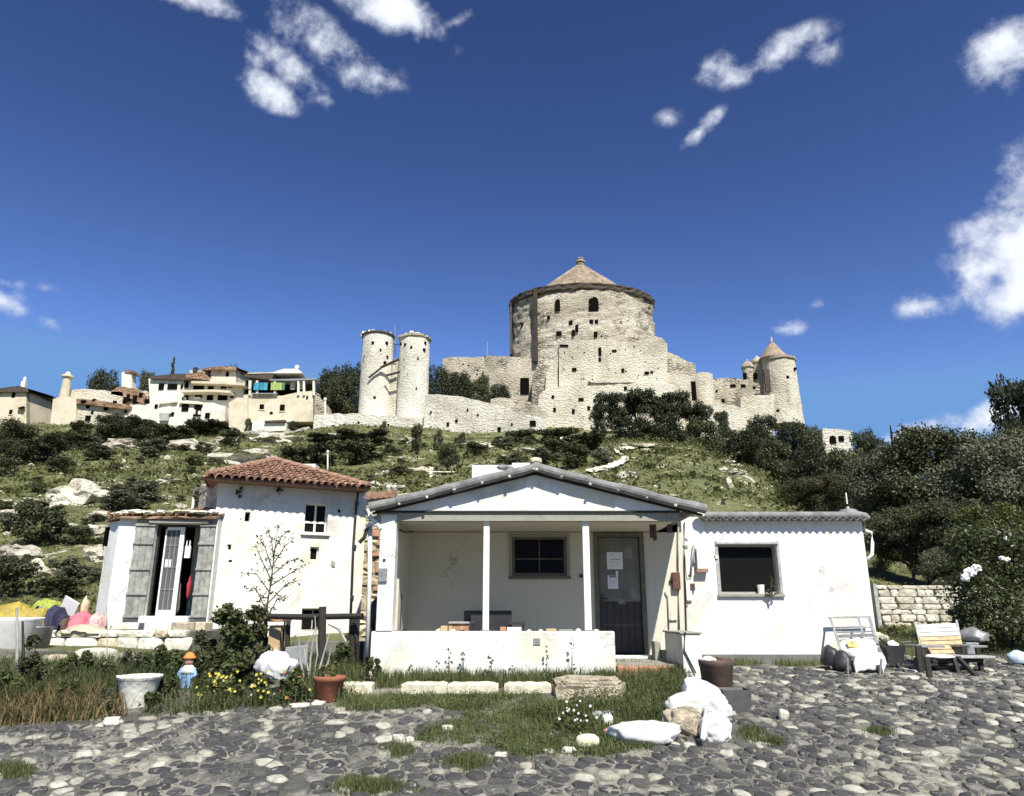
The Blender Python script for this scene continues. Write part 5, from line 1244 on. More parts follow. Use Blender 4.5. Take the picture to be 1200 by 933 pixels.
m = MB(); m.rock(po + Vector((-.08, 0, ph * .98)), (.10, .10, .05), 4, 2, .3, flat=False); tag(m.build('white_rag', PAINTW), 'white rag lying in the top of the brown pot', 'rag')
m = MB(); m.rock(po + Vector((.06, .02, ph * .92)), (.13, .12, .05), 5, 3, .4, flat=False); m.build('soil', BROWNM, pt)
g = hit(866, 837, 5); s = F * 1.06 / g.y
def crate():
    t = thing('grey_pot', 'square dark grey plastic pot in front of the brown flowerpot', 'plant pot', g); w1, w0, h = 17 / s, 13 / s, 25 / s
    m = MB(); q = []
    for (w, z) in ((w0, 0), (w1, h)):
        q += [(g.x - w, g.y, g.z + z), (g.x + w, g.y, g.z + z), (g.x + w, g.y + 2 * w, g.z + z), (g.x - w, g.y + 2 * w, g.z + z)]
    m.add(q, [[0, 1, 5, 4], [1, 2, 6, 5], [2, 3, 7, 6], [3, 0, 4, 7], [3, 2, 1, 0]]); o = m.build('pot_body', PLASTG, t); o.modifiers.new('t', 'SOLIDIFY').thickness = .012
    m = MB(); m.box(g.x - w1 * .93, g.x + w1 * .93, g.y + .01, g.y + 1.8 * w1, g.z + h * .8, g.z + h * .85); m.build('soil', BROWNM, t)
crate()
# small litter in the grass
sack(710, 843, 38, 9, simple('pale_tray', (.55, .60, .60), .5, .2, 5, .3), 'pale_tray', 'pale blue-grey dish lying in the weeds behind the flat sack', 'dish', seed=3, amp=.08, sub=3, dy=.6)
sack(713, 853, 12, 14, PAINTW, 'white_cup', 'small white cup with pink base in the lawn, left of the flat sack', 'cup', seed=6, amp=.1, sub=3, dy=.9)
sack(713, 863, 10, 7, simple('pink_plastic', (.60, .25, .30), .5, .1, 5, .1), 'pink_lump', 'pink plastic lid under the small white cup', 'lid', seed=6, amp=.1, sub=2, dy=.9)
sack(690, 881, 26, 16, simple('yellowish_stone', (.66, .64, .42), .9, .15, 6, .4), 'yellow_stone', 'rounded yellowish stone at the front edge of the lawn', 'stone', seed=8, sub=3, amp=.12)
for (px, py, w, h, lab) in ((524, 859, 13, 8, 'white stone at the left tip of the lawn'), (127, 853, 20, 10, 'white stone at the cobble edge below the white planter'), (668, 886, 16, 7, 'flat white stone left of the yellowish one'), (643, 884, 12, 5, 'small pale stone at the lawn front, second from the yellowish one'),
                            (920, 847, 11, 13, 'small pointed white stone standing alone on the cobbles'), (586, 889, 14, 6, 'pale stone at the left corner of the lawn front'), (466, 871, 12, 7, 'pale stone between two grass tufts left of the lawn'), (480, 873, 9, 7, 'white chip just right of the grass tuft left of the lawn'),
                            (418, 812, 26, 11, 'broken white slab right of the terracotta flowerpot'), (348, 832, 22, 7, 'pale flat stone at the edge of the flower bed'), (372, 831, 14, 8, 'white stone lying right below the terracotta flowerpot'), (385, 823, 14, 5, 'pale chip beside the base of the terracotta flowerpot'), (266, 822, 14, 9, 'white pebble under the yellow flowers'),
                            (1073, 798, 12, 4, 'flat pale stone near the feet of the wooden lounger')):
    sack(px, py, w, h, ROCKN, 'white_stone', lab, 'stone', seed=int(px), sub=3, amp=.35)
# white planter and terracotta pot
def planter():
    g = hit(152, 832, 5); s = F * 1.06 / g.y; c = g + Vector((0, .15, 0)); t = thing('white_planter', 'weathered white stone planter bowl standing in the weeds at left', 'planter', c)
    h = 35 / s; m = MB(); m.lathe(c, [(15 / s, 0), (15 / s, .03), (21 / s, h * .55), (23 / s, h * .85), (25.5 / s, h * .93), (25.5 / s, h), (22.5 / s, h), (20 / s, h * .8), (0, h * .74)], 28, caps=False, jit=.012, seed=3)
    m.build('bowl', plaster('planter_cement', (.66, .65, .58), (.40, .38, .30), .6, 3, .6), t, smooth=True)
    m = MB(); m.lathe((c.x, c.y, c.z + h * .9), [(0, 0), (22 / s, 0)], 20, caps=False); m.build('soil', EARTH, t)
planter()
tp, to_, th_, tr_ = lat('terracotta_pot', 382, 824, 796, 37, 26, TERRA, 'terracotta flowerpot with green leaves at the end of the flower bed', 'flowerpot')
# figurine in the weeds
def figurine():
    g = hit(218, 808, 5); s = F * 1.06 / g.y * .88; t = thing('garden_figurine', 'small garden figurine in orange cap and blue smock among the weeds', 'figurine', g)
    m = MB(); m.lathe(g, [(6 / s, 0), (7 / s, 2 / s), (8 / s, 9 / s), (7.5 / s, 15 / s), (5 / s, 21 / s), (3 / s, 23 / s)], 14, sy=.7, caps=True); m.build('smock', FABB, t, smooth=True)
    m = MB(); m.lathe(g + Vector((0, 0, 15.2 / s)), [(7.8 / s, 0), (7 / s, 3 / s), (5.2 / s, 7 / s), (3.2 / s, 8.5 / s)], 14, sy=.75); m.build('white_collar', PAINTW, t, smooth=True)
    m = MB(); m.rock(g + Vector((0, 0, 28 / s)), (5 / s, 5 / s, 5.5 / s), 1, 3, .03, flat=False); m.build('head', SKIN, t, smooth=True)
    m = MB(); m.lathe(g + Vector((0, 0, 30 / s)), [(7 / s, 0), (6 / s, 1.2 / s), (5 / s, 2.5 / s), (3.6 / s, 5 / s), (1 / s, 6 / s)], 14); m.build('cap', ORANGE, t, smooth=True)
    for sx in (-1, 1): m = MB(); m.tube([g + Vector((sx * 5 / s, 0, 20 / s)), g + Vector((sx * 9 / s, -.02, 14 / s)), g + Vector((sx * 6 / s, -.06, 10 / s))], [2.4 / s, 2 / s, 1.6 / s], 8); m.build('arm', FABB, t, smooth=True)
figurine()
# rail fence left of the porch cottage
def fence():
    t = thing('rail_fence', 'dark wooden rail fence between the bushes and the porch cottage', 'fence', P(380, 775, 11.9))
    for (px, top, bot, w, Y) in ((378, 711, 790, .062, 11.7), (414, 722, 782, .055, 11.9), (338, 728, 770, .04, 12.2)):
        a = P(px, top, Y); m = MB(); m.tube([(P(px - 1, bot, Y).x, Y, T(a.x, Y) - .2), a], [w * 1.05, w * .9], 9); m.build('post', WOODD, t)
    a, b = P(296, 722, 12.2), P(425, 722, 11.65); m = MB(); m.tube([a, a.lerp(b, .5) + Vector((0, 0, -.015)), b], [.04, .045, .042], 8); m.build('rail', WOODD, t)
    a, b = P(385, 731, 11.8), P(405, 752, 11.8); m = MB(); m.tube([a, a.lerp(b, .5) + Vector((.03, 0, .05)), b], [.02, .025, .02], 6); m.build('brace', WOODG, t)
    for (p, q, r) in (((422, 752), (424, 786), .07), ((416, 728), (421, 780), .03)): m = MB(); m.tube([P(*p, 11.85), P(*q, 11.85)], r, 7); m.build('stub', WOODD, t)
fence()
a, b = P(420, 789, 11.6), P(396, 798, 11.3); m = MB(); m.beam(a, P(384, 800, 11.2), .16, .03); tag(m.build('pale_plank', PAINTWO, bevel=.004), 'pale plank lying slantwise by the fence end', 'plank')
m = MB(); p0, p1 = P(298, 724, 12.3), P(334, 724, 12.3); m.box(p0.x, p1.x, 12.2, 12.7, p0.z - .06, p0.z); tg = thing('brick_shelf', 'brick-red shelf with wooden door below, beside the old house wall', 'cupboard', (p0.x, 12.4, .2)); m.build('shelf_top', BRICKR, tg, bevel=.01)
m = MB(); q0, q1 = P(314, 757, 12.3), P(330, 733, 12.3); m.box(q0.x, q1.x, 12.28, 12.6, q0.z - .3, q1.z); m.build('door', WOODP, tg, bevel=.01)
m = MB(); q0, q1 = P(331, 765, 12.3), P(335, 728, 12.3); m.box(q0.x, q1.x, 12.24, 12.3, q0.z - .3, q1.z); m.build('upright', WOODD, tg)
sack(320, 797, 40, 30, SACK, 'white_plastic_sheet', 'crumpled white plastic sheet dumped among the shrubs left of the fence', 'sheet', seed=21, amp=.42, dy=.5, Y=10.0, tilt=-.25)
m = MB(); p0, p1 = P(328, 790, 11.5), P(361, 756, 11.5); m.prism([(p0.x, 11.5, p0.z - .1), (p1.x, 11.5, p0.z - .1), (p1.x, 11.5, p1.z + .0), (p0.x + .05, 11.5, p1.z - .03)], (0, .06, 0)); tag(m.build('grey_slab', simple('grey_board', (.27, .285, .28), .8, .2, 4, .2), bevel=.01), 'grey board standing upright behind the bare twigs', 'board')
m = MB(); p0, p1 = P(345, 775, 13.0), P(432, 775, 13.0); m.box(p0.x, p1.x, 12.9, 13.3, -.3, P(390, 752, 13).z); tag(m.build('low_wall', BASEC), 'low grey concrete wall behind the rail fence', 'wall')
# rose-coloured lid near flowers
sack(318, 790, 20, 12, PETR, 'red_flower_head', 'round red flower head beside the white sheet', 'flower', seed=2, sub=3, amp=.3)

# ================================================================== HILLSIDE: VILLAGE AND CASTLE
def jag(pts, seed, step=14, amp=1.3, closed_from=None):
    """break a top outline (pixel units) into short uneven runs, like a ruined wall head"""
    rr = random.Random(seed); out = []
    for i in range(len(pts) - 1):
        (x0, y0), (x1, y1) = pts[i], pts[i + 1]; L = math.hypot(x1 - x0, y1 - y0); n = max(1, int(L / step)) if L > step and abs(x1 - x0) > 3 else 1
        for k in range(n):
            t = k / n; out.append((x0 + (x1 - x0) * t, y0 + (y1 - y0) * t + (rr.uniform(-amp, amp) if k else 0)))
    out.append(pts[-1]); return out
def mass(name, top, bottom, Y, depth, mat, parent=None, j=0, seed=1, batter=0, yl=None):
    """wall body: top outline from left to right and bottom line in pixels on the plane Y (yl: depth at left end), thick towards the back"""
    tp = jag(top, seed, 6, j) if j else list(top)
    xa, xb = min(p[0] for p in top), max(p[0] for p in top)
    def Yof(px): return Y if yl is None else yl + (Y - yl) * (px - xa) / (xb - xa)
    poly = [P(x, y, Yof(x)) for x, y in tp] + [P(x, y, Yof(x)) - Vector((0, batter, 0)) for x, y in bottom[::-1]]
    m = MB(); m.prism(poly, (0, depth, 0)); return m.build(name, mat, parent)
def hole(par_, px, py, w, h, Y, name='window', mat=None, arch=False, frame=None, yl=None, proud=.06):
    """block proud of a wall at plane Y; near-black colour replaces the shade inside openings"""
    a, b = P(px - w / 2, py + h / 2, Y), P(px + w / 2, py - h / 2, Y); m = MB()
    if arch:
        r = (b.x - a.x) / 2; pts = [(a.x, Y - proud, a.z), (b.x, Y - proud, a.z)] + [((a.x + b.x) / 2 + r * math.cos(t), Y - proud, b.z - r + r * math.sin(t)) for t in np.linspace(0, math.pi, 7)]
        m.prism(pts, (0, .5, 0))
    else: m.box(a.x, b.x, Y - proud, Y + .4, a.z, b.z)
    o = m.build(name, mat or DARK, par_)
    if frame:
        t = (b.x - a.x) * .14 + .03; k = MB()
        k.box(a.x - t, a.x - .003, Y - proud - .03, Y + .1, a.z, b.z); k.box(b.x + .003, b.x + t, Y - proud - .03, Y + .1, a.z, b.z); k.box(a.x - t, b.x + t, Y - proud - .05, Y + .1, a.z - t, a.z - .003)
        k.build('window_surround', frame, o)
    return o

# ---- great round keep
cas = thing('castle_keep', 'great round stone castle keep with low conical tiled roof crowning the hill', 'castle', P(685, 490, 112))
KY = 118.0; kc = P(682, 380, KY); RX = 12.0; RY = 8.4; ztop = P(600, 359, KY).z; zbot = 27
def ringwall(name, c, rx, ry, z0, z1, mat, par_, n=96, rows=28, amp=.22, seed=0, taper=0):
    V = []; Fc = []
    for j in range(rows + 1):
        z = z0 + (z1 - z0) * j / rows
        for i in range(n):
            t = 2 * math.pi * i / n; v = Vector((math.cos(t) * 3, math.sin(t) * 3, z * .5 + seed))
            k = 1 + taper * (1 - j / rows) + (amp * noise.noise(v * .9) + amp * .6 * noise.noise(v * 3)) / max(rx, 4)
            V.append((c.x + rx * k * math.cos(t), c.y + ry * k * math.sin(t), z))
    for j in range(rows):
        for i in range(n): Fc.append([j * n + i, j * n + (i + 1) % n, (j + 1) * n + (i + 1) % n, (j + 1) * n + i])
    Fc.append([rows * n + k for k in range(n)])
    return obj(name, V, Fc, mat, par_)
kw = ringwall('keep_wall', kc, RX, RY, zbot, ztop, CASTLE, cas, n=160, rows=50, amp=.5)
def cone(name, c, rx, ry, z0, h, mat, par_, n=64, over=.0, sides=None):
    n = sides or n; m = MB(); a0 = math.pi / n
    m.lathe((c.x, c.y, z0), [(1, 0), (1.0, .12), (.5, h * .52), (.02, h)], n, sx=rx, sy=ry, caps=True, a0=a0); return m.build(name, mat, par_)
pkz = P(685, 309, KY).z
kr = cone('roof', kc, RX * .80, RY * .80, ztop + .5, pkz - ztop - .5, ROOFK, cas, sides=20)
m = MB(); m.lathe((kc.x, kc.y, ztop - .75), [(RX + .1, 0), (RX + .30, .25), (RX + .34, .8), (RX + .40, .85), (RX + .40, 1.1)], 90, sy=(RY + .3) / (RX + .3), jit=.012); m.build('eave_cornice', ROOFD, cas)
m = MB(); m.lathe((kc.x, kc.y, pkz - .35), [(.6, 0), (.6, .5), (.85, .6), (.85, .8), (.45, .85), (.4, 1.1), (.6, 1.15), (.6, 1.3), (0, 1.35)], 12); m.build('lantern', CASTLE, kr)
n = 20
for i in range(n):
    t = math.pi / n + 2 * math.pi * i / n
    a = Vector((kc.x + RX * .80 * math.cos(t), kc.y + RY * .80 * math.sin(t), ztop + .6)); b = Vector((kc.x, kc.y, pkz + .05)); mid = a.lerp(b, .5) + Vector((0, 0, .1))
    if math.sin(t) < .35 and i % 2 == 0: m = MB(); m.tube([a, mid, b], .09, 5); m.build('roof_rib', CASTLE, kr)
def kfront(px): # keep surface depth in a column
    x = (px - 682) / 873 / .925 * KY; s = max(0, 1 - (x / RX) ** 2); return KY - RY * math.sqrt(s)
for (px, py, w, h, ar) in ((695.5, 356, 11, 16, True), (653.5, 357.5, 5.5, 13, True), (730, 358, 5.5, 14, True), (755, 363, 4.5, 9, True), (669, 378, 4, 4, False), (693, 377, 4, 4, False), (699, 377, 3.5, 4, False), (676, 385, 3, 8, False), (672, 390, 3, 6, False), (698, 392, 4, 7, False), (755, 390, 3, 8, False), (655, 391, 6, 5, False), (612, 381, 3, 5, False), (616, 395, 3, 5, False), (727, 378, 2.5, 3, False), (704, 393, 3, 4, False), (643, 372, 3, 4, False)):
    hole(cas, px, py, w, h, kfront(px) - .12, 'window' if ar else 'putlog_hole', arch=ar, proud=.12)
# dark block coloured as the vertical shadow seam of a buttress on the left of the keep
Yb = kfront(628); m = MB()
a, b = P(625.5, 425, Yb), P(629.5, 338, Yb); m.box(a.x, b.x, Yb - .7, Yb + 1.4, a.z, b.z - .2); m.build('buttress_shadow_strip', simple('seam_shadow_dark', (.035, .026, .018), .95, .5, .8, .5, 0, .1), cas)
m = MB(); a, b = P(597.5, 418, KY - 1), P(600, 357, KY - 1); m.box(a.x, b.x, KY - 2.2, KY - 1, a.z, b.z); m.build('drain', ROOFD, cas)
# lower bastion wrapped round the keep
bas = mass('bastion', [(655, 402), (664, 399), (700, 398), (722, 400), (740, 401), (750, 399), (768, 394), (776, 396), (782, 403)], [(655, 495), (700, 497), (782, 500)], 106.2, 10, CASTLE2, cas, j=1.0, seed=3)
mass('lower_left_bastion', [(640, 438), (648, 424), (656, 410), (657.5, 407)], [(636, 500), (657.5, 500)], 106.6, 9, CASTLE2, cas, j=.6)
mass('low_bastion', [(624, 441), (630, 428), (641, 427)], [(622, 500), (641, 500)], 107.2, 8, CASTLE, cas, j=.8, seed=5)
mass('foot_wall', [(632, 462), (641, 455), (660, 452), (700, 452), (745, 449), (790, 450)], [(626, 505), (790, 505)], 105.0, 2.5, CASTLE2, cas, j=1.2, seed=6)
mass('wall_patch', [(567, 417), (598, 418), (628, 420), (642, 436), (642, 470)], [(567, 470), (642, 472)], 112, 3, CASTLE, cas, j=.8, seed=7)
for (px, py, w, h) in ((655.5, 448, 2.2, 36), (703, 412, 3, 9), (703, 421, 2.5, 4), (661, 405, 10, 2), (673, 433, 5, 3.5), (730, 434, 3, 4), (758, 437, 5, 3), (691, 449, 3, 3), (703, 463, 3, 5), (697, 469, 3, 3), (733, 455, 3, 4), (745, 467, 3, 3), (681, 468, 6, 3), (615, 452, 10, 18), (630, 463, 5, 4), (720, 411, 5, 2), (640, 430, 4, 2), (690, 478, 3, 4), (672, 482, 3, 5), (650, 480, 3, 4), (764, 436, 3, 2), (648, 465, 3, 3)):
    hole(cas, px, py, w, h, 104.9 if py > 452 and px > 632 else (106.1 if px > 657 else 106.5 if px > 640 else 111.8), 'putlog_hole' if w < 8 else 'recess')  # black blocks, shade of the holes put into their colour, nothing cut in
hole(cas, 717, 449.5, 56, 1.6, 106.1, 'string_course', ROOFD, proud=.12)
rr = random.Random(5)
for k in range(22):
    px = rr.uniform(660, 778); py = rr.uniform(404, 446); hole(cas, px, py, rr.uniform(.7, 1.4), rr.uniform(.7, 1.3), 106.15, 'putlog_hole', proud=.05)
# curtain walls to the right
cur = thing('east_curtain_wall', 'ruined stepped curtain wall running right from the keep to the round tower', 'rampart', P(840, 490, 108))
mass('wall_section', [(779, 412), (787, 414), (799, 420), (811, 425), (815.5, 428)], [(779, 500), (815.5, 500)], 109, 3, CASTLE, cur, j=.9, seed=8)
mass('wall_section', [(779, 436), (790, 438), (812, 441)], [(775, 505), (812, 505)], 107, 2, CASTLE2, cur, j=.9, seed=9)
wc = P(824, 460, 110); 
m = MB(); m.lathe((wc.x, wc.y, P(824, 505, 110).z), [(1.75, 0), (1.6, P(824, 440, 110).z - P(824, 505, 110).z)], 20, jit=.05, seed=2); m.build('half_round_turret', CASTLE2, cur)
mass('wall_section', [(832, 445), (845, 443), (862, 443), (880, 447), (899, 450)], [(828, 508), (899, 508)], 109.5, 2.5, CASTLE, cur, j=1.1, seed=10)
mass('wall_section', [(868, 466), (884, 463), (900, 463), (907.5, 462)], [(868, 512), (907.5, 512)], 106.5, 2.5, CASTLE2, cur, j=.6, seed=11)
mass('rubble_slope', [(828, 476), (840, 470), (868, 478), (880, 490)], [(820, 515), (880, 515)], 106, 2.5, CASTLE2, cur, j=1.5, seed=12)
for (px, py, w, h) in ((847.5, 469.5, 3, 4), (859, 452, 6, 3), (871, 452, 5, 3), (840, 458, 2, 2), (884, 454, 3, 2), (852, 480, 2, 2)): hole(cur, px, py, w, h, 109.4, 'putlog_hole')
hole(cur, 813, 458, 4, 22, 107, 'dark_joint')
# round tower with cone at the right end
rt = thing('round_tower', 'round corner tower with pointed stone cone roof at the right end of the castle', 'tower', P(917, 490, 108))
tc = P(916, 460, 108.5); s9 = 108.5 / 873 / .95
zt9, zb9 = P(916, 424, 108.5).z, P(916, 500, 108.5).z; R9 = 18.0 * s9
ringwall('tower_wall', tc, R9, R9, zb9, zt9, CASTLE2, rt, 40, 20, .15, 4, .18)
m = MB(); m.lathe((tc.x, tc.y, zt9 - .3), [(R9 + .02, 0), (R9 + .22, .2), (R9 + .22, .55), (R9 - .1, .6)], 32); m.build('cornice', CASTLE, rt)
tr9 = cone('roof', Vector((tc.x - .7, tc.y, 0)), R9 * .95, R9 * .95, zt9 + .3, P(902, 399, 108.5).z - zt9 - .3, ROOFK, rt, 28)
m = MB(); q = P(901, 400, 108.5); m.tube([(tc.x - .7, tc.y, q.z - .4), (tc.x - .7, tc.y, q.z + .7)], [.18, .06], 6); m.build('finial', KERB, tr9)
hole(rt, 923, 442, 3, 3.5, 108.5 - R9 - .1, 'loophole'); hole(rt, 932, 432, 2.5, 2.5, 108.0 - R9 * .7, 'loophole'); hole(rt, 912, 481, 2.5, 2.5, 107.9 - R9, 'loophole')
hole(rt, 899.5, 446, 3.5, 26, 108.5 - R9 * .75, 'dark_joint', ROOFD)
dt = thing('twin_turret', 'small double turret with rounded caps just left of the pointed tower', 'turret', P(883, 450, 110))
for (px, w, top, eave, bot) in ((877, 6.2, 421, 432, 447), (889, 7.5, 417, 427, 452)):
    c = P(px, 440, 110.5); r = w * 110.5 / 873 / .95; ze, zb_ = P(px, eave, 110.5).z, P(px, bot, 110.5).z
    m = MB(); m.lathe((c.x, c.y, zb_ - 2.5), [(r, 0), (r, ze - zb_ + 2.5), (r + .18, ze - zb_ + 2.55), (r + .18, ze - zb_ + 2.8), (r * .8, ze - zb_ + 3.3), (r * .3, P(px, top, 110.5).z - zb_ + 2.2), (.05, P(px, top, 110.5).z - zb_ + 2.5)], 18, jit=.03, seed=3); m.build('turret_body', CASTLE, dt)
    hole(dt, px - 3.5, (eave + bot) / 2 + 1, 2.5, 7, 110.5 - r, 'slot')
# back wall left of the keep
bw = thing('back_rampart', 'long stony rampart on the skyline left of the keep', 'rampart', P(560, 460, 116))
mass('wall_section', [(519, 420), (535, 418), (560, 418.5), (585, 418), (607, 419)], [(515, 475), (607, 478)], 116, 2.5, CASTLE, bw, j=.5, seed=14)
for k in range(12): rr = random.Random(k); hole(bw, rr.uniform(525, 600), rr.uniform(424, 450), 1.6, 1.4, 115.95, 'putlog_hole', proud=.04)
for (px, t, b) in ((571, 401, 420), (463, 381, 405)):
    m = MB(); a, c = P(px, b, 115), P(px, t, 115); m.tube([a, c], .07, 5); tag(m.build('antenna_mast', METALG), 'thin mast on the rampart between pines and keep' if px > 500 else 'thin mast rising between the twin round towers', 'mast')

# twin cylindrical towers
tw = thing('left_mill_tower', 'left of the two cream cylindrical towers, slightly wider, with small parapet', 'tower', P(440, 485, 104))
def cyl(par_, px0, px1, ptop, pbot, Y, mat, jit=.03, extra=1.0):
    c = P((px0 + px1) / 2, (ptop + pbot) / 2, Y); r = (px1 - px0) / 2 * Y / F / .955; z1, z0 = P(c.x * 0 + (px0 + px1) / 2, ptop, Y).z, P((px0 + px1) / 2, pbot, Y).z
    return ringwall('tower_wall', c, r, r, z0 - 1.5, z1, mat, par_, 36, 22, jit * 3, px0 * .1, .04), c, r, z1
o, c, r, z1 = cyl(tw, 423, 459, 395, 487, 104, TOWERM)
m = MB(); m.lathe((c.x, c.y, z1 - .2), [(r + .05, 0), (r + .2, .1), (r + .2, .35), (r - .2, .45)], 30); m.build('cornice', ROOFD, tw)
for (px, w, h) in ((437, 4, 5), (444, 3, 5), (440.5, 8, 2.5)): q = P(px, 393, 104); m = MB(); m.box(q.x - w * .06, q.x + w * .06, 103.6, 104.2, z1, z1 + h * .125); m.build('merlon', TOWERM, tw)
for (px, py, s_) in ((437, 402, 3.2), (453, 402, 3.2), (428, 418, 3.2), (427, 423, 3), (439, 466, 3), (451, 425, 3), (446, 410, 2), (454, 418, 2)): 
    Yq = 104 - math.sqrt(max(0, r * r - ((px - 441) * 104 / F / .955) ** 2)) - .02; hole(tw, px, py, s_, s_, Yq, 'putlog_hole', proud=.1)
tw2 = thing('right_mill_tower', 'right of the two cream cylindrical towers, with reddish rim', 'tower', P(484, 488, 103))
o, c, r2, z2 = cyl(tw2, 467, 502, 398, 489, 103, TOWERM)
m = MB(); m.lathe((c.x, c.y, z2 - .25), [(r2 + .05, 0), (r2 + .22, .1), (r2 + .22, .4), (r2 - .2, .6)], 30, jit=.03); m.build('cornice', CASTLE, tw2)
for (px, py, s_) in ((475, 404, 3), (482, 407, 2.5), (470, 403, 3), (498, 402, 3), (497, 410, 3), (474, 422, 2), (490, 420, 1.8), (478, 439, 2), (488, 455, 1.6), (476, 470, 1.8)):
    Yq = 103 - math.sqrt(max(0, r2 * r2 - ((px - 484.5) * 103 / F / .955) ** 2)) - .02; hole(tw2, px, py, s_, s_, Yq, 'putlog_hole', proud=.1)
lk = thing('tower_link_wall', 'narrow shaded wall and broken timber joining the two cylindrical towers', 'wall', P(462, 485, 104.5))
mass('wall', [(450, 432), (458, 424), (469, 418), (470, 416)], [(450, 492), (470, 492)], 103.2, 2.0, CASTLE2, lk, j=.5)
for (a, b, r_) in (((432, 443), (447, 431), .16), ((446, 431), (468, 421), .22), ((453, 440), (469, 436), .18), ((460, 403), (468, 404), .08), ((463, 404), (463, 418), .06)):
    m = MB(); m.tube([P(*a, 101.3), P(*b, 101.3)], r_, 5); m.build('beam', ROOFD, lk)
# long wall in front of the pines
lw = thing('long_rampart', 'long pale rampart descending right from the twin towers', 'rampart', P(570, 505, 98))
mass('wall_section', [(499, 462), (512, 462), (536, 464), (560, 469), (580, 474), (600, 480), (641, 491)], [(495, 515), (560, 518), (641, 516)], 98, 2.2, WALLM, lw, j=.7, seed=20)
mass('upper_step', [(575, 468), (590, 466), (610, 468), (628, 474), (641, 480)], [(575, 482), (641, 496)], 101, 2, CASTLE, lw, j=1.5, seed=21)
mass('wall_section', [(368, 486), (390, 485), (425, 485), (447, 487), (470, 488), (499, 490)], [(366, 515), (499, 515)], 99, 2.5, WALLM, lw, j=.7, seed=22)
for (px, py, w, h) in ((624.5, 496, 7, 6), (535, 493, 3, 3), (585, 503, 4, 5), (525, 497, 3, 4), (505, 483, 2, 2), (560, 486, 2, 2), (548, 480, 2, 2), (600, 497, 2, 2), (455, 498, 2, 2), (420, 495, 2, 2), (390, 499, 2, 2)): hole(lw, px, py, w, h, 97.9, 'putlog_hole' if w < 6 else 'window')

# ---- village houses on the left skyline
v1 = thing('gable_house', 'cream gabled house with arched window at the far left edge of the village', 'house', P(10, 500, 104))
mass('wall', [(-60, 478), (-30, 466), (0, 458), (24, 457), (31, 458)], [(-60, 520), (22, 520), (31, 518)], 103, 6, CREAMF, v1)
def quad_wall(par_, p, mat, name='side_wall', th=(0, .8, 0)): # p: list of (px,py,Y)
    m = MB(); m.prism([P(*q) for q in p], th); return m.build(name, mat, par_)
SHADE = CREAMF
quad_wall(v1, [(31, 458, 103), (60, 473, 123), (58, 520, 123), (31, 520, 103)], CREAMF)
m = MB(); m.prism([P(-62, 480, 102.5), P(-30, 464, 102.5), P(0, 455, 102.5), P(22, 452, 102.5), P(33, 455.5, 102.5), P(61, 472, 123), P(61, 474.5, 123), P(33, 459, 102.5), P(0, 459.5, 102.5), P(-62, 484, 102.5)], (0, 6, .6)); m.build('roof', ROOFD, v1)
hole(v1, 16, 463, 5, 6, 103, arch=True); hole(v1, 13, 483, 5, 5.5, 103, frame=CREAMF)
for (px, py, w, h, Y) in ((47, 477, 4, 7, 112.5), (40, 490, 3, 8, 108.4), (55, 483, 2.5, 6, 118)): hole(v1, px, py, w, h, Y, proud=.3)
m = MB(); m.prism([P(20, 478, 102.4), P(27, 476, 102.4), P(60, 489, 122), P(60, 491, 122), P(27, 479, 102.4)], (0, .8, 0)); m.build('cornice', ROOFD, v1)
m = MB(); q = P(27, 449, 104); m.box(q.x - .3, q.x + .3, 104, 104.5, q.z - .9, q.z + .3); m.rock((q.x, 104.2, q.z + .5), (.2, .2, .5), 3, 2, .3, flat=False); m.build('roof_finial', VWHITE, v1)
v2 = thing('ruined_bastion', 'ruined cream bastion with round chimney turret at its left corner', 'ruin', P(90, 505, 104))
mass('bastion_wall', [(62, 468), (70, 465), (82, 465), (89, 467)], [(57, 515), (89, 520)], 102.5, 6, CREAMF, v2, j=.5, seed=4)
mass('wall', [(80, 457), (100, 455.5), (120, 457), (144, 460)], [(80, 475), (144, 478)], 105, 2, CASTLE2, v2, j=.5, seed=5)
mass('lower_wall', [(89, 468), (110, 468), (130, 471), (152, 475)], [(85, 515), (120, 512), (152, 500)], 103, 3, CASTLE2, v2, j=1.0, seed=6)
mass('slate_band', [(90, 467), (112, 469), (150, 474.5)], [(90, 473), (112, 475), (150, 480)], 102.4, 1, ROOFO, v2, j=.5)
for (par_, cc, rr0, zz, sd_) in ((tw, (441, 104), 36, 395, 1), (tw2, (484.5, 103), 35, 398, 2)):
    Yc = cc[1]; r0 = rr0 / 2 * Yc / F / .955; cx_ = P(cc[0], zz, Yc).x; z_ = P(cc[0], zz, Yc).z; q = random.Random(sd_); m = MB()
    for k in range(16):
        t = 6.283 * k / 16 + q.uniform(-.1, .1); h_ = q.uniform(.1, .5); m.rock((cx_ + (r0 - .15) * math.cos(t), Yc + (r0 - .15) * math.sin(t), z_ + .05 + h_ * .4), (.38, .3, h_), k + 40 * sd_, 1, .3, flat=False)
    m.build('broken_rim', TOWERM, par_)['kind'] = 'stuff'
c = P(77, 455, 104); r = 4.6 * 104 / F / .955; m = MB(); zz0, zz1 = P(77, 470, 104).z, P(77, 443, 104).z
m.lathe((c.x, c.y, zz0), [(r * 1.25, 0), (r * 1.1, 1.5), (r * .95, zz1 - zz0), (r * 1.45, zz1 - zz0 + .1), (r * 1.45, zz1 - zz0 + .35), (r * .7, zz1 - zz0 + .5), (r * .4, zz1 - zz0 + .9)], 16); m.build('chimney_turret', CREAMF, v2)
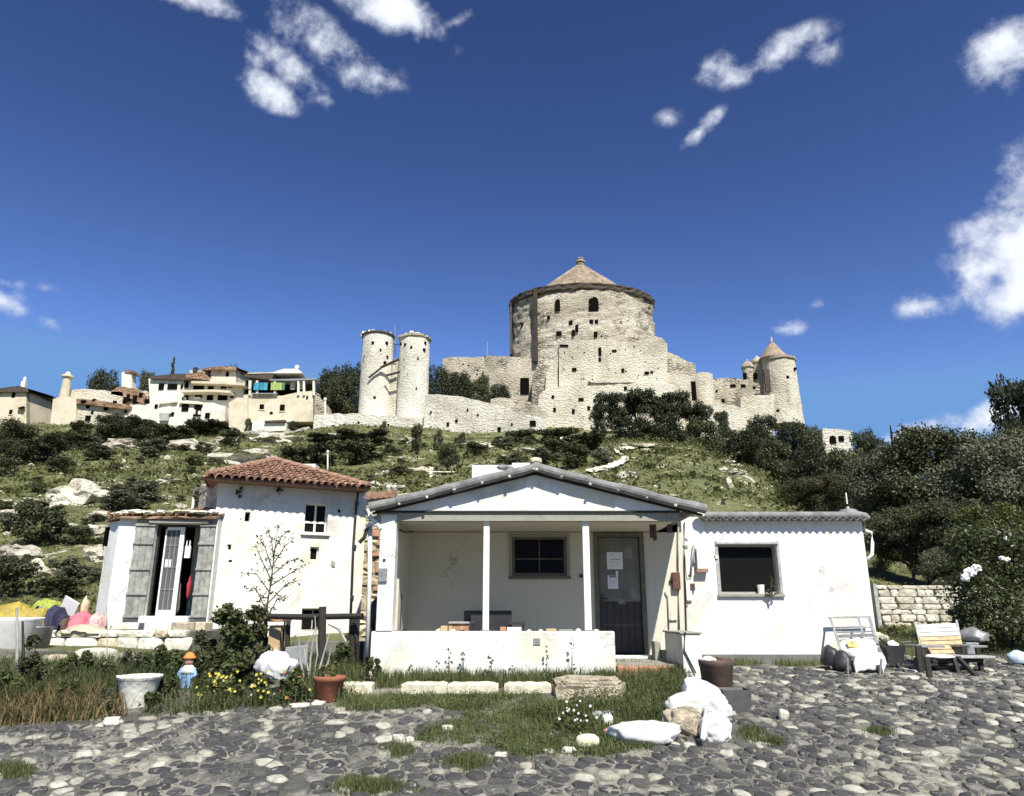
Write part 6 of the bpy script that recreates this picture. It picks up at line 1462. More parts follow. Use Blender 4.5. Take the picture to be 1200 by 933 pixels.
for (px, py, w, h) in ((98, 471, 7, 4), (103, 476, 5, 5), (103, 490, 7, 6), (91, 496, 5, 6), (124, 479, 5, 4), (116, 488, 4, 3), (110, 469, 4, 3), (134, 471, 3.5, 3), (84, 491, 2.5, 3), (147, 482, 3, 4), (75, 505, 3, 2), (108, 483, 3, 3), (138, 488, 3, 2)): hole(v2, px, py, w, h, 102.45 if py < 476 else 102.9, 'opening')
v3 = thing('ruined_cottages', 'tumbledown brownish cottages with square white chimney behind the bastion', 'cottage', P(155, 490, 105))
mass('wall', [(141, 462), (156, 456), (172, 458), (178, 462)], [(141, 490), (178, 495)], 105.5, 3, CASTLE, v3, j=1.2, seed=5)
mass('roof', [(130, 458), (140, 453), (160, 455), (170, 464)], [(130, 462), (150, 466), (170, 474)], 105, 2, ROOFO, v3, j=.8, seed=8)
mass('lower_wall', [(146, 478), (160, 474), (175, 476)], [(140, 505), (175, 505)], 103.5, 2, VWHITE, v3, j=1.5, seed=9)
mass('chimney', [(142.5, 437), (148, 434.5), (154, 436)], [(142.5, 455), (154, 455)], 106, 1.4, VWHITE, v3); mass('chimney_cap', [(146, 433.5), (157, 434.5)], [(146, 436), (157, 437.5)], 105.8, 1.8, ROOFO, v3)
for (px, py, w, h) in ((150, 466, 5, 8), (158, 468, 6, 9), (165, 463, 5, 5), (145, 470, 3, 4), (152, 479, 5, 4), (171, 470, 4, 4)): hole(v3, px, py, w, h, 104.95 if py < 475 else 103.4, 'opening')
v4 = thing('white_villa', 'white stepped village house with loggias and arches left of the banner terrace', 'house', P(230, 500, 104))
mass('front_wall', [(174, 444), (193, 443), (215, 444.5)], [(176, 478), (215, 478)], 103.5, 5, VWHITE, v4, j=.3)
mass('mid_wall', [(212, 443), (240, 444), (262, 446), (285, 449)], [(212, 492), (285, 494)], 104, 5, VWHITE, v4, j=.3)
mass('lower_wall', [(171, 474), (190, 472), (212, 470), (225, 470), (250, 472), (264, 476)], [(168, 502), (200, 503), (264, 493)], 102.3, 3, VWHITE, v4, j=.8, seed=4)
mass('roof', [(176, 441), (205, 438), (236, 438), (242, 443)], [(176, 444), (210, 445), (242, 446)], 103.0, 6, ROOFD, v4)
mass('red_roof', [(218, 438), (238, 436.5), (243, 443)], [(218, 443), (243, 445.5)], 102.9, 5, ROOFO, v4)
mass('canopy', [(224, 446.5), (260, 447), (287, 449)], [(224, 449), (260, 450), (287, 452)], 102.6, 2.5, CREAMF, v4)
mass('canopy', [(212, 457), (250, 456.5), (270, 458)], [(212, 459.5), (250, 459), (270, 460.5)], 102.2, 2.5, CREAMF, v4)
mass('ledge', [(186, 472), (207, 470)], [(186, 473.5), (207, 471.5)], 101.9, 1.5, CREAMF, v4); mass('ledge', [(210, 470.5), (237, 472)], [(210, 472.5), (237, 474)], 101.9, 1.5, CREAMF, v4)
for (px, py, w, h, ar) in ((189, 453, 7, 7, 0), (202, 453, 12, 6, 0), (213, 453, 3, 4, 0), (219, 451, 4, 7, 0), (233, 453, 13, 7, 0), (247, 453, 7, 7, 0), (262, 453, 7, 5, 0), (270, 452, 5, 5, 0), (217, 464, 9, 10, 1), (232.5, 464, 9, 8, 1), (246, 465, 8, 8, 1), (261, 464, 12, 10, 1), (272, 463, 4, 7, 0)): hole(v4, px, py, w, h, 103.4 if px < 215 else 103.9, arch=bool(ar), frame=None)
for (px, py, w, h) in ((217, 477, 9, 9), (231.5, 481, 10, 13), (243, 487, 6, 6), (192.5, 488.5, 11, 9), (183, 476, 4, 4), (202, 485, 4, 4)): hole(v4, px, py, w, h, 102.2)
m = MB(); a, b = P(187, 493, 101.9), P(198, 485, 101.9); m.box(a.x, b.x, 101.85, 102.05, a.z, b.z); m.build('grey_shutter', WOODG, v4)
mass('awning_wall', [(187, 478), (200, 476), (200, 484)], [(187, 484.5), (200, 484.5)], 101.9, .5, VWHITE, v4)
for (px, py, w, h) in ((216, 467.5, 5, 3), (232, 467, 7, 2.5), (228, 483, 3, 5), (234, 484, 3, 4), (189, 455, 2, 5)): hole(v4, px, py, w, h, 103.7 if py < 470 else 102.0, 'balustrade', VWHITE, proud=.2)
v5 = thing('upper_house', 'small cream house with wide brown roof above the white villa', 'house', P(260, 445, 108))
mass('wall', [(247, 433), (260, 432.5), (276.5, 433)], [(247, 446), (276.5, 448)], 108, 5, CREAMF, v5)
quad_wall(v5, [(276.5, 433, 108), (290, 441, 126), (290, 452, 126), (276.5, 450, 108)], CREAMF)
m = MB(); m.prism([P(235, 434, 107.3), P(239, 431, 107.3), P(262, 429, 107.3), P(276, 430, 107.3), P(292, 438, 126), P(292, 441, 126), P(277, 433.5, 107.3), P(250, 433.2, 107.3)], (0, 5.5, 1.0)); m.build('roof', ROOFO, v5)
hole(v5, 266.5, 438.5, 4, 5.5, 108); hole(v5, 257, 437, 5, 4, 108, 'shutter', WOODP)
mass('side_wall', [(222, 434), (240, 433.5), (244, 436)], [(222, 442), (244, 444)], 109, 3, CASTLE, v5, j=.4); mass('chimney', [(226, 431), (230, 430)], [(226, 436), (230, 436)], 108.5, 1, METALD, v5)
v6 = thing('banner_house', 'cream house with open roof terrace hung with blue and lime cloths', 'house', P(325, 500, 102))
mass('wall', [(285.5, 463), (300, 461), (330, 464), (352, 459), (367, 458)], [(284, 495), (367, 494)], 102, 5, CREAMF, v6, j=.3)
quad_wall(v6, [(367, 458, 102), (381, 466, 120), (381, 490, 120), (367, 494, 102)], CASTLE)
for (px, py, w, h, nm) in ((307, 477, 6, 6, 1), (331, 478, 6.5, 7.5, 1), (318, 484, 4, 3, 0), (360, 466, 2.5, 4, 0)): hole(v6, px, py, w, h, 102, 'window', arch=(nm == 0 and px < 330), frame=CREAMF if nm else None)
mass('terrace_interior', [(288, 446), (330, 445), (367, 444)], [(288, 463), (367, 460)], 104.5, 1, DARK, v6)
mass('flat_roof', [(288, 438), (322, 437.5), (323, 442)], [(288, 441.5), (323, 446)], 101.8, 4, ROOFD, v6)
mass('flat_roof_trim', [(290, 437), (320, 436.2)], [(290, 438), (320, 437.4)], 101.7, 4, CREAMF, v6)
ct_ = P(342, 444, 103.5); w_ = 19 * 103.5 / F / .955; h_ = P(342, 433.5, 103.5).z - P(342, 443, 103.5).z
m = MB(); m.lathe((ct_.x, ct_.y, P(342, 443, 103.5).z), [(1, 0), (1, .12), (.45, h_ * .85), (.05, h_)], 4, sx=w_ * 1.25, sy=3.2, a0=math.pi / 4); m.build('white_tent_roof', VWHITE, v6)
mass('eave', [(316, 444.5), (340, 444), (371, 443)], [(316, 446), (340, 446), (371, 445)], 101.6, 2, METALG, v6)
for px in (292.5, 301, 322, 349.5, 356, 367.5): mass('terrace_post', [(px - 1.2, 446), (px + 1.2, 446)], [(px - 1.2, 463), (px + 1.2, 463)], 101.7, .3, VWHITE, v6)
for (px, py, w, h) in ((343, 451.5, 6, 9), (352.5, 451, 4, 8)): hole(v6, px, py, w, h, 102.5, 'white_panel', VWHITE, proud=.1)
q = P(348, 430.5, 104.5); m = MB(); m.lathe((q.x, q.y, q.z), [(.02, 0), (.33, .0)], 14); V = [(a, q.y - .1 + .02 * 0, b) for a, b in [(0, 0)]]
m = MB(); m.rock((q.x, q.y, q.z), (.34, .15, .36), 1, 3, .02, flat=False); m.tube([(q.x, q.y, q.z - .9), (q.x, q.y, q.z)], .05, 6); m.build('satellite_dish', VWHITE, v6, smooth=True)
for (a, b, mt, nm, lab) in ((297, 314, CYAN, 'turquoise_cloth', 'turquoise cloth hanging over the terrace rail, leftmost of the three'), (317, 331, LIME, 'lime_cloth', 'lime green cloth hanging over the terrace rail'), (331, 334, GREENC, 'green_cloth', 'narrow darker green strip beside the lime cloth on the terrace')):
    p0, p1 = P(a, 457, 101.5), P(b, 448.5, 101.5); m = MB(); n_ = 12
    V = [(p0.x + (p1.x - p0.x) * i / n_, 101.5 + .08 * math.sin(i * 1.9), z) for z in (p0.z, p1.z) for i in range(n_ + 1)]
    o = obj(nm, V, [[i, i + 1, n_ + 2 + i, n_ + 1 + i] for i in range(n_)], mt); o.modifiers.new('t', 'SOLIDIFY').thickness = .03; tag(o, lab, 'cloth')
for (px, py, w, h, Y, mt) in ((293, 451, 3, 10, 101.6, VWHITE), (310, 461.3, 30, 1.2, 101.6, METALG)): hole(v6, px, py, w, h, Y, 'rail', mt)
st = thing('outside_stair', 'shaded outside stair with pale lamp post right of the banner house', 'stair', P(380, 485, 103))
mass('stair_wall', [(368, 460), (375, 466), (386, 478), (386, 486)], [(368, 488), (386, 488)], 103.5, 1.5, CASTLE, st, j=.4)
m = MB(); m.tube([P(381, 487, 101.5), P(381, 470, 101.5)], .14, 6); m.rock(P(381, 468, 101.5), (.25, .2, .25), 2, 2, .1, flat=False); m.build('lamp_post', VWHITE, st)
# terraced retaining walls under the village
tw3 = thing('retaining_walls', 'terraced cream retaining walls below the banner house', 'wall', P(320, 520, 97))
mass('wall', [(296, 493), (315, 493), (335, 495)], [(295, 505), (335, 505)], 100, 2, VWHITE, tw3, j=.4)
mass('wall', [(286, 506), (310, 504), (328, 507), (345, 505), (362, 500)], [(284, 530), (320, 530), (362, 520)], 96.5, 2, WALLM, tw3, j=1, seed=3)
mass('ledge', [(310, 493), (334, 492)], [(310, 495), (334, 494.5)], 99.6, 1, ROOFD, tw3)
mass('wall', [(268, 472), (278, 466), (290, 466)], [(268, 500), (290, 512)], 101.5, 2, CREAMF, tw3, j=1.0, seed=5)
# ruined wall far right
fr3 = thing('far_ruin', 'broken pale ruin among the trees right of the castle', 'ruin', P(985, 520, 95))
mass('wall', [(964, 502), (975, 502.5), (990, 504), (999, 505)], [(964, 530), (999, 536)], 92, 3, WALLM, fr3, j=1.2, seed=7)
hole(fr3, 976, 515, 6, 9, 91.9, 'opening', arch=True); hole(fr3, 986, 514, 5, 6, 91.9, 'opening')

# ================================================================== ROCKS ON THE HILL
def hrock(px, py, w, h, lab=None, name='limestone_outcrop', seed=None, group=None, sub=3, Y=None, amp=.42, cat='rock'):
    g = hit(px, py + h * .45, 15) if Y is None else Vector((P(px, py, Y).x, Y, P(px, py + h * .45, Y).z)); s = F / g.y; seed = int(px * 3 + py) if seed is None else seed
    m = MB(); m.rock((g.x, g.y + .2 * w / s, g.z + h * .25 / s), (w / s / 2 * 1.1, w / s * .35, h / s * .62), seed, sub, amp, 1.7, flat=False)
    # ledged, blocky limestone
    m.V = [(x + .0, y, z + .16 * h / s * noise.noise(Vector((x * 1.7, y * 1.7, z * 5)))) for x, y, z in m.V]
    return tag(m.build(name, ROCK), lab, cat, group)
for (px, py, w, h, lab) in ((86, 577, 62, 32, 'largest pale limestone outcrop on the left slope'), (30, 590, 26, 12, 'small pale outcrop just left of the largest one'), (12, 602, 24, 12, 'pale rock at the left edge under the largest outcrop'), (70, 616, 26, 8, 'long pale rock below the largest outcrop'), (120, 605, 32, 12, 'pale slab of rock above the lean-to roof'),
                            (108, 622, 26, 14, 'cream rock left of the lean-to roof'), (110, 650, 26, 22, 'cream boulder beside the lean-to wall'), (14, 648, 40, 20, 'broad pale rock at the left edge, mid-slope'), (12, 672, 30, 14, 'pale rock at the left edge above the stakes'), (35, 668, 30, 22, 'pale rock behind the dark young tree'),
                            (58, 695, 32, 12, 'pale rock just above the yellow cover'), (188, 566, 16, 6, 'small flat rock alone in the meadow left of the red roof'), (208, 563, 12, 3, 'thin pale rock right beside the small flat rock'), (287, 536, 84, 20, 'broad white rock mass just above the red tiled roof'),
                            (493, 551, 36, 10, 'white rounded rock left of the round dark bush'), (508, 556, 12, 8, 'rough white rock between the rounded rock and the bush'), (450, 556, 18, 8, 'pale rock above the left cottage verge'), (462, 572, 20, 12, 'grey-white block close behind the left roof verge'), (437, 568, 12, 10, 'small pale block beside the red roof corner'),
                            (735, 557, 22, 11, 'pale rock just behind the right verge, near the path'), (137, 520, 40, 14, 'white rock patch among the village scrub, left'), (220, 522, 60, 14, 'white outcrop strip below the white villa'), (262, 515, 22, 10, 'white outcrop right of the small pine'), (320, 512, 50, 14, 'pale ground rock below the retaining walls'), (385, 528, 24, 8, 'pale rock above the street lamp'),
                            (850, 541, 18, 6, 'upper slab of the rock cluster on the green knoll'), (863, 546, 14, 5, 'slab in the middle of the knoll rock cluster'), (845, 551, 16, 5, 'lower left slab of the knoll cluster'), (866, 553, 18, 7, 'lower right slab of the knoll cluster'), (868, 533, 12, 7, 'topmost rock of the knoll cluster'), (855, 566, 8, 14, 'upright rock low on the knoll'),
                            (905, 571, 6, 4, 'small white stone near the right edge of the knoll'), (788, 527, 46, 5, 'long white ledge along the crest of the knoll'), (840, 527, 14, 5, 'short ledge at the right end of the knoll crest'), (752, 523, 40, 5, 'ledge at the left of the knoll crest'), (705, 551, 22, 6, 'pale rock at the foot of the hill path'), (560, 520, 30, 8, 'pale rock below the long rampart'), (655, 513, 30, 10, 'pale rock at the foot of the keep'), (478, 516, 24, 8, 'pale rock below the twin towers'),
                            (575, 553, 24, 5, 'low pale rock right of the round dark bush'), (392, 512, 30, 8, 'pale scree below the outside stair'), (615, 528, 36, 8, 'pale shelf of rock above the cottage ridge')):
    hrock(px, py, w, h, lab)

LANDMARKS = [(86, 577, 'the largest pale outcrop'), (20, 600, 'the left edge of the largest outcrop'), (110, 640, 'the lean-to side wall'), (20, 660, 'the two wooden stakes'), (60, 520, 'the ruined bastion'), (200, 530, 'the white villa'), (160, 560, 'the middle of the left slope'), (215, 565, 'the small flat rock'), (230, 590, 'the old house roof edge'), (287, 520, 'the retaining walls'), (60, 690, 'the yellow cover'), (130, 590, 'the slab above the lean-to'), (10, 550, 'the far left gable house'),
             (390, 530, 'the outside stair'), (384, 548, 'the street lamp'), (440, 520, 'the left cylindrical tower'), (450, 556, 'the left cottage verge'), (490, 520, 'the right cylindrical tower'), (493, 551, 'the white rounded rock'), (525, 550, 'the ball-shaped bush'), (575, 520, 'the long rampart'), (590, 550, 'the white chimney block'), (640, 520, 'the foot of the keep'), (640, 550, 'the cottage ridge stone'),
             (700, 535, 'the bend of the hill path'), (740, 560, 'the rock behind the right verge'), (780, 530, 'the crest ledge of the knoll'), (790, 570, 'the right cottage verge'), (850, 545, 'the knoll rock cluster'), (850, 580, 'the wing roof'), (895, 575, 'the dark trees beside the knoll'), (110, 610, 'the lean-to roof')]
def near_to(px, py): return min(LANDMARKS, key=lambda l: (l[0] - px) ** 2 + (2 * (l[1] - py)) ** 2)[2]

rr = random.Random(77); zones = [(0, 250, 530, 690, 90), (380, 640, 515, 570, 60), (620, 900, 522, 595, 50)]
for (x0, x1, y0, y1, n) in zones:
    for k in range(n):
        px, py = rr.uniform(x0, x1), rr.uniform(y0, y1) 
        if px > 115 and py > 600: continue
        w = rr.uniform(2.5, 8) * (1.3 if px < 250 else .9)
        hrock(px, py, w, w * rr.uniform(.35, .7), 'small pale field stone in the grass near ' + near_to(px, py), 'field_stone', seed=k + int(x0), group='stones scattered on the slope', sub=1)
# path on the knoll
def path(pts, name, w):
    P3 = [hit(a, b, 15) for a, b, _ in pts]; V = []; Fc = []; n = 0; dense = []
    for i in range(len(pts) - 1):
        for k in range(6):
            t = k / 6; a = pts[i]; b = pts[i + 1]; dense.append((a[0] + (b[0] - a[0]) * t, a[1] + (b[1] - a[1]) * t, a[2] + (b[2] - a[2]) * t))
    for i, (a, b, w_) in enumerate(dense):
        w_ *= 1 + .3 * noise.noise(Vector((i * .7, 0, 0)))
        for s in (-1, 0, 1):
            g = hit(a + s * w_ * .7, b + s * w_ * .28 * (1), 15); V.append((g.x, g.y, g.z + .16))
    for i in range(len(dense) - 1):
        for s in (0, 1): Fc.append([i * 3 + s, i * 3 + s + 1, i * 3 + 4 + s, i * 3 + 3 + s])
    o = obj(name, V, Fc, PATHM, None, True); tag(o, None, None, None, 'structure'); return o
path([(690, 556, 6), (715, 550, 6), (728, 545, 5), (734, 539, 5), (725, 534, 5), (722, 530, 4), (745, 526, 5), (770, 524, 5)], 'path', 5)
path([(500, 556, 3), (540, 557, 3)], 'path', 3)
# lamp post above the red roof
g = hit(384, 552, 22); m = MB(); t_ = P(384, 530, g.y); lp = thing('street_lamp', 'white street lamp post rising behind the red roof', 'street lamp', g)
m.tube([g, t_], .05, 7); m.build('pole', PAINTW, lp)
m = MB(); m.rock(t_ + Vector((0, 0, .02)), (.1, .1, .12), 2, 2, .05, flat=False); m.build('lamp_head', PAINTWO, lp)
# ================================================================== VEGETATION
def leaf_quads(cen, radii, n, size, seed, shell=.45, aspect=.55, up=.3):
    g = np.random.default_rng(seed); cen = np.asarray(cen, float); radii = np.asarray(radii, float)
    if radii.ndim == 1: radii = np.repeat(radii[:, None], 3, 1)
    w = (radii.prod(1)) ** (2 / 3); w = w / w.sum(); idx = g.choice(len(cen), n, p=w)
    d = g.normal(size=(n, 3)); d /= np.linalg.norm(d, axis=1, keepdims=True)
    r = shell + (1 - shell) * g.random((n, 1)) ** .7; r *= 1 + .12 * g.normal(size=(n, 1))
    p = cen[idx] + d * r * radii[idx]
    a = g.normal(size=(n, 3)); a[:, 2] *= .7; a /= np.linalg.norm(a, axis=1, keepdims=True)
    nn = d * .7 + g.normal(size=(n, 3)) * .6; nn[:, 2] += up; b = np.cross(nn, a); b /= np.linalg.norm(b, axis=1, keepdims=True) + 1e-9
    s = size * (.6 + .8 * g.random((n, 1)))
    V = np.stack([p - a * s, p + b * s * aspect, p + a * s, p - b * s * aspect], 1).reshape(-1, 3)
    return V, np.arange(4 * n).reshape(-1, 4)
def sub_blobs(kind, seed):
    g = np.random.default_rng(seed); C = []; R_ = []
    if kind == 'broad':
        for k in range(34):
            t = g.random() * 6.28; z = .22 + .68 * g.random(); m = .40 * math.sqrt(max(.05, 1 - ((z - .5) / .52) ** 2)); r = m * math.sqrt(g.random())
            C.append((r * math.cos(t), r * math.sin(t), z)); q = .09 + .08 * g.random(); R_.append((q, q, q * .75))
    elif kind == 'dense':
        for k in range(30):
            t = g.random() * 6.28; z = .12 + .74 * g.random(); m = .36 * math.sqrt(max(.1, 1 - ((z - .42) / .56) ** 2)); r = m * math.sqrt(g.random())
            C.append((r * math.cos(t), r * math.sin(t), z)); q = .12 + .08 * g.random(); R_.append((q, q, q * .8))
    elif kind == 'pine':
        for k in range(15):
            t = g.random() * 6.28; z = .50 + .38 * g.random(); m = .40 * math.sqrt(max(.08, 1 - ((z - .60) / .40) ** 2)); r = m * math.sqrt(g.random())
            C.append((r * math.cos(t), r * math.sin(t), z)); q = .10 + .08 * g.random(); R_.append((q * 1.2, q * 1.2, q * .6))
    elif kind == 'conifer':
        for k in range(26):
            z = .08 + .88 * k / 25; m = .36 * (1 - z) + .02; t = g.random() * 6.28; r = m * g.random() ** .6
            C.append((r * math.cos(t), r * math.sin(t), z)); q = .05 + .11 * (1 - z); R_.append((q, q, q * .7))
    elif kind == 'round':
        for k in range(26):
            d = g.normal(size=3); d /= np.linalg.norm(d); r = .33 * g.random() ** .4
            C.append((d[0] * r, d[1] * r, .5 + d[2] * r)); q = .12 + .06 * g.random(); R_.append((q, q, q))
    elif kind == 'bush':
        for k in range(16):
            t = g.random() * 6.28; z = .12 + .58 * g.random(); m = .38 * math.sqrt(max(.1, 1 - (z / .95) ** 2)); r = m * math.sqrt(g.random())
            C.append((r * math.cos(t), r * math.sin(t), z)); q = .11 + .08 * g.random(); R_.append((q, q, q * .85))
    return C, R_
def make_tree(kind, n, size, mat, seed, limbs=9, trunk_r=.022, shell=.35):
    C, R_ = sub_blobs(kind, seed); V, Q = leaf_quads(C, R_, n, size, seed, shell)
    V[:, 2] = np.maximum(V[:, 2], .01); crown = fast_obj('crown', V, Q, mat); COL.objects.unlink(crown)
    rr = random.Random(seed); m = MB(); top = .55 if kind in ('round', 'bush', 'dense') else .8
    m.tube([(0, 0, -.08), (rr.uniform(-.02, .02), rr.uniform(-.02, .02), top * .4), (rr.uniform(-.03, .03), 0, top)], [trunk_r, trunk_r * .75, trunk_r * .3], 7)
    order = sorted(range(len(C)), key=lambda i: C[i][2]); 
    for i in order[::max(1, len(C) // limbs)]:
        c = Vector(C[i]); z = max(.05, min(top, c.z * .55)); m.tube([(0, 0, z), (c.x * .5, c.y * .5, (z + c.z) / 2), c], [trunk_r * .5, trunk_r * .33, trunk_r * .12], 5)
    tr = m.build('trunk', TRUNK); COL.objects.unlink(tr)
    return tr.data, crown.data
TREES = {}
def proto(key, *a, **k): TREES[key] = make_tree(*a, **k)
proto('big1', 'broad', 42000, .0115, OAKL, 1, limbs=14, shell=.2); proto('big2', 'dense', 42000, .0115, OLIVEL, 2, limbs=12, shell=.2)
proto('big3', 'broad', 26000, .014, LIGHTL, 3, limbs=14, shell=.15)
proto('far1', 'dense', 9000, .020, PINEL, 4); proto('far2', 'dense', 9000, .020, OAKL, 5); proto('far3', 'broad', 8000, .020, PINEL, 14)
proto('pine1', 'pine', 7000, .020, PINEL, 6); proto('pine2', 'pine', 7000, .020, PINEL, 16)
proto('conifer', 'conifer', 5000, .024, PINEL, 7); proto('round', 'round', 12000, .018, OAKL, 8)
proto('dusky', 'dense', 16000, .014, REDL, 9)
proto('bush1', 'bush', 3500, .032, OAKL, 10); proto('bush2', 'bush', 3500, .032, OLIVEL, 11); proto('bush3', 'bush', 2600, .036, PINEL, 12)
proto('smallbush', 'bush', 1100, .048, OAKL, 13); proto('smallbush2', 'bush', 1100, .048, OLIVEL, 15)
def plant(key, name, lab, cat, px, base, top, width, Y=None, group=None, seed=0, sink=.02):
    """a tree or bush whose foot stands on the terrain where the photograph shows it"""
    if Y is None: g = hit(px, base, 15); Y = g.y
    x = P(px, (base + top) / 2, Y).x; z0 = T(x, Y); zt = P(px, top, Y).z; h = max(.3, zt - z0); w = width * Y / F / .955
    r = thing(name, lab, cat, (x, Y, z0 - sink * h), group); r.scale = (w, w * .9, h * 1.02); rr = random.Random(int(px * 7 + base + seed)); r.rotation_euler = (0, 0, rr.uniform(0, 6.28))
    td, cdt = TREES[key]
    for nm, d in (('trunk', td), ('crown', cdt)): o = bpy.data.objects.new(nm, d); COL.objects.link(o); o.parent = r
    return r
GT = 'dark trees under the castle'
for a in (('far1', 'dark_tree', 'dark rounded tree left of the twin towers, leftmost of the group', 'tree', 385, 470, 425, 46, 112), ('far1', 'dark_tree', 'dark tree directly behind the left cylindrical tower', 'tree', 410, 470, 419, 48, 115),
          ('far2', 'dark_tree', 'lower dark tree above the outside stair', 'tree', 398, 480, 440, 52, 108),
          ('far1', 'dark_tree', 'dark pine just right of the right cylindrical tower', 'pine', 515, 470, 424, 40, 112), ('far1', 'dark_tree', 'dark pine behind the long rampart, second from the towers', 'pine', 540, 472, 431, 44, 111), ('far2', 'dark_tree', 'dark pine behind the long rampart, third from the towers', 'pine', 564, 474, 438, 42, 110), ('far1', 'dark_tree', 'low dark pine at the right end behind the long rampart', 'pine', 586, 476, 446, 34, 109),
          ('pine1', 'umbrella_pine', 'leftmost umbrella pine before the keep, its trunk showing', 'pine', 718, 522, 456, 46, 82), ('pine2', 'umbrella_pine', 'broad umbrella pine below the right of the bastion', 'pine', 748, 522, 455, 60, 84), ('pine1', 'umbrella_pine', 'umbrella pine in the middle of the pine row', 'pine', 784, 520, 457, 60, 86), ('pine2', 'umbrella_pine', 'smaller umbrella pine right end of the pine row', 'pine', 818, 520, 470, 44, 84), ('pine1', 'umbrella_pine', 'small pine before the half-round turret', 'pine', 846, 518, 478, 26, 84),
          ('far3', 'dark_tree', 'dark low tree between umbrella pines and keep foot', 'tree', 700, 515, 470, 24, 90), ('far3', 'dark_tree', 'spreading dark tree under the umbrella pines, left', 'tree', 735, 524, 488, 60, 78), ('far1', 'dark_tree', 'spreading dark tree under the umbrella pines, middle', 'tree', 780, 524, 486, 64, 78), ('far2', 'dark_tree', 'dark tree beneath the small pine', 'tree', 826, 524, 490, 56, 76),
          ('far1', 'dark_tree', 'tall dark tree before the stepped curtain wall', 'tree', 884, 540, 484, 46, 78), ('far3', 'dark_tree', 'tall dark tree just left of the round tower foot', 'tree', 903, 550, 483, 44, 74), ('far1', 'dark_tree', 'dark tree at the foot of the pointed tower', 'tree', 931, 555, 486, 46, 72), ('far2', 'dark_tree', 'dark tree right of the pointed tower foot', 'tree', 953, 560, 494, 44, 70),
          ('far1', 'dark_tree', 'dark tree on the lower right flank of the knoll', 'tree', 870, 560, 500, 56, 66), ('far2', 'dark_tree', 'second dark tree on the right flank of the knoll', 'tree', 908, 575, 512, 62, 60), ('far1', 'dark_tree', 'dark tree left of the far ruin', 'tree', 945, 585, 520, 66, 56),
          ('far2', 'dark_tree', 'dark tree standing right of the far ruin', 'tree', 1012, 560, 502, 42, 80), ('conifer', 'dark_conifer', 'slim dark conifer on the skyline right of the far ruin', 'conifer', 1047, 550, 498, 15, 78), ('far3', 'dark_tree', 'dark tree on the skyline between ruin and conifer', 'tree', 1030, 560, 509, 36, 76), ('far1', 'dark_tree', 'dark tree in front of the far ruin', 'tree', 975, 580, 524, 50, 62),
          ('dusky', 'brown_green_tree', 'brownish green tree above the wing roof, left one', 'tree', 935, 640, 560, 60, 42), ('dusky', 'brown_green_tree', 'brownish green tree above the chimney cowl', 'tree', 975, 650, 552, 80, 40), ('dusky', 'brown_green_tree', 'brownish green tree low behind the wing corner', 'tree', 1010, 660, 540, 80, 43),
          ('far2', 'dark_tree', 'dark tree filling the gap right of the dusky trees', 'tree', 1000, 600, 522, 70, 55),
          ('big2', 'olive_tree', 'large grey-green olive tree behind the wing, left of the big trees', 'tree', 1050, 690, 512, 130, 31), ('big1', 'oak_tree', 'large dark tree in the middle of the right-hand grove', 'tree', 1105, 690, 497, 150, 30), ('big2', 'olive_tree', 'large grey-green tree at the right edge of the grove', 'tree', 1165, 690, 496, 150, 28), ('big1', 'oak_tree', 'dark tree at the far right, partly out of the frame', 'tree', 1215, 690, 500, 130, 30),
          ('big1', 'oak_tree', 'low dark tree right above the dry stone wall', 'tree', 1065, 700, 590, 100, 24), ('big1', 'oak_tree', 'low dark tree behind the rose bush', 'tree', 1120, 700, 580, 110, 23), ('big3', 'yellow_green_tree', 'yellow-green tree at the right, above the rose bush', 'tree', 1168, 720, 585, 110, 19.5), ('pine1', 'tall_pine', 'tall dark pine cut by the right edge of the picture', 'pine', 1216, 640, 432, 84, 34),
          ('big2', 'olive_tree', 'olive bush sprawling behind the right end of the stone wall', 'bush', 1110, 705, 635, 80, 20.5),
          ('far1', 'dark_tree', 'round dark tree on the skyline behind the ruined bastion', 'tree', 121, 470, 426, 40, 116), ('conifer', 'dark_conifer', 'pointed dark conifer on the skyline above the white villa', 'conifer', 201, 460, 418, 20, 117), ('far2', 'dark_tree', 'small dark tree left of the pointed conifer', 'tree', 173, 468, 432, 26, 117), ('far3', 'dark_tree', 'dark low tree peeping over the roof of the upper house', 'tree', 268, 450, 425, 30, 121),
          ('far2', 'dark_tree', 'dark tree before the far left gable house', 'tree', 20, 545, 492, 70, None), ('far1', 'dark_tree', 'dark tree below the ruined bastion, left', 'tree', 60, 540, 505, 60, None), ('far2', 'dark_tree', 'dark tree below the ruined bastion, right', 'tree', 130, 520, 484, 56, None), ('far3', 'dark_tree', 'dark tree low at the left edge', 'tree', -6, 560, 510, 60, None),
          ('far3', 'dark_tree', 'dark tree between ruined cottages and white villa', 'tree', 158, 522, 488, 50, None),
          ('round', 'round_bush', 'ball-shaped dark bush alone on the slope above the left verge', 'bush', 525, 556, 514, 42, None), ('bush1', 'tall_shrub', 'tall dark shrub against the wall below the twin towers', 'shrub', 488, 530, 487, 24, None), ('bush2', 'shrub', 'dark shrub under the left cylindrical tower', 'shrub', 449, 516, 489, 17, None), ('bush2', 'shrub', 'grey-green shrub just left above the ball bush', 'shrub', 514, 528, 498, 20, None), ('bush2', 'shrub', 'lighter green shrub right above the ball bush', 'shrub', 540, 523, 503, 20, None),
          ('round', 'round_bush', 'small ball-shaped bush on the wall below the banner house', 'bush', 344, 508, 491, 17, 98), ('bush1', 'shrub', 'oval bush against the cream wall left of the banner house', 'shrub', 291, 502, 484, 9, 100)):
    k, nm, lab, cat, px, b, t, w, Y = a
    plant(k, nm, lab, cat, px, b, t, w, Y, group=GT if nm == 'dark_tree' and Y else None)
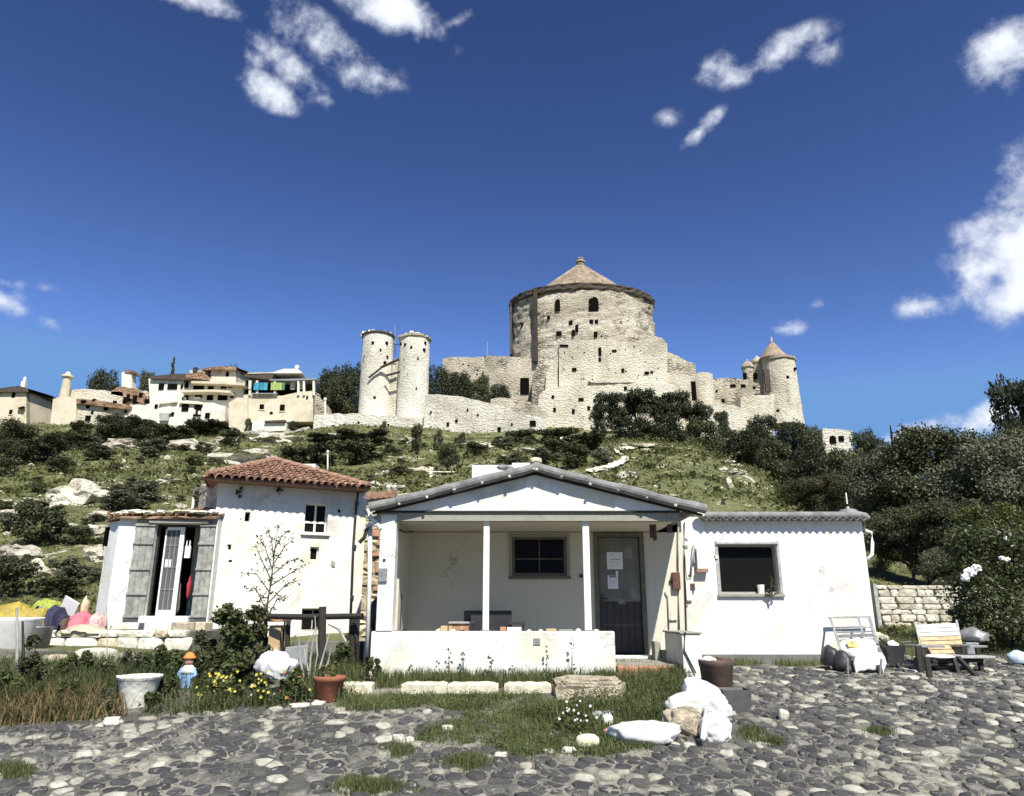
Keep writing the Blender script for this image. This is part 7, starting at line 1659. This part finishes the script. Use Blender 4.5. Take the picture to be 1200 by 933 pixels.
# named scrub on the slopes
for (px, b, w, h, key, lab) in ((100, 528, 60, 26, 'bush1', 'scrub below the ruined bastion, nearest its corner'), (205, 520, 70, 24, 'bush1', 'dark scrub strip below the white villa, left part'), (245, 512, 60, 22, 'bush3', 'dark scrub strip below the white villa, right part'), (270, 525, 36, 30, 'bush1', 'dark bush below the retaining wall corner'), (182, 535, 50, 24, 'bush2', 'grey-green bush left of the pale outcrop strip'),
                                (70, 556, 40, 24, 'bush1', 'dark bush just above the largest outcrop'), (150, 600, 60, 30, 'bush2', 'low dark scrub above the lean-to roof'), (35, 640, 50, 70, 'bush1', 'tall dark shrub in the left slope, above the stakes'), (60, 640, 46, 46, 'bush3', 'dark shrub right of the tall one on the left slope'), (20, 700, 60, 60, 'bush1', 'dark green shrub behind the yellow cover'), (85, 680, 40, 34, 'bush2', 'shrub above the pink clothes'), (70, 700, 70, 30, 'bush1', 'scrub right behind the heap of clothes'),
                                (15, 530, 50, 34, 'bush1', 'dense dark scrub under the far left gable house'), (50, 545, 50, 30, 'bush3', 'dense dark scrub left above the largest outcrop'), (95, 512, 40, 22, 'bush1', 'dark scrub hugging the foot of the bastion'), (150, 512, 44, 28, 'bush3', 'tall dark scrub under the ruined cottages'), (180, 512, 40, 24, 'bush1', 'dark scrub against the left of the white villa foot'), (228, 508, 40, 20, 'bush3', 'dark scrub against the white villa loggia'), (262, 502, 34, 20, 'bush1', 'dark scrub right of the white villa'), (120, 540, 50, 20, 'bush2', 'grey scrub over the white rock patch'), (160, 590, 70, 34, 'bush2', 'dark scrub in the middle of the left slope'), (15, 625, 44, 30, 'bush2', 'grey scrub at the left edge between the rocks'), (90, 640, 40, 30, 'bush1', 'dark scrub left of the cream boulder'), (45, 605, 40, 22, 'bush3', 'small dark scrub right under the largest outcrop'),
                                (320, 552, 50, 18, 'bush1', 'dark scrub peeping over the red roof ridge'), (430, 540, 46, 22, 'bush3', 'dark scrub between street lamp and cottage verge'), (470, 560, 40, 16, 'bush2', 'grey scrub above the left cottage verge'), (560, 535, 40, 20, 'bush1', 'scrub right of the ball-shaped bush'), (600, 545, 40, 18, 'bush2', 'scrub above the white chimney block'), (650, 535, 50, 24, 'bush1', 'dark scrub above the cottage ridge stone'),
                                (345, 548, 60, 30, 'bush1', 'dark scrub above the red tiled roof'), (375, 548, 50, 34, 'bush3', 'dark scrub just left of the street lamp'), (410, 546, 60, 38, 'bush1', 'dark scrub just right of the street lamp'), (378, 522, 50, 16, 'bush3', 'low dark scrub below the outside stair'), (415, 520, 60, 18, 'bush1', 'low dark scrub under the left rampart'), (445, 522, 40, 22, 'bush3', 'dark scrub under the left cylindrical tower'), (460, 535, 30, 18, 'bush2', 'small scrub on the green slope below the towers'),
                                (612, 520, 44, 22, 'bush1', 'scrub at the foot of the long rampart, right end'), (655, 520, 60, 24, 'bush1', 'scrub at the foot of the keep'), (690, 528, 50, 26, 'bush3', 'dark scrub left of the umbrella pines'), (590, 527, 36, 18, 'bush2', 'scrub under the long rampart, middle'), (675, 548, 60, 34, 'bush1', 'dark scrub left of the hill path bend'), (640, 545, 46, 26, 'bush2', 'scrub behind the cottage ridge'), (705, 545, 40, 26, 'dusk', 'brownish scrub inside the path bend'),
                                (762, 552, 12, 11, 'smallbush', 'small dark bush in the meadow right of the path'), (780, 560, 9, 6, 'smallbush', 'tiny bush in the middle of the meadow'), (812, 561, 11, 12, 'smallbush', 'dark little bush below the knoll rock cluster'), (825, 541, 9, 12, 'smallbush', 'dark bush on the crest beside the rock cluster'), (840, 577, 13, 9, 'smallbush', 'bush low on the knoll near the wing roof'), (878, 580, 12, 8, 'smallbush2', 'bush on the lower right of the knoll'), (900, 588, 14, 8, 'smallbush', 'bush near the dark trees on the lower knoll')):
    if key == 'dusk': key = 'bush2'
    plant(key, 'shrub', lab, 'shrub', px, b, b - h, w, None)
rr = random.Random(99)
for (x0, x1, y0, y1, n) in ((0, 260, 520, 690, 75), (360, 700, 515, 565, 45), (700, 930, 525, 598, 16), (90, 300, 495, 540, 26)):
    for k in range(n):
        px, py = rr.uniform(x0, x1), rr.uniform(y0, y1)
        if px > 120 and py > 605: continue
        w = rr.uniform(8, 22) * (1.2 if px < 250 else .8) * (.6 if px > 700 else 1)
        plant(rr.choice(['smallbush', 'smallbush2']), 'low_scrub', 'low scrub clump in the grass near ' + near_to(px, py), 'shrub', px, py, py - w * rr.uniform(.4, .75), w, None, 'scrub clumps on the slope', k)

# ---- grass
def blades(pts, n_per, h, w, spread, mat, name, seed, lean=.45, kind='stuff', parent=None, lab=None):
    """pts (k,3) roots; every tuft has n_per bent blades of two faces"""
    g = np.random.default_rng(seed); pts = np.asarray(pts, float); k = len(pts) * n_per
    r = np.repeat(pts, n_per, 0); off = g.normal(size=(k, 2)) * spread; r[:, :2] += off
    a = g.random(k) * 6.283; dx, dy = np.cos(a), np.sin(a); hh = h * (.45 + .9 * g.random(k)) * np.repeat(.6 + .8 * g.random(len(pts)), n_per); ln = lean * 1.7 * g.random(k) * hh
    b = a + 1.57 + g.normal(size=k) * .4; wx, wy = np.cos(b) * w / 2, np.sin(b) * w / 2
    base1 = r + np.stack([wx, wy, -.02 + 0 * wx], 1); base2 = r - np.stack([wx, wy, .02 + 0 * wx], 1)
    mid1 = r + np.stack([wx * .8 + dx * ln * .35, wy * .8 + dy * ln * .35, hh * .6], 1); mid2 = r + np.stack([-wx * .8 + dx * ln * .35, -wy * .8 + dy * ln * .35, hh * .6], 1)
    tip = r + np.stack([dx * ln, dy * ln, hh], 1); tip2 = tip + np.stack([wx * .1, wy * .1, 0 * wx], 1)
    V = np.stack([base1, base2, mid2, mid1, tip, tip2], 1).reshape(-1, 3); i = np.arange(k)[:, None] * 6
    Q = np.concatenate([i + np.array([[0, 1, 2, 3]]), i + np.array([[3, 2, 4, 5]])], 0)
    o = fast_obj(name, V, Q, mat, parent); return tag(o, lab, 'grass' if lab else None, None, kind)
def cover(pts, n_per, size, spread, h, mat, name, seed, lab=None, tilt=.55):
    g = np.random.default_rng(seed); p = np.repeat(np.asarray(pts, float), n_per, 0); k = len(p)
    p[:, :2] += g.normal(size=(k, 2)) * spread; p[:, 2] += h * g.random(k) ** 1.3
    nn = g.normal(size=(k, 3)) * tilt; nn[:, 2] += 1; nn /= np.linalg.norm(nn, axis=1, keepdims=True)
    a = np.cross(nn, g.normal(size=(k, 3))); a /= np.linalg.norm(a, axis=1, keepdims=True); b = np.cross(nn, a); s_ = size * (.5 + g.random((k, 1)))
    V = np.stack([p - a * s_, p + b * s_ * .45, p + a * s_, p - b * s_ * .45], 1).reshape(-1, 3)
    o = fast_obj(name, V, np.arange(4 * k).reshape(-1, 4), mat); return tag(o, lab, 'ground cover' if lab else None, None, 'stuff')
def scatter_px(poly, n, seed, y0=4, wfun=None):
    rr = random.Random(seed); xs = [p[0] for p in poly]; ys = [p[1] for p in poly]; out = []; 
    A = [hit(p[0], p[1], y0) for p in poly]; X0, X1, Y0, Y1 = min(a.x for a in A), max(a.x for a in A), min(a.y for a in A), max(a.y for a in A)
    tries = 0
    while len(out) < n and tries < n * 20:
        tries += 1; x, y = rr.uniform(X0, X1), rr.uniform(Y0, Y1); z = T(x, y); px, py = proj(x, y, z); j = 7 * noise.noise(Vector((x * 2, y * 2, 3)))
        if inpoly(px + j, py + j * .5, poly) and (wfun is None or rr.random() < wfun(x, y)): out.append((x, y, z))
    return out
dens = lambda x, y: .35 + .65 * sms(.5 + 1.4 * noise.noise(Vector((x * 1.5, y * 1.5, 4))))
lawn = scatter_px(LAWN, 8200, 1, wfun=dens)
lawn = [p for p in lawn if p[1] < (9.72 if proj(*p)[0] > 640 else 10.12)]
blades(lawn, 9, .065, .006, .035, GRASSM, 'lawn_grass', 5, lab='green grass patch on the ground in front of the porch')
weeds_poly_ = [(700, 806), (738, 798), (800, 792), (805, 820), (800, 846), (770, 850), (735, 848), (700, 842), (640, 850), (610, 845), (650, 836)]
fr_g = random.Random(9); fringe = []
for p in lawn[::4]:
    x, y = p[0] + fr_g.gauss(0, .22), p[1] + fr_g.gauss(0, .22)
    if is_cobble(x, y): fringe.append((x, y, T(x, y)))
blades(fringe, 4, .035, .005, .04, GRASSM, 'lawn_fringe', 46, lab='thin grass creeping from the lawn into the cobbles')
cover(lawn, 6, .014, .05, .07, GRASSM, 'lawn_herbs', 43, lab='tiny broad leaves and clover in the lawn before the porch')
cover(scatter_px(weeds_poly_, 700, 61), 12, .018, .06, .16, BUSHL, 'weed_leaves', 62, lab='leafy tops of the weeds beside the sacks')
cover([p for p in lawn[::6]], 3, .012, .04, .09, BUSHL, 'pale_herbs', 44, lab='paler leaf tips scattered over the lawn')
weeds_poly = [(738, 798), (800, 792), (805, 820), (800, 846), (770, 850), (735, 848), (700, 842), (640, 850), (610, 845), (650, 836), (735, 834)]
blades(scatter_px(weeds_poly, 1000, 2), 9, .14, .007, .05, GRASSM, 'tall_weeds', 6, lab='taller weeds between the lawn and the sacks')
blades([p for p in scatter_px([(436, 808), (436, 784), (720, 784), (800, 788), (800, 794), (720, 806)], 1900, 3) if p[1] > 10.52], 12, .12, .008, .04, GRASSM, 'wall_foot_grass', 7, lab='strip of grass at the foot of the porch parapet')
blades(scatter_px([(825, 781), (825, 774), (962, 774), (962, 781)], 260, 4), 9, .10, .008, .05, GRASSM, 'plinth_grass', 8, lab='thin grass along the wing plinth')
tp_ = []; rt_ = random.Random(6)
for (a, b, w, h) in TUFTS:
    for k in range(int(w * 12)):
        g_ = hit(a + rt_.gauss(0, w * .42), b + rt_.gauss(0, h * .32), 4); tp_.append(tuple(g_))
blades(tp_, 8, .05, .006, .045, GRASSM, 'grass_tufts', 9, lab='small grass tufts growing between the cobbles')
rc = random.Random(8); jt = []
for k in range(420):
    y = 5 + 7.6 * rc.random(); x = rc.uniform(-.75, .75) * y
    if is_cobble(x, y): jt.append((x, y, T(x, y)))
blades(jt, 5, .03, .006, .03, GRASSM, 'joint_weeds', 12, lab='tiny weeds in the joints of the cobbles')
GP = [(-60, 862), (0, 852), (130, 843), (250, 836), (345, 826), (400, 824), (436, 786), (436, 760), (-60, 790)]
def clear_of(pts, spots):
    out = []
    for p in pts:
        px, py = proj(*p)
        if not any(abs(px - a) < w and 0 < py - b < h for a, b, w, h in spots): out.append(p)
    return out
SPOTS = [(218, 804, 13, 26), (152, 829, 24, 14), (382, 822, 18, 14), (320, 795, 20, 26)]
gp_ = clear_of(scatter_px(GP, 3400, 5, wfun=dens), SPOTS); cover(gp_, 7, .022, .08, .16, BUSHL, 'garden_herbs', 45, lab='mixed leafy weeds over the left garden')
blades(gp_, 8, .16, .009, .06, GRASSM, 'garden_grass', 10, lab='rough green grass over the left garden')
blades(clear_of(scatter_px([(-60, 845), (-60, 800), (250, 796), (250, 815), (120, 832)], 1100, 6), SPOTS), 9, .24, .011, .07, BUSHL, 'garden_weeds', 11, .6, lab='tall weeds over the left garden below the terrace')
blades(scatter_px([(-60, 862), (0, 852), (130, 843), (150, 838), (110, 826), (50, 810), (-60, 812)], 480, 7, wfun=dens), 9, .22, .009, .06, STRAW, 'dry_grass', 13, .9, lab='straw-coloured dry grass along the left cobble edge')
blades(scatter_px([(1020, 778), (1026, 735), (1200, 735), (1240, 775), (1160, 768)], 700, 8), 8, .10, .010, .06, GRASSM, 'yard_edge_grass', 14, lab='sparse grass before the dry stone wall')
hg = []
rg = random.Random(31)
for k in range(26000):
    y = 15 * (7.0) ** (rg.random() ** .8); x = (rg.uniform(-.78, .78)) * y
    if -5.2 < x < 5.8 and y < 19: continue
    if noise.noise(Vector((x * .35, y * .35, 1))) < -.28: continue
    hg.append((x, y, T(x, y)))
hg = np.array(hg); near = hg[:, 1] < 34
cover(hg[near], 9, .05, .20, .09, HILLG, 'slope_herbs', 41, lab='small leafy herbs covering the near slope')
cover(hg[~near], 6, .13, .45, .16, HILLG, 'hill_herbs', 42, lab='low green herbs covering the upper hillside')
blades(hg[near][::3], 6, .10, .02, .14, HILLG, 'slope_grass', 15, lab='grass on the near slope behind the houses')
blades(hg[~near][::4], 4, .17, .06, .35, HILLG, 'hill_grass', 16, lab='grass over the upper hillside')

blades(scatter_px([(-60, 806), (-60, 776), (430, 766), (430, 790), (250, 806)], 1900, 17), 8, .13, .010, .07, GRASSM, 'back_garden_grass', 18, lab='short grass between the weeds and the terrace')
for k, (px, py, w, h, lab) in enumerate(((60, 784, 44, 16, 'cream slab leaning at the terrace foot, left'), (98, 780, 50, 18, 'cream slab below the sacking at the terrace foot'), (140, 782, 46, 14, 'low cream slab before the terrace steps'), (172, 786, 30, 12, 'small cream slab right of the bare stick'), (30, 800, 30, 12, 'pale stone half hidden by weeds near the tub'))):
    sack(px, py, w, h, ROCKN if k % 2 else ROUGHST, 'terrace_slab', lab, 'stone', seed=60 + k, sub=3, amp=.4, dy=.6)
# ---- garden shrubs, flowers, young tree
def leafy_plant(name, lab, cat, px, base, top, w, mat, n, size, seed, Y=None, stems=7, y0=6, group=None, blobs=12, stemmat=None, stem_r=.012, depth=.8):
    g = hit(px, base, y0) if Y is None else Vector((P(px, base, Y).x, Y, P(px, base, Y).z)); h = P(px, top, g.y).z - g.z; W = w * g.y / F / 1.05
    t = thing(name, lab, cat, g, group); r = np.random.default_rng(seed); C = []; R_ = []
    for k in range(blobs):
        z = h * (.15 + .78 * r.random()); m = W * .42 * math.sqrt(max(.12, 1 - (z / h / 1.08) ** 2)); a = r.random() * 6.28; q = m * math.sqrt(r.random())
        C.append((g.x + q * math.cos(a), g.y + q * math.sin(a) * depth, g.z + z)); s = min(W, h) * (.09 + .09 * r.random()); R_.append((s, s, s * 1.1))
    V, Q = leaf_quads(C, R_, n, size, seed, .1, .5); V[:, 2] = np.maximum(V[:, 2], g.z + .01)
    m = MB()
    for c in C[:stems]: c = Vector(c); m.tube([g, g.lerp(c, .5) + Vector((0, 0, .06 * h)), c], [stem_r, stem_r * .7, stem_r * .3], 5)
    m.build('stems', stemmat or TRUNK, t); fast_obj('foliage', V, Q, mat, t); return t, C
def flowers(t, C, n, size, mat, seed, name='flower', R0=.12):
    rr = random.Random(seed)
    for k in range(n):
        c = Vector(rr.choice(C)) + Vector((rr.uniform(-R0, R0), -abs(rr.uniform(.3, 1.1)) * R0, rr.uniform(-.6, 1) * R0)); m = MB(); pet = 6
        ax = Vector((rr.uniform(-.5, .5), -1, rr.uniform(0, .8))).normalized(); u = ax.cross(Vector((0, 0, 1))).normalized(); v = ax.cross(u); s = size * rr.uniform(.7, 1.2)
        V = [c]; Fc = []
        for q in range(pet):
            for (da, rr_2) in ((-.38, .6), (0, 1), (.38, .6)):
                a = 2 * math.pi * q / pet + da; V.append(c + (u * math.cos(a) + v * math.sin(a)) * s * rr_2 + ax * s * .25)
            Fc.append([0, 1 + q * 3, 2 + q * 3, 3 + q * 3])
        m.add(V, Fc); m.build(name, mat, t)
leafy_plant('garden_shrub', 'tall dark leafy shrub in the garden right of the french door', 'shrub', 262, 812, 703, 66, BUSHL, 3400, .034, 1, blobs=20)
leafy_plant('garden_shrub', 'shrub in front of the old house corner, left of the young tree', 'shrub', 296, 806, 706, 52, OAKL, 2300, .032, 2, blobs=16)
leafy_plant('garden_shrub', 'lower spreading shrub left of the tall one', 'shrub', 236, 806, 735, 40, OAKL, 1900, .030, 3, blobs=14)
leafy_plant('garden_shrub', 'shrub with reddish-green leaves beside the red shelf', 'shrub', 300, 776, 734, 40, OAKL, 1500, .03, 13, blobs=12)
leafy_plant('purple_shrub', 'dark purple-leaved plant in the flower bed', 'shrub', 286, 806, 770, 36, PURPL, 1500, .026, 4, stemmat=WOODD)
t, C = leafy_plant('flower_bed_plant', 'low plant with yellow flowers, left half of the flower bed', 'flowering plant', 255, 826, 792, 60, BUSHL, 2400, .030, 5, blobs=16); flowers(t, C, 40, .023, PETY, 1)
t, C = leafy_plant('flower_bed_plant', 'low plant with yellow flowers, right half of the flower bed', 'flowering plant', 300, 826, 790, 60, OAKL, 2400, .032, 6, blobs=16); flowers(t, C, 20, .023, PETY, 2); flowers(t, C, 6, .017, PETW, 22)
t, C = leafy_plant('flower_bed_plant', 'sparse flowering plant just left of the terracotta pot', 'flowering plant', 345, 824, 786, 40, BUSHL, 1100, .028, 7, blobs=10); flowers(t, C, 9, .018, PETY, 3); flowers(t, C, 4, .018, PETR, 4)
leafy_plant('rocket_plant', 'light green leaves growing out of the terracotta flowerpot', 'potted plant', 382, 800, 780, 34, LIGHTL, 500, .030, 8, Y=to_.y, blobs=8)
t, C = leafy_plant('white_flowered_weed', 'weeds with small white flowers in the lawn near the stone block', 'weed', 668, 858, 832, 66, BUSHL, 1500, .022, 9, blobs=14); flowers(t, C, 22, .016, PETW, 5)
leafy_plant('dark_conifer_seedling', 'small dark feathery plant before the white tub', 'plant', 26, 825, 742, 34, OAKL, 1500, .03, 10, blobs=14)
leafy_plant('garden_shrub', 'low shrub before the terrace stones, below the pink clothes', 'shrub', 88, 806, 765, 60, BUSHL, 1900, .028, 11, blobs=14)
leafy_plant('garden_shrub', 'dark shrub before the terrace, left of the white planter', 'shrub', 118, 812, 772, 36, OAKL, 1300, .03, 12, blobs=10)
leafy_plant('garden_shrub', 'leafy shrub below the steps of the french door', 'shrub', 188, 808, 756, 60, BUSHL, 2600, .03, 14, blobs=14)
leafy_plant('garden_shrub', 'pale leafy weeds at the left edge below the tub', 'shrub', 2, 830, 780, 50, BUSHL, 1500, .03, 15, blobs=12)
leafy_plant('fence_weeds', 'green weeds growing up behind the rail fence posts', 'weed', 398, 790, 752, 34, BUSHL, 1000, .026, 16, blobs=10)
leafy_plant('window_plant', 'green plant hanging at the right corner of the wing window', 'plant', 905, 702, 672, 12, BUSHL, 260, .022, 17, Y=YW - .12, blobs=8)
leafy_plant('corner_weeds', 'weeds with dark leaves at the left corner of the porch parapet', 'weed', 438, 796, 772, 26, BUSHL, 700, .024, 18, blobs=8, Y=10.9)
t, C = leafy_plant('rose_bush', 'big dark rose bush with white blooms at the right edge', 'rose bush', 1184, 768, 612, 150, BUSHR, 15000, .036, 19, blobs=70, stems=18, y0=8, Y=14.2)
flowers(t, [C[i] for i in range(0, len(C), 2)], 9, .05, PETW, 7)
for k, (px, py, s) in enumerate(((1137, 671, .085), (1144, 666, .075), (1131, 677, .07), (1180, 656, .05), (1174, 654, .045))):
    c = P(px, py, 13.5); m = MB(); m.rock(c, (s, s * .7, s * .8), k, 3, .5, 2.5, flat=False); m.build('white_bloom', PETW, t)
leafy_plant('grey_green_shrub', 'small grey-green shrub in front of the dry stone wall', 'shrub', 1128, 745, 706, 36, OLIVEL, 1200, .03, 20, Y=14.6, blobs=10)
leafy_plant('wall_weeds', 'dark weeds at the foot of the stone wall, left', 'weed', 1046, 750, 737, 26, OAKL, 400, .03, 21, Y=15.8, blobs=6)
# tree mallow in front of the white wall: a bare thin young tree
def young_tree():
    Y = 12.6; g = P(310, 770, Y); g.z = T(g.x, Y); t = thing('young_tree', 'thin sparse young tree standing against the old white house', 'tree', g); rr = random.Random(3); m = MB(); tips = []
    main = [g, P(312, 715, Y), P(318, 680, Y), P(321, 650, Y), P(326, 617, Y)]; m.tube(main, [.035, .028, .02, .014, .006], 6)
    for (a, b, c_) in ((.25, (300, 690), (290, 690)), (.3, (335, 685), (352, 680)), (.4, (300, 672), (285, 672)), (.45, (340, 672), (358, 662)), (.5, (306, 655), (300, 640)), (.55, (338, 658), (352, 655)), (.6, (310, 640), (303, 630)), (.65, (334, 640), (345, 630)), (.72, (318, 632), (314, 622)), (.8, (330, 628), (338, 622)), (.2, (325, 702), (334, 700)), (.35, (308, 700), (302, 706))):
        f = a * (len(main) - 1); i = int(f); p = main[i].lerp(main[i + 1], f - i); q = P(*b, Y + rr.uniform(-.2, .2)); e = P(*c_, Y + rr.uniform(-.3, .3)); m.tube([p, q, e], [.012, .007, .003], 5); tips += [q, q.lerp(e, .5), e, p.lerp(q, .5)]
    tips += [main[2], main[3], main[4], main[3].lerp(main[4], .5), main[2].lerp(main[3], .5), main[1].lerp(main[2], .6)]
    m.build('stem', TRUNK, t); V, Q = leaf_quads([tuple(p) for p in tips], [(.09, .08, .08)] * len(tips), 620, .024, 4, .1, .5); fast_obj('foliage', V, Q, BUSHL, t)
young_tree()
def twigs():
    Y = 10.9; g = P(368, 800, Y); t = thing('bare_twigs', 'pale bare twigs rising behind the terracotta flowerpot', 'dead plant', g); m = MB()
    for (a, b, c_) in (((362, 800), (364, 770), (370, 730)), ((366, 800), (372, 768), (369, 722)), ((358, 802), (352, 775), (350, 742)), ((370, 800), (377, 775), (386, 742)), ((362, 790), (356, 760), (372, 735)), ((372, 795), (384, 778), (388, 760))):
        m.tube([P(*a, Y), P(*b, Y), P(*c_, Y)], [.018, .012, .005], 5)
    m.build('stems', WOODG, t)
twigs()
for k, (px, b, tp, w) in enumerate(((526, 797, 755, 9), (542, 797, 762, 8), (574, 797, 764, 10), (512, 797, 772, 8), (640, 795, 752, 8), (670, 795, 745, 12), (600, 797, 778, 8), (480, 797, 776, 8))):
    leafy_plant('tall_weed', 'thin weed against the white parapet, ' + ('left of the middle post, second of three', 'left of the middle post, third of three', 'just under the middle post', 'lowest one left of the middle post', 'tall one right of the vent plate', 'tallest one, near its right end', 'between middle post and vent plate', 'far left one')[k], 'weed', px, b, tp, w, BUSHL, 70, .016, 30 + k, Y=11.05, blobs=8, stems=4, stem_r=.005, group='weeds against the parapet')

for k, (px, b, tp, w, lab) in enumerate(((50, 822, 778, 50, 'yellowish leafy weed clump left of the white planter'), (75, 836, 800, 46, 'leafy weed clump in the dry grass'), (192, 824, 790, 30, 'leafy weed clump between planter and figurine'), (120, 838, 806, 30, 'weed clump at the left of the white planter'), (178, 838, 812, 34, 'weed clump at the right of the white planter'), (330, 812, 776, 30, 'leafy clump below the white sheet'), (150, 800, 762, 46, 'leafy shrub behind the white planter'))):
    leafy_plant('leafy_weed', lab, 'weed', px, b, tp, w, BUSHL if k % 3 else OLIVEL, 1500, .022, 70 + k, blobs=14, stem_r=.006)
for k, (px, py, lab) in enumerate(((279, 576, 'dark tuft growing under the red roof eave, left one'), (327, 573, 'dark tuft growing under the red roof eave, right one'))):
    c = fl.p(*fl.uz(px, py), .05); leafy_plant('eave_tuft', lab, 'plant', px, py + 8, py - 8, 12, OAKL, 260, .022, 90 + k, Y=c.y - .02, blobs=8, stems=3, stem_r=.004, depth=.4)
leafy_plant('ivy_clump', 'dry ivy hanging over the rough stone corner of the old house', 'ivy', 229, 606, 558, 16, OAKL, 900, .026, 95, Y=18.6, blobs=12, stems=5, stem_r=.008, depth=.5)
